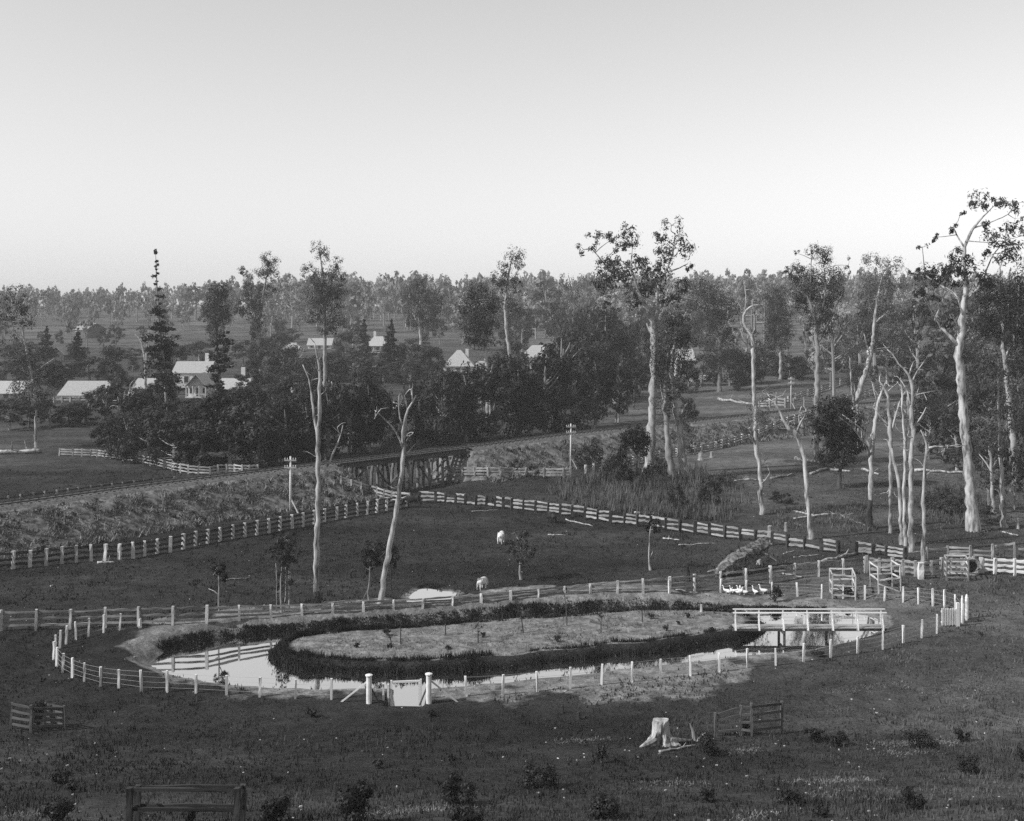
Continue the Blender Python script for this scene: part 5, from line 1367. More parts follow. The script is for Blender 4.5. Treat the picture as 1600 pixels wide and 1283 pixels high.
# far forest
GF = 'hazy forest trees along the skyline'
frng = np.random.default_rng(31)
cnt = 0
rows = [(470, 46), (540, 54), (620, 56), (720, 60), (840, 60)]
for dist, n in rows:
    for i in range(n):
        x = (i + frng.uniform(.05, .95)) / n * 2 - 1
        wx = x * dist * 0.56
        dd = dist + frng.uniform(-40, 45)
        if dist < 560 and -0.44 < wx / dd < -0.05 and frng.random() < .75: continue
        h = frng.uniform(15, 27) * (1.0 if dist > 500 else .8)
        h *= 1 - .38 * float(sstep(-.18, -.36, wx / dd))
        q = np.array([wx, dd, 0]); q[2] = hz1(wx, dd)
        plant('forest_tree', 'slender pale-stemmed tree in the hazy skyline forest', 0, 0, h * FOC / dd, h * frng.uniform(.55, .95) * FOC / dd, 'gum' if frng.random() < .75 else 'loose', ['leaf_mid', 'leaf_far_hazed', 'leaf_far_hazed'][int(frng.integers(3))], 'bark_white' if frng.random() < .6 else 'bark_grey', GF, rng=frng, g=q)
        cnt += 1
def far_wood():
    t, l = [], []
    base = [KINDS['gum'][0], KINDS['gum'][1], KINDS['loose'][0]]
    def arr(me):
        v = np.empty(len(me.vertices) * 3, np.float32); me.vertices.foreach_get('co', v)
        f = np.empty(len(me.loops), np.int32); me.loops.foreach_get('vertex_index', f)
        return v.reshape(-1, 3), f.reshape(-1, 4)
    A = [(arr(a), arr(b)) for a, b in base]
    for i in range(760):
        dd = frng.uniform(560, 1300); wx = frng.uniform(-.58, .58) * dd
        h = frng.uniform(17, 30) * (1 - .35 * float(sstep(-.18, -.36, wx / dd))); w = h * frng.uniform(.5, .8); z = hz1(wx, dd)
        (tv, tf), (cv, cf) = A[int(frng.integers(3))]
        a = frng.uniform(0, 6.28); c_, s_ = math.cos(a), math.sin(a)
        rot = lambda v: np.column_stack([(v[:, 0] * c_ - v[:, 1] * s_) * w + wx, (v[:, 0] * s_ + v[:, 1] * c_) * w + dd, v[:, 2] * h + z])
        k = frng.permutation(len(cf))[: 270]
        sub = cv[cf[k].ravel()].reshape(-1, 4, 3); ctr = sub.mean(1, keepdims=True)
        sub = ctr + (sub - ctr) * 2.6
        l.append((rot(sub.reshape(-1, 3)), np.arange(len(k) * 4).reshape(-1, 4)))
        t.append((rot(tv), tf))
    v, f = cat_meshes(l)
    o = obj('far_wood', mesh_np('far_wood', v, f), M['leaf_far_hazed']); tag(o, 'far hazy mass of forest behind the skyline trees', 'forest', kind='stuff')
    v, f = cat_meshes(t)
    o2 = obj('stems', mesh_np('stems', v, f), M['bark_grey'], o); o2['kind'] = 'stuff'
far_wood()

# small paddock trees
tree('young_tree', 'spindly young tree with one bare side branch behind the pond at left', (343, 958),
     [[(343, 958, 1.7), (341, 935, 1.4), (343, 915, 1.2), (341, 895, .8)], [(341, 929, .9), (334, 922, .7), (326, 920, .4)], [(343, 915, .8), (347, 905, .5)]], [(340, 888, 9, 8), (346, 897, 7, 9), (336, 895, 5, 6, .7), (348, 905, 4, 4, .8)], dens=1.3, bark='bark_pale', leaf='leaf_black', size=0.1)
tree('young_tree', 'bushy multi-stemmed young tree left of the tall dead tree', (440, 958),
     [[(440, 958, 1.4), (438, 920, 1.1), (440, 880, .8), (445, 855, .5)], [(432, 955, 1.0), (433, 915, .8), (431, 880, .5)], [(452, 953, 1.6), (453, 915, 1.2), (450, 880, .8)], [(445, 956, .8), (446, 920, .7), (446, 880, .4)]], [(434, 848, 12, 12), (450, 845, 14, 12), (445, 865, 16, 14), (430, 868, 9, 12, .8), (460, 866, 9, 10, .8), (440, 890, 12, 16, .45), (455, 895, 8, 12, .5), (436, 925, 10, 20, .2)], dens=0.95, bark='bark_grey', leaf='leaf_dark', size=0.13)
tree('young_tree', 'dark leafy young tree with a curved base at the foot of the leaning tree', (577, 938),
     [[(573, 938, 1.5), (572, 930, 1.6), (577, 918, 1.5), (579, 900, 1.3), (577, 885, .9), (582, 865, .6)], [(577, 918, 1), (572, 925, .9), (566, 940, .7)], [(579, 888, .9), (590, 875, .7), (602, 862, .4)]], [(583, 858, 11, 10), (576, 874, 12, 12), (588, 872, 9, 10), (572, 888, 7, 6, .8)], dens=1.3, bark='bark_grey', leaf='leaf_black', size=0.12)
tree('young_tree', 'dark young tree half hidden behind the leaning dead tree', (611, 922),
     [[(611, 922, 1.2), (611, 900, 1), (610, 880, .8), (608, 862, .5)]], [(606, 858, 10, 10), (614, 868, 9, 11), (600, 865, 6, 7), (612, 882, 6, 8, .7)], dens=1.2, bark='bark_dark', leaf='leaf_black', size=0.12)
tree('young_tree', 'wispy young tree in the paddock centre on a short pale trunk', (814, 906),
     [[(814, 906, 2.2), (813, 890, 1.7), (812, 875, 1.2), (815, 850, .7)], [(813, 885, 1), (824, 868, .7), (828, 855, .4)], [(812, 880, .8), (803, 865, .5)]], [(808, 840, 11, 10, .6), (820, 845, 11, 12, .6), (803, 858, 8, 10, .6), (826, 860, 8, 10, .5), (813, 865, 14, 12, .6), (818, 832, 6, 6, .5)], dens=0.9, bark='bark_pale', leaf='leaf_mid', size=0.12)
tree('young_tree', 'slim white-stemmed sapling with a small dark top right of the paddock centre', (1016, 891),
     [[(1016, 891, 1.9), (1015, 870, 1.5), (1014, 850, 1.1), (1016, 828, .6)], [(1016, 872, .8), (1020, 862, .5)]], [(1018, 820, 9, 7, 1.2), (1026, 826, 6, 5), (1012, 828, 5, 5)], dens=1.3, bark='bark_white', leaf='leaf_black', size=0.11)

# ------------------------------------------------------------------ logs, stumps
def log(label, a, b, r, mat='bark_white', name='fallen_log', bend=0.0, lift=0.0, g2=None):
    A, B = ground(*a), ground(*b)
    L = np.linalg.norm(B - A)
    rng = np.random.default_rng(int(a[0] * 5 + b[0]))
    r = r * A[1] / FOC
    k = np.linspace(0, 1, 7)[:, None]
    P = A + (B - A) * k
    for q in P: q[2] = hz1(q[0], q[1]) + r * .75
    P[1:-1] += rng.normal(size=(5, 3)) * L * 0.012
    P[:, 2] += lift * np.sin(k[:, 0] * math.pi)
    rr = np.linspace(r, r * .62, 7) * rng.uniform(.85, 1.15, 7)
    root = thing(name, label, 'log', A)
    v, f = tube(P, rr, 8); part('log', root, v, f, mat, True)
    for j in (2, 4):
        dirv = rng.normal(size=3); dirv[2] = abs(dirv[2]) * .7 + .1
        e = P[j] + dirv / np.linalg.norm(dirv) * r * 4.5
        v, f = tube([P[j], (P[j] + e) / 2, e], [r * .4, r * .28, r * .12], 5); part('limb', root, v, f, mat)
log('long white fallen log in the field at far left', (-6, 710, ), (66, 708), 4.2)
log('short pale log under the dark left fence', (152, 881), (178, 880), 2.4)
log('thin grey pole lying left of the multi-stemmed young tree', (353, 907), (390, 904), 1.4, 'bark_grey')
log('long pale felled log on the hill right of the track', (1122, 625), (1182, 633), 2.4)
log('pale crooked log behind the arm-shaped dead tree', (1243, 718), (1284, 726), 3.0)
log('pale log leaning toward the dense dark tree', (1266, 742), (1292, 733), 2.4)
log('pale branchy log under the dense dark tree', (1297, 735), (1328, 738), 2.2)
log('short white log crossing behind the burnt dead tree', (1347, 735), (1373, 743), 2.4)
log('long white log lying left of the huge gum trunk', (1428, 737), (1512, 741), 2.6)
log('long straight pale log on the right paddock', (1240, 812), (1334, 804), 1.9)
log('short pale log touching the long straight one', (1240, 800), (1272, 806), 1.7)
log('scattered pale branch beside the burnt dead tree', (1312, 806), (1352, 822), 1.2)
log('dark rough log below the hill fence', (1204, 749), (1242, 743), 2.2, 'bark_grey')
log('pale log lying in the tall grass beyond the long fence', (990, 802), (1030, 804), 1.8)
log('pale root log spreading from the huge gum base', (1527, 832), (1562, 826), 1.4)
log('pale stick log at the far right below the slim gum', (1566, 832), (1592, 838), 1.5)
log('fallen hollow pole by the rails right of the big log', (1284, 880), (1340, 866), 3.0, 'bark_pale')
log('white stick lying on the spoil left of the geese', (1056, 922), (1098, 927), 1.4)
log('grey broken branch under the trestle-side fence', (737, 800), (778, 797), 1.2, 'bark_grey')
log('pale pole lying in the paddock right of the dark cow', (884, 812), (926, 823), 1.0)
log('thin pale pole lying in the centre of the paddock', (856, 836), (884, 837), .9)
log('thin pale pole lying right of the white-stemmed sapling', (1060, 852), (1120, 850), 1.0)
log('pale stick heap before the long fence', (1036, 842), (1062, 845), 1.4)
log('pale pole lying just right of the big fallen log', (1240, 871), (1280, 867), .9)
log('pale pole at the head of the big fallen log', (1224, 866), (1243, 861), 1.0)
log('grey driftwood stick under the weathered rails', (1222, 897), (1258, 903), 1.4, 'bark_pale')

def big_log():
    a, b = ground(1124, 903), ground(1192, 868)
    d = a[1]
    root = thing('broken_tree', 'huge rough broken tree trunk lying against the paddock fences', 'log', a)
    rng = np.random.default_rng(4)
    A = pix(1119, 904, d); B = pix(1197, 846, b[1] - 4)
    A[2] = hz1(A[0], A[1]) + .15
    k = np.linspace(0, 1, 40)[:, None]
    P = A + (B - A) * k
    P[:, 2] += .18 * np.sin(k[:, 0] * 5.0)
    P += rng.normal(size=(40, 3)) * .03
    rr = np.interp(k[:, 0], [0, .1, .3, .55, .8, .95, 1], [.18, .42, .6, .66, .62, .6, .5])
    v, f = tube(P, rr, 20)
    n = 20
    ang = np.tile(np.arange(n) / n * 2 * math.pi, 42); row = np.repeat(np.arange(42), n)
    c = np.repeat(np.concatenate([P[:1], P, P[-1:]]), n, 0)
    w = .34 * vnoise(np.cos(ang) * 2 + 9, row * .05 + np.sin(ang) * 2) + .5 * vnoise(np.cos(ang) * 3.4 + row * .02, np.sin(ang) * 3.4 + row * .05 + 4) + .05 * rng.normal(size=len(ang))
    w[row == 41] += rng.uniform(-.2, .5, n)
    part('trunk', root, c + (v - c) * (1 + w)[:, None], f, 'bark_log')
    def limb(pts, r, mat='bark_log'):
        v, f = tube(*resample(pts, np.linspace(r, r * .35, len(pts)), .25), 8)
        v = v + rng.normal(size=v.shape) * r * .08
        part('limb', root, v, f, mat)
    s_ = P[15]; limb([s_, s_ + [.35, -.5, -.35], s_ + [.55, -.75, -1.2]], .26)
    s_ = P[22]; limb([s_ + [0, -.3, 0], s_ + [-.5, -.75, .55], s_ + [-.75, -.9, 1.2]], .05, 'char')
    s_ = P[36]; limb([s_, s_ + [.5, -.2, .3], s_ + [.8, -.2, .15]], .2)
    s_ = P[3]; limb([s_, s_ + [-.5, .1, .12], s_ + [-1.0, .1, -.05]], .16)
    s_ = P[30]; limb([s_, s_ + [.9, -.4, -.2], s_ + [1.7, -.5, -.75]], .12)
M['bark_log'] = surf('bark_log', 0.02, 0.20, 3.0, 0.9, stretch=(1, 1, 1), bump=0.9, detail=9, c0=.36, c1=.6)
big_log()
def burnt_stub(px, py, top, r, label, bent=0):
    g = ground(px, py); h = (py - top) / FOC * g[1]
    root = thing('burnt_stub', label, 'stump', g)
    v, f = tube([g - [0, 0, .2], g + [0, 0, h * .6], g + [bent * .3, 0, h * .93], g + [bent, 0, h]], [r * 1.2, r, r * .9, r * .5], 7)
    part('stub', root, v, f, 'char')
    for s_ in (-1, 1):
        v, f = tube([g + [s_ * r * .3, 0, .1], g + [s_ * r * 2.0, -.05, -.1]], [r * .5, r * .2], 5); part('root', root, v, f, 'char')
burnt_stub(1075, 908, 883, .16, 'black burnt post-like stub left of the huge fallen trunk', -.35)
burnt_stub(1117, 897, 884, .1, 'short black leaning stake touching the huge fallen trunk', -.3)
burnt_stub(547, 903, 891, .12, 'black slanting stub in the paddock between the two white dead trees', .5)
burnt_stub(904, 1124, 1112, .11, 'small black stub nearest the pond bank in the foreground')
burnt_stub(879, 1114, 1102, .07, 'thin black stub left of the small black stub in the foreground')
burnt_stub(1547, 1135, 1128, .05, 'tiny dark stake at right of the foreground slope')
def small_stump(px, py, h, r, label, mat='bark_white'):
    g = ground(px, py)
    root = thing('small_stump', label, 'stump', g)
    v, f = tube([g - [0, 0, .2], g + [0, 0, h * .3], g + [0, 0, h]], [r * 1.5, r * 1.05, r * .9], 8); part('stump', root, v, f, mat)
    v, f = tube([g + [0, 0, h], g + [0, 0, h + .02]], [r * .85, r * .8], 8); part('cut_face', root, v, f, 'rail_pale')
small_stump(219, 981, .6, .1, 'short white stake before the weathered rails at left', 'white_paint')
small_stump(1095, 719, 1.0, .35, 'pale square stump below the climbing dark fence')
small_stump(1112, 715, .8, .25, 'second smaller stump right of the pale square one', 'bark_pale')
small_stump(1252, 666, .8, .3, 'white stump below the hill fence near the arm-shaped dead tree')
small_stump(1590, 826, 1.0, .16, 'pale pointed stump at the right edge', 'bark_pale')
small_stump(1096, 955, .45, .1, 'short pale stump on the far bank left of the footbridge')
small_stump(1186, 882, .4, .2, 'small pale block stump right of the huge fallen trunk')
small_stump(1203, 837, .9, .22, 'short pale stump behind the long fence above the huge trunk', 'bark_pale')
small_stump(1228, 830, .8, .16, 'grey stump beyond the long fence left of the arm-shaped tree', 'bark_grey')

M['bark_stump'] = surf('bark_stump', 0.12, 0.46, 3.2, 0.9, stretch=(1, 1, .35), bump=0.9, detail=9, c0=.36, c1=.58)
def hollow_stump():
    g = ground(1022, 1166)
    root = thing('hollow_stump', 'big pale sawn stump with a dark hollow and spreading root', 'stump', g)
    d = g[1]; m = d / FOC
    rng = np.random.default_rng(3)
    n, hh = 30, 36 * m
    th = np.linspace(0, 2 * math.pi, n, endpoint=False)
    c = np.array([pix(1034, 0, d)[0], d + .45, g[2]])
    V = []
    levels = [(-.25, 1.75), (0.0, 1.5), (.12, 1.22), (.3, 1.02), (.6, .86), (.9, .8), (1.0, .78)]
    for t, s_ in levels:
        lob = 1 + (.22 * np.cos(3 * th + .6) + .12 * np.cos(5 * th)) * max(0, 1 - t * 1.3) + .05 * rng.normal(size=n)
        hole = np.exp(-((th - 4.4) / .4) ** 2) * (1 if .0 <= t <= .5 else 0)
        rr = .46 * s_ * lob * (1 - .42 * hole)
        V.append(np.column_stack([c[0] + np.cos(th) * rr, c[1] + np.sin(th) * rr, np.full(n, c[2] + t * hh) + (.04 * np.cos(2 * th) if t == 1 else 0)]))
    V.append(np.column_stack([c[0] + np.cos(th) * .02, c[1] + np.sin(th) * .02, np.full(n, c[2] + hh * .97)]))
    F = [(i * n + j, i * n + (j + 1) % n, (i + 1) * n + (j + 1) % n, (i + 1) * n + j) for i in range(len(V) - 1) for j in range(n)]
    part('stump', root, np.concatenate(V), F, 'bark_stump')
    a, b = c + [-.3, -.22, hh * .22], ground(1000, 1168)
    v, f = tube([a, (a + b) / 2 + [0, 0, -.02], b + [0, 0, .0]], [.2, .15, .05], 8); part('root', root, v, f, 'bark_stump')
    v, f = tube([c + [-.1, -.36, .02], c + [-.1, -.36, hh * .28], c + [-.06, -.33, hh * .5]], [.17, .14, .04], 9); part('hollow', root, v, f, 'char')
    a, b = c + [.4, -.2, hh * .22], ground(1085, 1158)
    v, f = tube([a, (a + b) / 2, b + [0, 0, .02]], [.14, .09, .05], 7); part('root', root, v, f, 'bark_stump')
hollow_stump()
log('pale split slab lying below the hollow stump', (1030, 1176), (1086, 1166), 2.2, 'bark_pale')
def splinter():
    g = ground(1085, 1158); root = thing('splintered_root', 'jagged pale splinter of root between the stump and the tree guard', 'root', g)
    for (dx, dz, x2, z2, r) in ((0, 0, -.22, .85, .1), (.1, 0, .55, .42, .12), (.2, 0, .95, .12, .12)):
        v, f = tube([g + [dx, 0, dz - .1], g + [(dx + x2) / 2 + .05, .05, z2 * .55], g + [x2, 0, z2]], [r, r * .8, r * .2], 6); part('splinter', root, v, f, 'bark_pale')
splinter()
def hollow_round():
    g = ground(1524, 899); root = thing('hollow_log_end', 'round hollow log end standing inside the right guard', 'log', g)
    th = np.linspace(0, 2 * math.pi, 16, endpoint=False)
    rows = []
    for (y, r) in ((0, .62), (-.02, .70), (.7, .72), (.72, .5), (.1, .46), (0, .62)):
        rows.append(np.column_stack([g[0] - .2 + np.cos(th) * r, np.full(16, g[1] + y), g[2] + .62 + np.sin(th) * r]))
    F = [(i * 16 + j, i * 16 + (j + 1) % 16, (i + 1) * 16 + (j + 1) % 16, (i + 1) * 16 + j) for i in range(5) for j in range(16)]
    part('rim', root, np.concatenate(rows), F, 'bark_pale', False)
    v, f = tube([g + [-.2, .5, .62], g + [-.2, .6, .62]], [.48, .48], 14); part('core', root, v, f, 'char')
hollow_round()

# ------------------------------------------------------------------ animals
def skin_body(name, V, E, rad, mat, root):
    me = bpy.data.meshes.new(name)
    me.from_pydata([tuple(v) for v in V], E, [])
    o = bpy.data.objects.new(name, me); link(o, root)
    me.materials.append(M[mat])
    m = o.modifiers.new('skin', 'SKIN'); m.use_smooth_shade = True
    layer = me.skin_vertices[0] if len(me.skin_vertices) else None
    if layer is None:
        bpy.context.view_layer.objects.active = o
        bpy.ops.mesh.customdata_skin_add(); layer = me.skin_vertices[0]
    for i, r in enumerate(rad):
        layer.data[i].radius = (r, r) if np.isscalar(r) else r
        layer.data[i].use_root = (i == 0)
    s_ = o.modifiers.new('sub', 'SUBSURF'); s_.levels = 1; s_.render_levels = 2
    return o
def cow(label, px, py, yaw, mat, s_=1.0, graze=True, name='cow'):
    g = ground(px, py)
    root = thing(name, label, 'cow', g, None, yaw)
    # +X is forward
    V = [(-.15, 0, .92), (-.68, 0, .98), (.45, 0, .96), (.78, 0, 1.05), (1.08, 0, .78 if graze else 1.25), (1.22, 0, .42 if graze else 1.3), (1.34, 0, .22 if graze else 1.18),
         (-.72, .2, .62), (-.80, .2, .36), (-.72, .2, .03), (-.72, -.2, .62), (-.80, -.2, .36), (-.72, -.2, .03),
         (.52, .2, .60), (.54, .2, .32), (.50, .2, .03), (.52, -.2, .60), (.54, -.2, .32), (.50, -.2, .03),
         (-.95, 0, .95), (-.98, 0, .5), (1.16, .17, .56 if graze else 1.38), (1.16, -.17, .56 if graze else 1.38)]
    E = [(0, 1), (0, 2), (2, 3), (3, 4), (4, 5), (5, 6), (1, 7), (7, 8), (8, 9), (1, 10), (10, 11), (11, 12), (2, 13), (13, 14), (14, 15), (2, 16), (16, 17), (17, 18), (1, 19), (19, 20), (5, 21), (5, 22)]
    Rr = [(.31, .34), (.27, .28), (.29, .33), (.2, .24), (.14, .16), (.12, .13), (.08, .08), .13, .07, .05, .13, .07, .05, .11, .065, .05, .11, .065, .05, .03, .02, .04, .04]
    V = [tuple(np.array(v) * s_) for v in V]
    Rr = [tuple(np.array(r) * s_) if not np.isscalar(r) else r * s_ for r in Rr]
    skin_body('body', V, E, Rr, mat, root)
    return root
cow('white cow seen end-on standing in the middle of the paddock', 783, 849, math.radians(80), 'hide_white', .84, True)
cow('white calf-like beast grazing beside the puddle', 753, 921, math.radians(65), 'hide_white', .7, True)
cow('small black cow grazing before the long pale-railed fence', 862, 818, math.radians(110), 'hide_dark', .9, True)
cow('black cow standing at the fence corner by the trestle', 646, 793, math.radians(190), 'hide_dark', 1.0, True)
def goose_mesh():
    root = None
    V = [(0, 0, .30), (-.22, 0, .31), (.2, 0, .34), (.28, 0, .5), (.29, 0, .68), (.33, 0, .75), (.43, 0, .73), (-.36, 0, .33), (.02, .06, .12), (.02, .06, .01), (.02, -.06, .12), (.02, -.06, .01)]
    E = [(0, 1), (0, 2), (2, 3), (3, 4), (4, 5), (5, 6), (1, 7), (0, 8), (8, 9), (0, 10), (10, 11)]
    Rr = [(.15, .14), (.13, .11), (.11, .11), .05, .04, .05, .02, .04, .03, .018, .03, .018]
    return V, E, Rr
first_goose = None
geese = [(1135, 927.5, 2.9, 1, 'leftmost white goose of the flock on the far bank'), (1140, 929, .3, .85, 'second goose from the left on the far bank'), (1145, 927, 2.6, .9, 'third goose from the left on the far bank'), (1151, 927.5, .2, 1, 'upright goose left of the fence post'), (1157, 928, 2.8, 1, 'goose with raised neck just left of the middle fence post'), (1155, 930, .1, 1.0, 'goose sitting low in the middle of the flock'), (1163, 930, 3.0, 1.05, 'goose at the foot of the middle fence post'), (1180, 929, 2.2, 1, 'goose standing alone right of the middle fence post'), (1193, 928, 2.9, 1.15, 'rightmost and largest goose of the flock')]
for (x, y, a, s_, lb) in geese:
    g = ground(x, y)
    root = thing('goose', lb, 'goose', g, 'white geese on the far bank', a); root.scale = (s_ * .82,) * 3
    if first_goose is None:
        first_goose = skin_body('body', *goose_mesh(), 'goose_white', root)
    else:
        o = first_goose.copy(); link(o, root)

# ------------------------------------------------------------------ houses in the valley
def house(name, label, px, py, w_px, wall_px, roof_px, depth, kind='gable', rz=0.0, wall='wall_pale', roof='roof_iron', chimney=(), windows=2, door=True, veranda=False, cat='house', eave=.45, gd=None):
    g = ground(px, py); d = g[1]; m = d / FOC
    w, hw, hr = w_px * m, wall_px * m, roof_px * m
    root = thing(name, label, cat, g, None, rz)
    def prt(nm, v, f, mat, par=None):
        return obj(nm, mesh_np(nm, np.asarray(v, float), f), M[mat], par or root)
    v, f = boxgeo((0, depth / 2, hw / 2 - .3), (w, depth, hw + .6)); prt('wall', v, f, wall)
    x, y0_, y1_ = w / 2 + eave, -eave - (1.6 if veranda else 0), depth + eave
    if kind == 'gable':      # ridge along x
        ym = depth / 2; th = .12
        v = [(-x, y0_, hw - .1), (x, y0_, hw - .1), (x, ym, hw + hr), (-x, ym, hw + hr), (x, y1_, hw - .1), (-x, y1_, hw - .1)]
        v += [(a, b, c - th) for a, b, c in v]
        f = [(0, 1, 2, 3), (3, 2, 4, 5), (7, 6, 9, 8), (8, 9, 11, 10), (0, 6, 7, 1), (4, 10, 11, 5), (1, 7, 8, 2), (2, 8, 10, 4), (0, 3, 9, 6), (3, 5, 11, 9)]
        ro = prt('roof', v, f, roof)
        gv = [(s_ * w / 2, 0, hw), (s_ * w / 2, depth, hw), (s_ * w / 2, ym, hw + hr - .15), (s_ * w / 2, ym, hw + hr - .15)] if False else None
        for s_ in (-1, 1):
            prt('gable_end', [(s_ * w / 2, 0.01, hw - .05), (s_ * w / 2, depth - .01, hw - .05), (s_ * w / 2, ym + .02, hw + hr - .16), (s_ * w / 2, ym - .02, hw + hr - .16), (s_ * (w / 2 - .1), 0.01, hw - .05), (s_ * (w / 2 - .1), depth - .01, hw - .05), (s_ * (w / 2 - .1), ym + .02, hw + hr - .16), (s_ * (w / 2 - .1), ym - .02, hw + hr - .16)], [(0, 1, 2, 3), (7, 6, 5, 4), (0, 3, 7, 4), (1, 5, 6, 2)], wall)
    elif kind == 'front':    # ridge along y, gable to the viewer
        th = .12
        v = [(-x, y0_, hw - .1), (0, y0_, hw + hr), (0, y1_, hw + hr), (-x, y1_, hw - .1), (x, y0_, hw - .1), (x, y1_, hw - .1)]
        v += [(a, b, c - th) for a, b, c in v]
        f = [(0, 1, 2, 3), (1, 4, 5, 2), (9, 8, 7, 6), (8, 11, 10, 7), (0, 6, 7, 1), (1, 7, 10, 4), (3, 2, 8, 9), (2, 5, 11, 8), (0, 3, 9, 6), (4, 10, 11, 5)]
        ro = prt('roof', v, f, roof)
        prt('gable_end', [(-w / 2, 0, hw - .05), (w / 2, 0, hw - .05), (.02, 0, hw + hr - .16), (-.02, 0, hw + hr - .16), (-w / 2, .1, hw - .05), (w / 2, .1, hw - .05), (.02, .1, hw + hr - .16), (-.02, .1, hw + hr - .16)], [(0, 1, 2, 3), (7, 6, 5, 4), (0, 3, 7, 4), (1, 5, 6, 2)], wall)
    else:                    # hipped
        rl = max(.15, w / 2 - depth / 2 * .8); ym = depth / 2
        v = [(-x, y0_, hw - .1), (x, y0_, hw - .1), (x, y1_, hw - .1), (-x, y1_, hw - .1), (-rl, ym, hw + hr), (rl, ym, hw + hr), (rl, ym + .02, hw + hr), (-rl, ym + .02, hw + hr)]
        f = [(0, 1, 5, 4), (2, 3, 7, 6), (1, 2, 6, 5), (3, 0, 4, 7), (4, 5, 6, 7), (3, 2, 1, 0)]
        ro = prt('roof', v, f, roof)
    for (cx, ch) in chimney:
        v, f = boxgeo((cx * w / 2, depth * .55, hw + hr * .3 + ch / 2), (.9, .7, ch + hr * .6)); prt('chimney', v, f, 'wall_white', ro)
    n = windows + (1 if door else 0)
    for i in range(n):
        xx = -w / 2 + w * (i + .5) / n
        if door and i == n // 2:
            v, f = boxgeo((xx, -.03, hw * .4), (min(1.0, w / n * .5), .06, hw * .78)); prt('door', v, f, 'wall_dark')
        else:
            wv, wf = boxgeo((xx, -.04, hw * .55), (min(1.2, w / n * .55), .07, hw * .5)); wo = prt('window', wv, wf, 'wall_white' if wall != 'wall_white' else 'wall_pale')
            v, f = boxgeo((xx, -.07, hw * .55), (min(1.0, w / n * .45), .05, hw * .42)); prt('pane', v, f, 'pane', wo)
    if veranda:
        k = max(3, int(w / 2.2))
        for i in range(k + 1):
            v, f = boxgeo((-w / 2 + w * i / k, y0_ + .25, hw / 2 - .2), (.16, .16, hw + .2)); prt('veranda_post', v, f, 'wall_white')
        v, f = boxgeo((0, y0_ + .25, .85), (w, .06, .1)); prt('veranda_rail', v, f, 'wall_white')
        v, f = boxgeo((0, y0_ / 2 - .1, .12), (w + .3, abs(y0_) - .1, .2)); prt('veranda_floor', v, f, 'wall_pale')
    return root
house('long_shed', 'long low bright-roofed shed at the very left edge', 2, 622, 56, 8, 16, 12, 'gable', windows=3, wall='wall_pale', cat='shed')
house('long_shed', 'long low bright-roofed shed behind the far-left bush', 128, 626, 70, 9, 19, 12, 'gable', windows=4, wall='wall_pale', cat='shed')
house('long_shed', 'bright-roofed shed behind the forked dead tree', 231, 612, 46, 6, 13, 10, 'gable', windows=2, cat='shed')
house('gabled_house', 'large pale house with twin gables and chimney at left', 298, 606, 56, 24, 16, 9, 'gable', windows=3, wall='wall_white', chimney=((.62, 3.0),), eave=.3)
house('gabled_wing', 'front gabled wing of the large pale house', 309, 621, 30, 19, 18, 6, 'front', windows=2, wall='wall_white', veranda=True, eave=.3, roof='roof_iron', cat='house wing')
house('low_house', 'low pale roofed house with a tall chimney right of the gabled house', 366, 616, 52, 8, 15, 9, 'gable', windows=3, chimney=((.25, 3.4),), wall='wall_pale')
house('cottage', 'small gabled cottage beside the left cone pine', 88, 563, 24, 9, 12, 8, 'front', windows=1, wall='wall_dark')
house('barn', 'far timber barn with pale roof and dark gable end', 124, 528, 30, 13, 10, 11, 'gable', rz=-.55, wall='wall_dark', roof='roof_grey', windows=1, cat='barn')
house('hut', 'tiny far hut right of the barn', 185, 517, 9, 4, 4, 6, 'front', windows=0, wall='wall_dark', roof='roof_grey', cat='hut')
house('cottage', 'small pale hipped roof left of the slender gum', 457, 550, 26, 5, 9, 5, 'hip', windows=1)
house('cottage', 'pale roofed cottage behind the slender tiered gum', 499, 545, 36, 6, 10, 8, 'gable', windows=2)
house('verandah_house', 'white verandah house with a chimney among cone pines', 590, 551, 34, 11, 14, 6, 'hip', windows=2, wall='wall_white', veranda=True, chimney=((-.35, 3.2),))
house('hipped_house', 'big pale hipped roof house left of the dark rounded gum', 716, 586, 46, 14, 24, 9, 'hip', windows=2, wall='wall_white', chimney=((.55, 2.0),))
house('hipped_house', 'low pale side roofs right of the big hipped house', 752, 585, 36, 8, 12, 6, 'hip', windows=2, wall='wall_white')
house('hipped_house', 'pale hipped house half hidden in the dark thicket', 840, 576, 46, 18, 18, 7, 'hip', windows=2, wall='wall_white')
house('tall_house', 'tall pale two-storey house right of the tallest gum', 1070, 588, 28, 26, 16, 9, 'gable', windows=3, wall='wall_white', roof='roof_iron')
house('lean_to', 'low flat pale shed right of the tall pale house', 1096, 598, 26, 6, 5, 6, 'gable', windows=1, cat='shed')
house('white_shed', 'small bright white shed roof in front of the valley thicket', 470, 617, 28, 5, 12, 6, 'gable', windows=1, cat='shed', wall='wall_white')
house('cottage', 'pale cottage glimpsed behind the leaning white trunk', 1378, 556, 24, 8, 10, 8, 'gable', windows=1)

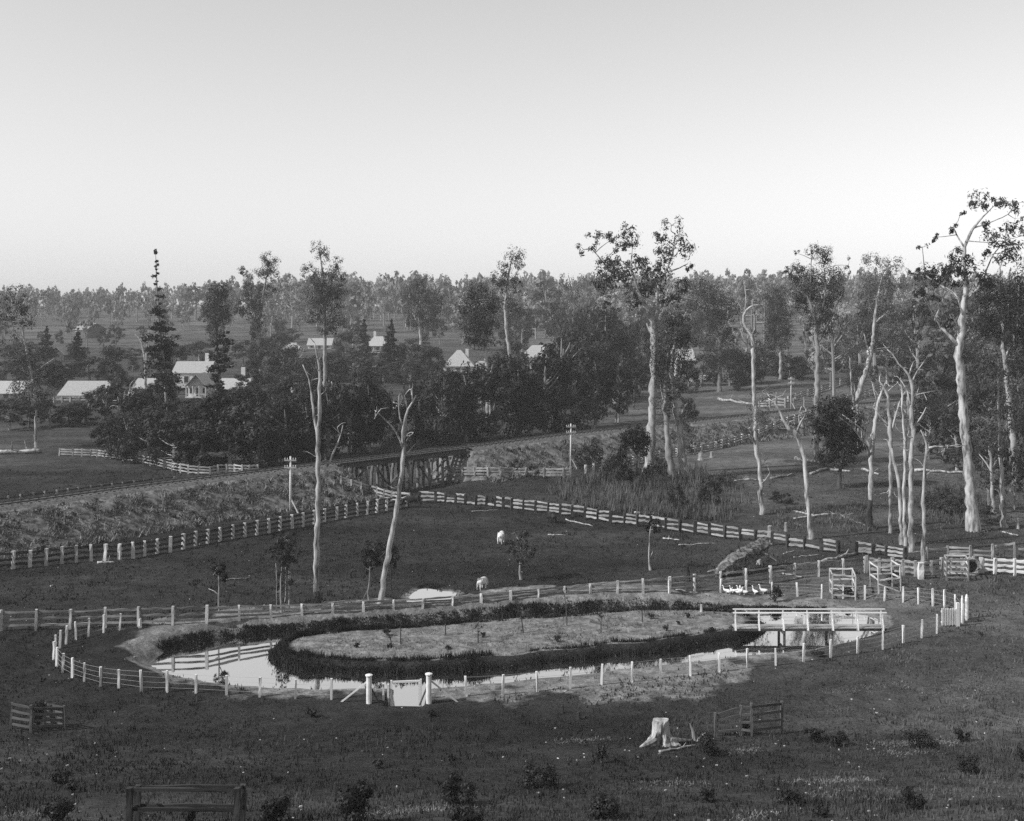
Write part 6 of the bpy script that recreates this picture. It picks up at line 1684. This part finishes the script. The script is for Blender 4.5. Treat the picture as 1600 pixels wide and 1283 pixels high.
# ------------------------------------------------------------------ island plants and foreground bushes
def shrub(name, label, px, py, w, h, leaf='leaf_black', n=420, size=0.05, stem=True, kind='round', group=None):
    g = ground(px, py); d = g[1]; m = d / FOC
    rng = np.random.default_rng(int(px * 3 + py))
    W, H = w * m / 2, h * m
    root = thing(name, label, 'bush', g, group)
    sz = max(size, m * 1.5)
    lf, st = [], []
    k = 9 if kind == 'round' else 6
    for i in range(k):
        a = rng.uniform(0, 6.283); r_ = W * .72 * math.sqrt(rng.random())
        z = H * rng.uniform(.3, .82)
        c = g + np.array([math.cos(a) * r_, math.sin(a) * r_, z])
        r3 = np.array([W * .42, W * .42, H * .26]) * rng.uniform(.7, 1.15)
        p, nm, cc = blob_points(rng, c, r3, n // k, 9, .3)
        p[:, 2] = np.maximum(p[:, 2], g[2] + .02)
        lf.append(leaves(rng, p, nm, sz, .5, -.1))
        mid = (g + c) / 2 + rng.normal(size=3) * .05
        st.append(tube([g - [0, 0, .1], mid, c], [.022, .015, .006], 5))
        for q in cc[:3]:
            st.append(tube([c, q], [.008, .004], 4))
    part('foliage', root, *cat_meshes(lf), leaf)
    o = part('stems', root, *cat_meshes(st), 'bark_dark'); o['kind'] = 'stuff'
def sapling(label, px, py, top, leaf='leaf_black', lean=0.0, n=90, w=7):
    g = ground(px, py); d = g[1]; m = d / FOC; h = (py - top) * m
    rng = np.random.default_rng(int(px * 7 + py))
    root = thing('sapling', label, 'sapling', g)
    e = g + np.array([lean * m, 0, h])
    P, rr = resample([g - [0, 0, .1], (g + e) / 2 + [lean * m * -.25, 0, 0], e], [.045, .032, .012], .15)
    part('stem', root, *tube(P, rr, 6), 'bark_dark')
    lf, tw = [], []
    for t in rng.uniform(.45, 1, 7):
        c = g + (e - g) * t; q = c + np.array([rng.normal() * w * m * .5, rng.normal() * w * m * .5, rng.uniform(.05, .22)])
        tw.append(tube([c, q], [.015, .006], 4))
        p = q + rng.normal(size=(n // 7, 3)) * w * m * .16
        lf.append(leaves(rng, p, rng.normal(size=p.shape), max(.05, m * 1.3), .45, .4))
    part('leaves', root, *cat_meshes(lf), leaf)
    o = part('twigs', root, *cat_meshes(tw), 'bark_dark'); o['kind'] = 'stuff'
for a in [('thin sapling at the left of the island', 626, 1007, 968), ('dark stick-like sapling near the island back edge', 696, 993, 964), ('short dark sapling stake in the left half of the island', 747, 1005, 972),
          ('slanting bare sapling left of the island centre', 818, 989, 938, 'leaf_black', -14, 40), ('tall thin leaning sapling at the island centre', 886, 977, 922, 'leaf_black', -5), ('dark upright sapling on the island front', 939, 988, 960),
          ('branched sapling at the back of the island', 1004, 972, 936, 'leaf_dark', -3, 120, 12), ('bent young shoot beside the left island saplings', 612, 1011, 990, 'leaf_black', -4, 30)]:
    sapling(*a)
for i, (x, y, w, h, lb) in enumerate([(606, 993, 20, 14, 'leafy shrub on the back edge of the island at left'), (557, 1012, 9, 8, 'small dark tuft on the left part of the island'), (608, 1012, 12, 6, 'low dark tuft at the foot of the bent shoot'), (755, 996, 9, 9, 'small tuft right of the dark stake sapling'), (700, 1015, 12, 6, 'low tuft near the island front edge'),
                         (871, 1003, 18, 11, 'low spreading dark shrub at the island front'), (1042, 986, 12, 9, 'dark round tuft on the right part of the island'), (1075, 965, 8, 8, 'small dark tuft near the island back at right'), (1018, 966, 12, 8, 'low tuft behind the branched sapling'), (1112, 985, 8, 5, 'tiny tuft before the footbridge end of the island'), (1060, 975, 6, 5, 'tiny dark tuft in the right half of the island')]):
    shrub('island_shrub', lb, x, y, w, h, n=130, size=.04)
for (x, y, w, h, lb, lf_) in [
    (720, 1256, 58, 46, 'dark round leafy bush left of centre in the foreground', 'leaf_black'), (727, 1290, 50, 30, 'dark bush at the bottom edge under the round bush', 'leaf_black'), (843, 1230, 62, 30, 'spreading low bush in the foreground centre', 'leaf_black'), (939, 1192, 20, 32, 'small upright dark bush left of the hollow stump', 'leaf_black'),
    (945, 1278, 60, 40, 'dark ragged bush near the bottom centre', 'leaf_black'), (1105, 1252, 28, 20, 'small low bush in the right foreground below the stump', 'leaf_dark'), (1112, 1180, 52, 30, 'leafy bush against the left side of the tilted guard', 'leaf_dark'),
    (1268, 1157, 36, 22, 'small dark bush right of the tilted guard', 'leaf_black'), (1310, 1165, 36, 19, 'small dark bush second from the tilted guard', 'leaf_black'), (1433, 1168, 54, 28, 'wide dark bush on the pale track at right', 'leaf_black'), (1504, 1158, 29, 17, 'small round dark bush at the right end of the pale track', 'leaf_black'), (1511, 1207, 48, 30, 'dark bush lower right of the wide bush', 'leaf_black'),
    (1235, 1256, 50, 18, 'low straggling bush left of the pale sticks at right', 'leaf_black'), (1284, 1276, 36, 18, 'low dark bush near the bottom right', 'leaf_black'), (1430, 1264, 40, 34, 'ragged dark bush right of centre at the bottom right', 'leaf_dark'), (1597, 1190, 16, 22, 'bush cut by the right edge', 'leaf_black'),
    (93, 1224, 36, 20, 'dark bush above the lower left corner bush', 'leaf_black'), (111, 1239, 26, 14, 'low dark bush just right of the upper left bush', 'leaf_black'), (88, 1288, 54, 44, 'big dark bush in the lower left corner', 'leaf_black'), (553, 1288, 78, 56, 'large dark ragged bush at the bottom left of centre', 'leaf_black'), (425, 1284, 52, 38, 'dark bush at the bottom right of the two-rail guard', 'leaf_black'),
    (488, 1120, 17, 10, 'small dark tuft below the left gate post', 'leaf_black'), (675, 1120, 14, 10, 'small dark tuft below the right gate post', 'leaf_black'), (591, 1200, 22, 12, 'sparse dark tuft in the middle foreground', 'leaf_dark'), (704, 1188, 18, 8, 'flat dark tuft above the round bush', 'leaf_black'), (1277, 1026, 20, 9, 'dark tuft on the near bank below the footbridge', 'leaf_black'),
    (1210, 940, 30, 24, 'dark bush on the far bank behind the footbridge', 'leaf_black'), (60, 1138, 20, 46, 'sapling bush inside the far left guard', 'leaf_black'), (298, 1287, 16, 32, 'dark sapling inside the two-rail guard', 'leaf_black'), (1165, 1148, 14, 24, 'dark sapling inside the tilted guard', 'leaf_dark'), (1393, 915, 16, 28, 'dark sapling inside the leaning stick guard', 'leaf_dark'), (1325, 935, 14, 22, 'dark sapling inside the low four-rail guard', 'leaf_black')]:
    shrub('bush', lb, x, y, w, h, lf_, n=int(220 + w * h * .7), size=.055)
# ------------------------------------------------------------------ stuff nobody could count
def blades(name, pos, h, wd, mat, label, cat, lean=.35, nb=3, seed=1):
    rng = np.random.default_rng(seed)
    n = len(pos)
    p = np.repeat(pos, nb, 0); hh = np.repeat(h, nb) * rng.uniform(.6, 1.2, n * nb); ww = np.repeat(wd, nb)
    a = rng.uniform(0, 6.283, n * nb); b = rng.uniform(0, 6.283, n * nb)
    p = p + np.column_stack([rng.normal(size=n * nb) * ww * 1.5, rng.normal(size=n * nb) * ww * 1.5, np.zeros(n * nb)])
    dx = np.column_stack([np.cos(a), np.sin(a), np.zeros(n * nb)]) * ww[:, None] * .5
    tip = p + np.column_stack([np.cos(b) * hh * lean * rng.random(n * nb) * 1.6, np.sin(b) * hh * lean * rng.random(n * nb) * 1.6, hh])
    v = np.stack([p - dx - [0, 0, .03], p + dx - [0, 0, .03], tip + dx * .35, tip - dx * .35], 1).reshape(-1, 3)
    f = np.arange(len(v)).reshape(-1, 4)
    me = mesh_np(name, v, f)
    if mat == 'blade':
        me.attributes.new('dry', 'FLOAT', 'POINT').data.foreach_set('value', np.repeat(dry_haze_tone(p[:, 0], p[:, 1]), 4).astype(np.float32))
    o = obj(name, me, M[mat])
    return tag(o, label, cat, kind='stuff')
def scatter(n, d0, d1, spread=.62, seed=2):
    rng = np.random.default_rng(seed)
    d = np.exp(rng.uniform(math.log(d0), math.log(d1), n)); x = rng.uniform(-spread, spread, n) * d
    return x, d, rng
x, d, rng = scatter(82000, 30, 150, seed=2)
s = np.minimum(sd_near(POND, x, d), sd_inlet(x, d) + .0)
z = h_ground(x, d)
dens = vnoise(x / 2.2, d / 2.2) + .6 * vnoise(x / 7.0, d / 7.0) + rng.uniform(-.45, .65, len(x))
keep = (s > .6) & (h_emb(x, d) < z) & (dens > -.05) & (sd_near(PUDDLE, x, d, 3) > .3)
keep &= ~((s < 4.0) & (rng.random(len(x)) < .85))
x, d, z = x[keep], d[keep], z[keep]
blades('pasture_grass', np.column_stack([x, d, z]), rng.uniform(.05, .16, len(x)) * (1 + .6 * (vnoise(x / 4, d / 4) > .15)), .0011 * d + .006, 'blade', 'short grazed grass covering the paddocks', 'grass', seed=3)
# fringe of dark rushes on island and back bank
def fringe(P, n, out0, out1, hmin, hmax, seed, cond=None):
    rng = np.random.default_rng(seed)
    k = rng.integers(0, len(P), n); t = rng.random(n)
    a, b = P[k], P[(k + 1) % len(P)]
    q = a + (b - a) * t[:, None]
    e = (b - a); nn = np.column_stack([e[:, 1], -e[:, 0]]); nn /= np.linalg.norm(nn, axis=1)[:, None] + 1e-9
    ctr = P.mean(0)
    q = q + nn * rng.uniform(out0, out1, n)[:, None]
    if cond is not None: q = q[cond(q)]
    q = q[vnoise(q[:, 0] / .9, q[:, 1] / .9) + rng.uniform(-.4, .5, len(q)) > -.12]
    z = h_all(q[:, 0], q[:, 1])
    hs = rng.uniform(hmin, hmax, len(q)) * np.clip(1 + 1.3 * vnoise(q[:, 0] / 2.4, q[:, 1] / 2.4) + .9 * vnoise(q[:, 0] / .8, q[:, 1] / .8), .15, 2)
    return np.column_stack([q, np.maximum(z, WATER)]), hs
area = lambda P: np.sum(P[:, 0] * np.roll(P[:, 1], -1) - np.roll(P[:, 0], -1) * P[:, 1])
sgn = 1 if area(ISLE) > 0 else -1
q, hs = fringe(ISLE, 34000, -.62 * sgn, .15 * sgn, .14, .36, 5)
M['rush'] = surf('rush', 0.006, 0.03, 1.0, 0.8, trans=0.1, coords='World')
blades('island_rushes', q, hs, np.full(len(q), .05), 'rush', 'dark rushes fringing the island', 'rushes', seed=6)
sg2 = 1 if area(POND) > 0 else -1
backside = lambda q: (q[:, 1] > 74.5 + (q[:, 0] + 22) * 8 / 48.0) & (q[:, 0] < 23)
q, hs = fringe(POND, 30000, -.12 * sg2, .48 * sg2, .08, .20, 8, backside)
blades('bank_rushes', q, hs, np.full(len(q), .055), 'rush', 'dark rushes along the far bank of the pond', 'rushes', seed=9)
rng = np.random.default_rng(71)
ix = rng.uniform(ISLE[:, 0].min(), ISLE[:, 0].max(), 9000); iy = rng.uniform(ISLE[:, 1].min(), ISLE[:, 1].max(), 9000)
k = (sd_poly(ISLE, ix, iy) < -.9) & (vnoise(ix / 1.4, iy / .9) + rng.uniform(-.3, .35, len(ix)) > .02)
q = np.column_stack([ix[k], iy[k], h_isle(ix[k], iy[k])])
blades('island_grass', q, rng.uniform(.04, .14, len(q)), np.full(len(q), .05), 'weed', 'sparse tufted grass on top of the island', 'grass', nb=3, seed=72, lean=.6)
# leafy clumps on both banks break up the outline
def clumps(name, q, n, rr, leaf, label, cat, seed, per=26, size=.05):
    rng = np.random.default_rng(seed)
    k = q[rng.integers(0, len(q), n)]
    lf = []
    r_ = rng.uniform(.5, 1.2, n) * rr
    P = np.repeat(k, per, 0) + rng.normal(size=(n * per, 3)) * np.repeat(r_, per)[:, None] * [.6, .6, .42] + [0, 0, rr * .35]
    v, f = leaves(rng, P, rng.normal(size=P.shape) + [0, -.2, .6], size, .5, 0)
    return tag(obj(name, mesh_np(name, v, f), M[leaf]), label, cat, kind='stuff')
q2, _ = fringe(POND, 3000, -.1 * sg2, .4 * sg2, .1, .3, 18, backside)
clumps('bank_weeds', q2, 240, .2, 'leaf_black', 'dark weeds overhanging the far bank', 'weeds', 12, size=.065)
q2, _ = fringe(ISLE, 3000, -.5 * sgn, .05 * sgn, .1, .3, 19)
clumps('island_weeds', q2, 900, .24, 'leaf_black', 'dark weeds overhanging the island edge', 'weeds', 13, size=.06)
# embankment weeds
def emb_cover():
    rng = np.random.default_rng(21)
    s_ = np.concatenate([rng.uniform(8, S_A + 2, 6500), rng.uniform(S_B - 2, TS[-1] - 30, 5200)])
    off = -rng.uniform(2.3, 8.6, len(s_))
    px_ = np.interp(s_, TS, TQ[:, 0]); py_ = np.interp(s_, TS, TQ[:, 1])
    tx = np.interp(s_ + .5, TS, TQ[:, 0]) - np.interp(s_ - .5, TS, TQ[:, 0]); ty = np.interp(s_ + .5, TS, TQ[:, 1]) - np.interp(s_ - .5, TS, TQ[:, 1])
    L = np.hypot(tx, ty); nx_, ny_ = -ty / L, tx / L
    x, y = px_ + nx_ * off, py_ + ny_ * off
    k = vnoise(x / 1.5, y / 1.5) + rng.uniform(-.4, .5, len(x)) > -.1
    x, y = x[k], y[k]
    return np.column_stack([x, y, h_all(x, y)])
q = emb_cover()
rng = np.random.default_rng(22)
blades('embankment_grass', q, rng.uniform(.15, .5, len(q)), np.full(len(q), .13), 'weed', 'rough pale weeds on the railway embankment', 'weeds', nb=4, seed=23, lean=.7)
clumps('embankment_weeds', q, 900, .4, 'leaf_dark', 'dark leafy weeds on the railway embankment', 'weeds', 24, per=22, size=.12)
# reeds below the big gums, and grass round the trestle mouth
def patch(n, poly, seed):
    rng = np.random.default_rng(seed)
    W = np.array([plan(a, b) for a, b in poly])
    x = rng.uniform(W[:, 0].min(), W[:, 0].max(), n); y = rng.uniform(W[:, 1].min(), W[:, 1].max(), n)
    k = sd_poly(W, x, y) < 0
    k &= vnoise(x / 2.5, y / 2.5) + .5 * vnoise(x / 6, y / 6) + rng.uniform(-.3, .35, n) > -.02
    x, y = x[k], y[k]
    return np.column_stack([x, y, h_all(x, y)]), rng
q, rng = patch(9000, [(850, 768), (900, 745), (1000, 738), (1090, 742), (1160, 762), (1180, 800), (1130, 818), (1000, 808), (900, 792)], 41)
blades('tall_reeds', q, rng.uniform(.35, 1.3, len(q)) * (1 + .9 * vnoise(q[:, 0] / 2.0, q[:, 1] / 2.0)), np.full(len(q), .10), 'reed', 'tall pale reeds and rank grass below the big gums', 'reeds', nb=3, seed=42, lean=.25)
q, rng = patch(5000, [(1440, 770), (1500, 760), (1545, 790), (1500, 822), (1440, 815)], 43)
blades('rank_grass', q, rng.uniform(.3, .8, len(q)), np.full(len(q), .09), 'reed', 'rank grass left of the huge gum base', 'grass', nb=3, seed=44)
q, rng = patch(3500, [(600, 712), (720, 690), (735, 672), (640, 675), (590, 690)], 45)
blades('creek_grass', q, rng.uniform(.6, 1.6, len(q)), np.full(len(q), .13), 'reed', 'tall pale grass beyond the trestle deck', 'grass', nb=3, seed=46)
q, rng = patch(4000, [(1200, 800), (1350, 790), (1370, 830), (1280, 835), (1200, 822)], 47)
blades('dry_grass', q, rng.uniform(.15, .45, len(q)), np.full(len(q), .09), 'reed', 'dry grass tufts among the logs at right', 'grass', nb=3, seed=48)
# chips, stones and dung scattered over the pasture
def chips():
    x, d, rng = scatter(1200, 31, 135, seed=51)
    k = (sd_near(POND, x, d) > .8) & (h_emb(x, d) < 0) & (sd_inlet(x, d) > .4) & (vnoise(x / 5, d / 5) + rng.uniform(-.5, .3, len(x)) > -.15)
    x, d = x[k], d[k]; z = h_ground(x, d); n = len(x)
    sx = rng.uniform(.025, .075, n) * (1 + (rng.random(n) < .05) * .8); sy = sx * rng.uniform(.3, .9, n); sz_ = sx * rng.uniform(.25, .5, n)
    a = rng.uniform(0, 6.283, n); c_, s_ = np.cos(a), np.sin(a)
    b, f = boxgeo((0, 0, 0), (2, 2, 2)); b = b * np.where(b[:, 2:3] > 0, [.7, .7, 1], 1)
    V = np.empty((n, 8, 3))
    for j in range(8):
        bx, by, bz = b[j]
        jx = bx * sx * rng.uniform(.7, 1.2, n); jy = by * sy * rng.uniform(.7, 1.2, n)
        V[:, j] = np.column_stack([x + jx * c_ - jy * s_, d + jx * s_ + jy * c_, z + bz * sz_ + sz_ * .4])
    F = (np.arange(n)[:, None, None] * 8 + f[None]).reshape(-1, 4)
    tag(obj('scattered_chips', mesh_np('scattered_chips', V.reshape(-1, 3), F), M['stone_pale']), 'pale wood chips and stones scattered over the pasture', 'stones', kind='stuff')
chips()
def streaks():
    rng = np.random.default_rng(61); Q = []
    for (xa, ya, xb, yb, n) in [(1365, 1166, 1420, 1160, 260), (1440, 1163, 1510, 1157, 260), (1235, 1224, 1355, 1219, 420), (1395, 1179, 1440, 1175, 120), (1275, 1245, 1300, 1243, 90), (1315, 1236, 1345, 1234, 90), (1355, 1252, 1375, 1251, 80), (585, 1274, 700, 1262, 300), (10, 1277, 60, 1272, 140), (870, 1160, 950, 1155, 120), (1035, 1225, 1075, 1224, 110), (1160, 1283, 1190, 1270, 110), (1440, 1085, 1560, 1072, 160), (1290, 1082, 1400, 1070, 160), (1130, 1178, 1180, 1170, 120)]:
        A, B = ground(xa, ya), ground(xb, yb)
        t = rng.random(n)[:, None]
        q = A + (B - A) * t + rng.normal(size=(n, 3)) * [.5, .3, 0]
        q[:, 2] = h_all(q[:, 0], q[:, 1]); Q.append(q)
    Q = np.concatenate(Q)
    M['straw'] = surf('straw', 0.07, 0.20, 2.0, 0.9, coords='World')
    blades('straw_streaks', Q, rng.uniform(.03, .08, len(Q)), np.full(len(Q), .04), 'straw', 'pale dry straw streaks worn across the foreground pasture', 'straw', nb=3, seed=62, lean=2.2)
streaks()
# ------------------------------------------------------------------ air
def haze():
    x0, x1, y0, y1, z0, z1 = -1540, 1540, -170, 1385, -3, 52
    v, f = boxgeo(((x0 + x1) / 2, (y0 + y1) / 2, (z0 + z1) / 2), (x1 - x0, y1 - y0, z1 - z0))
    me = mesh_np('haze', v, f)
    m = bpy.data.materials.new('haze'); m.use_nodes = True
    n = m.node_tree.nodes; l = m.node_tree.links
    n.remove(n["Principled BSDF"])
    pv = n.new("ShaderNodeVolumePrincipled")
    pv.inputs['Color'].default_value = grey(1.0)
    pv.inputs['Anisotropy'].default_value = -0.15
    pv.inputs['Density'].default_value = 0.0002
    l.new(pv.outputs[0], n["Material Output"].inputs['Volume'])
    tag(obj('haze', me, m), 'pale haze over the valley and the far forest', 'haze', kind='stuff')
haze()
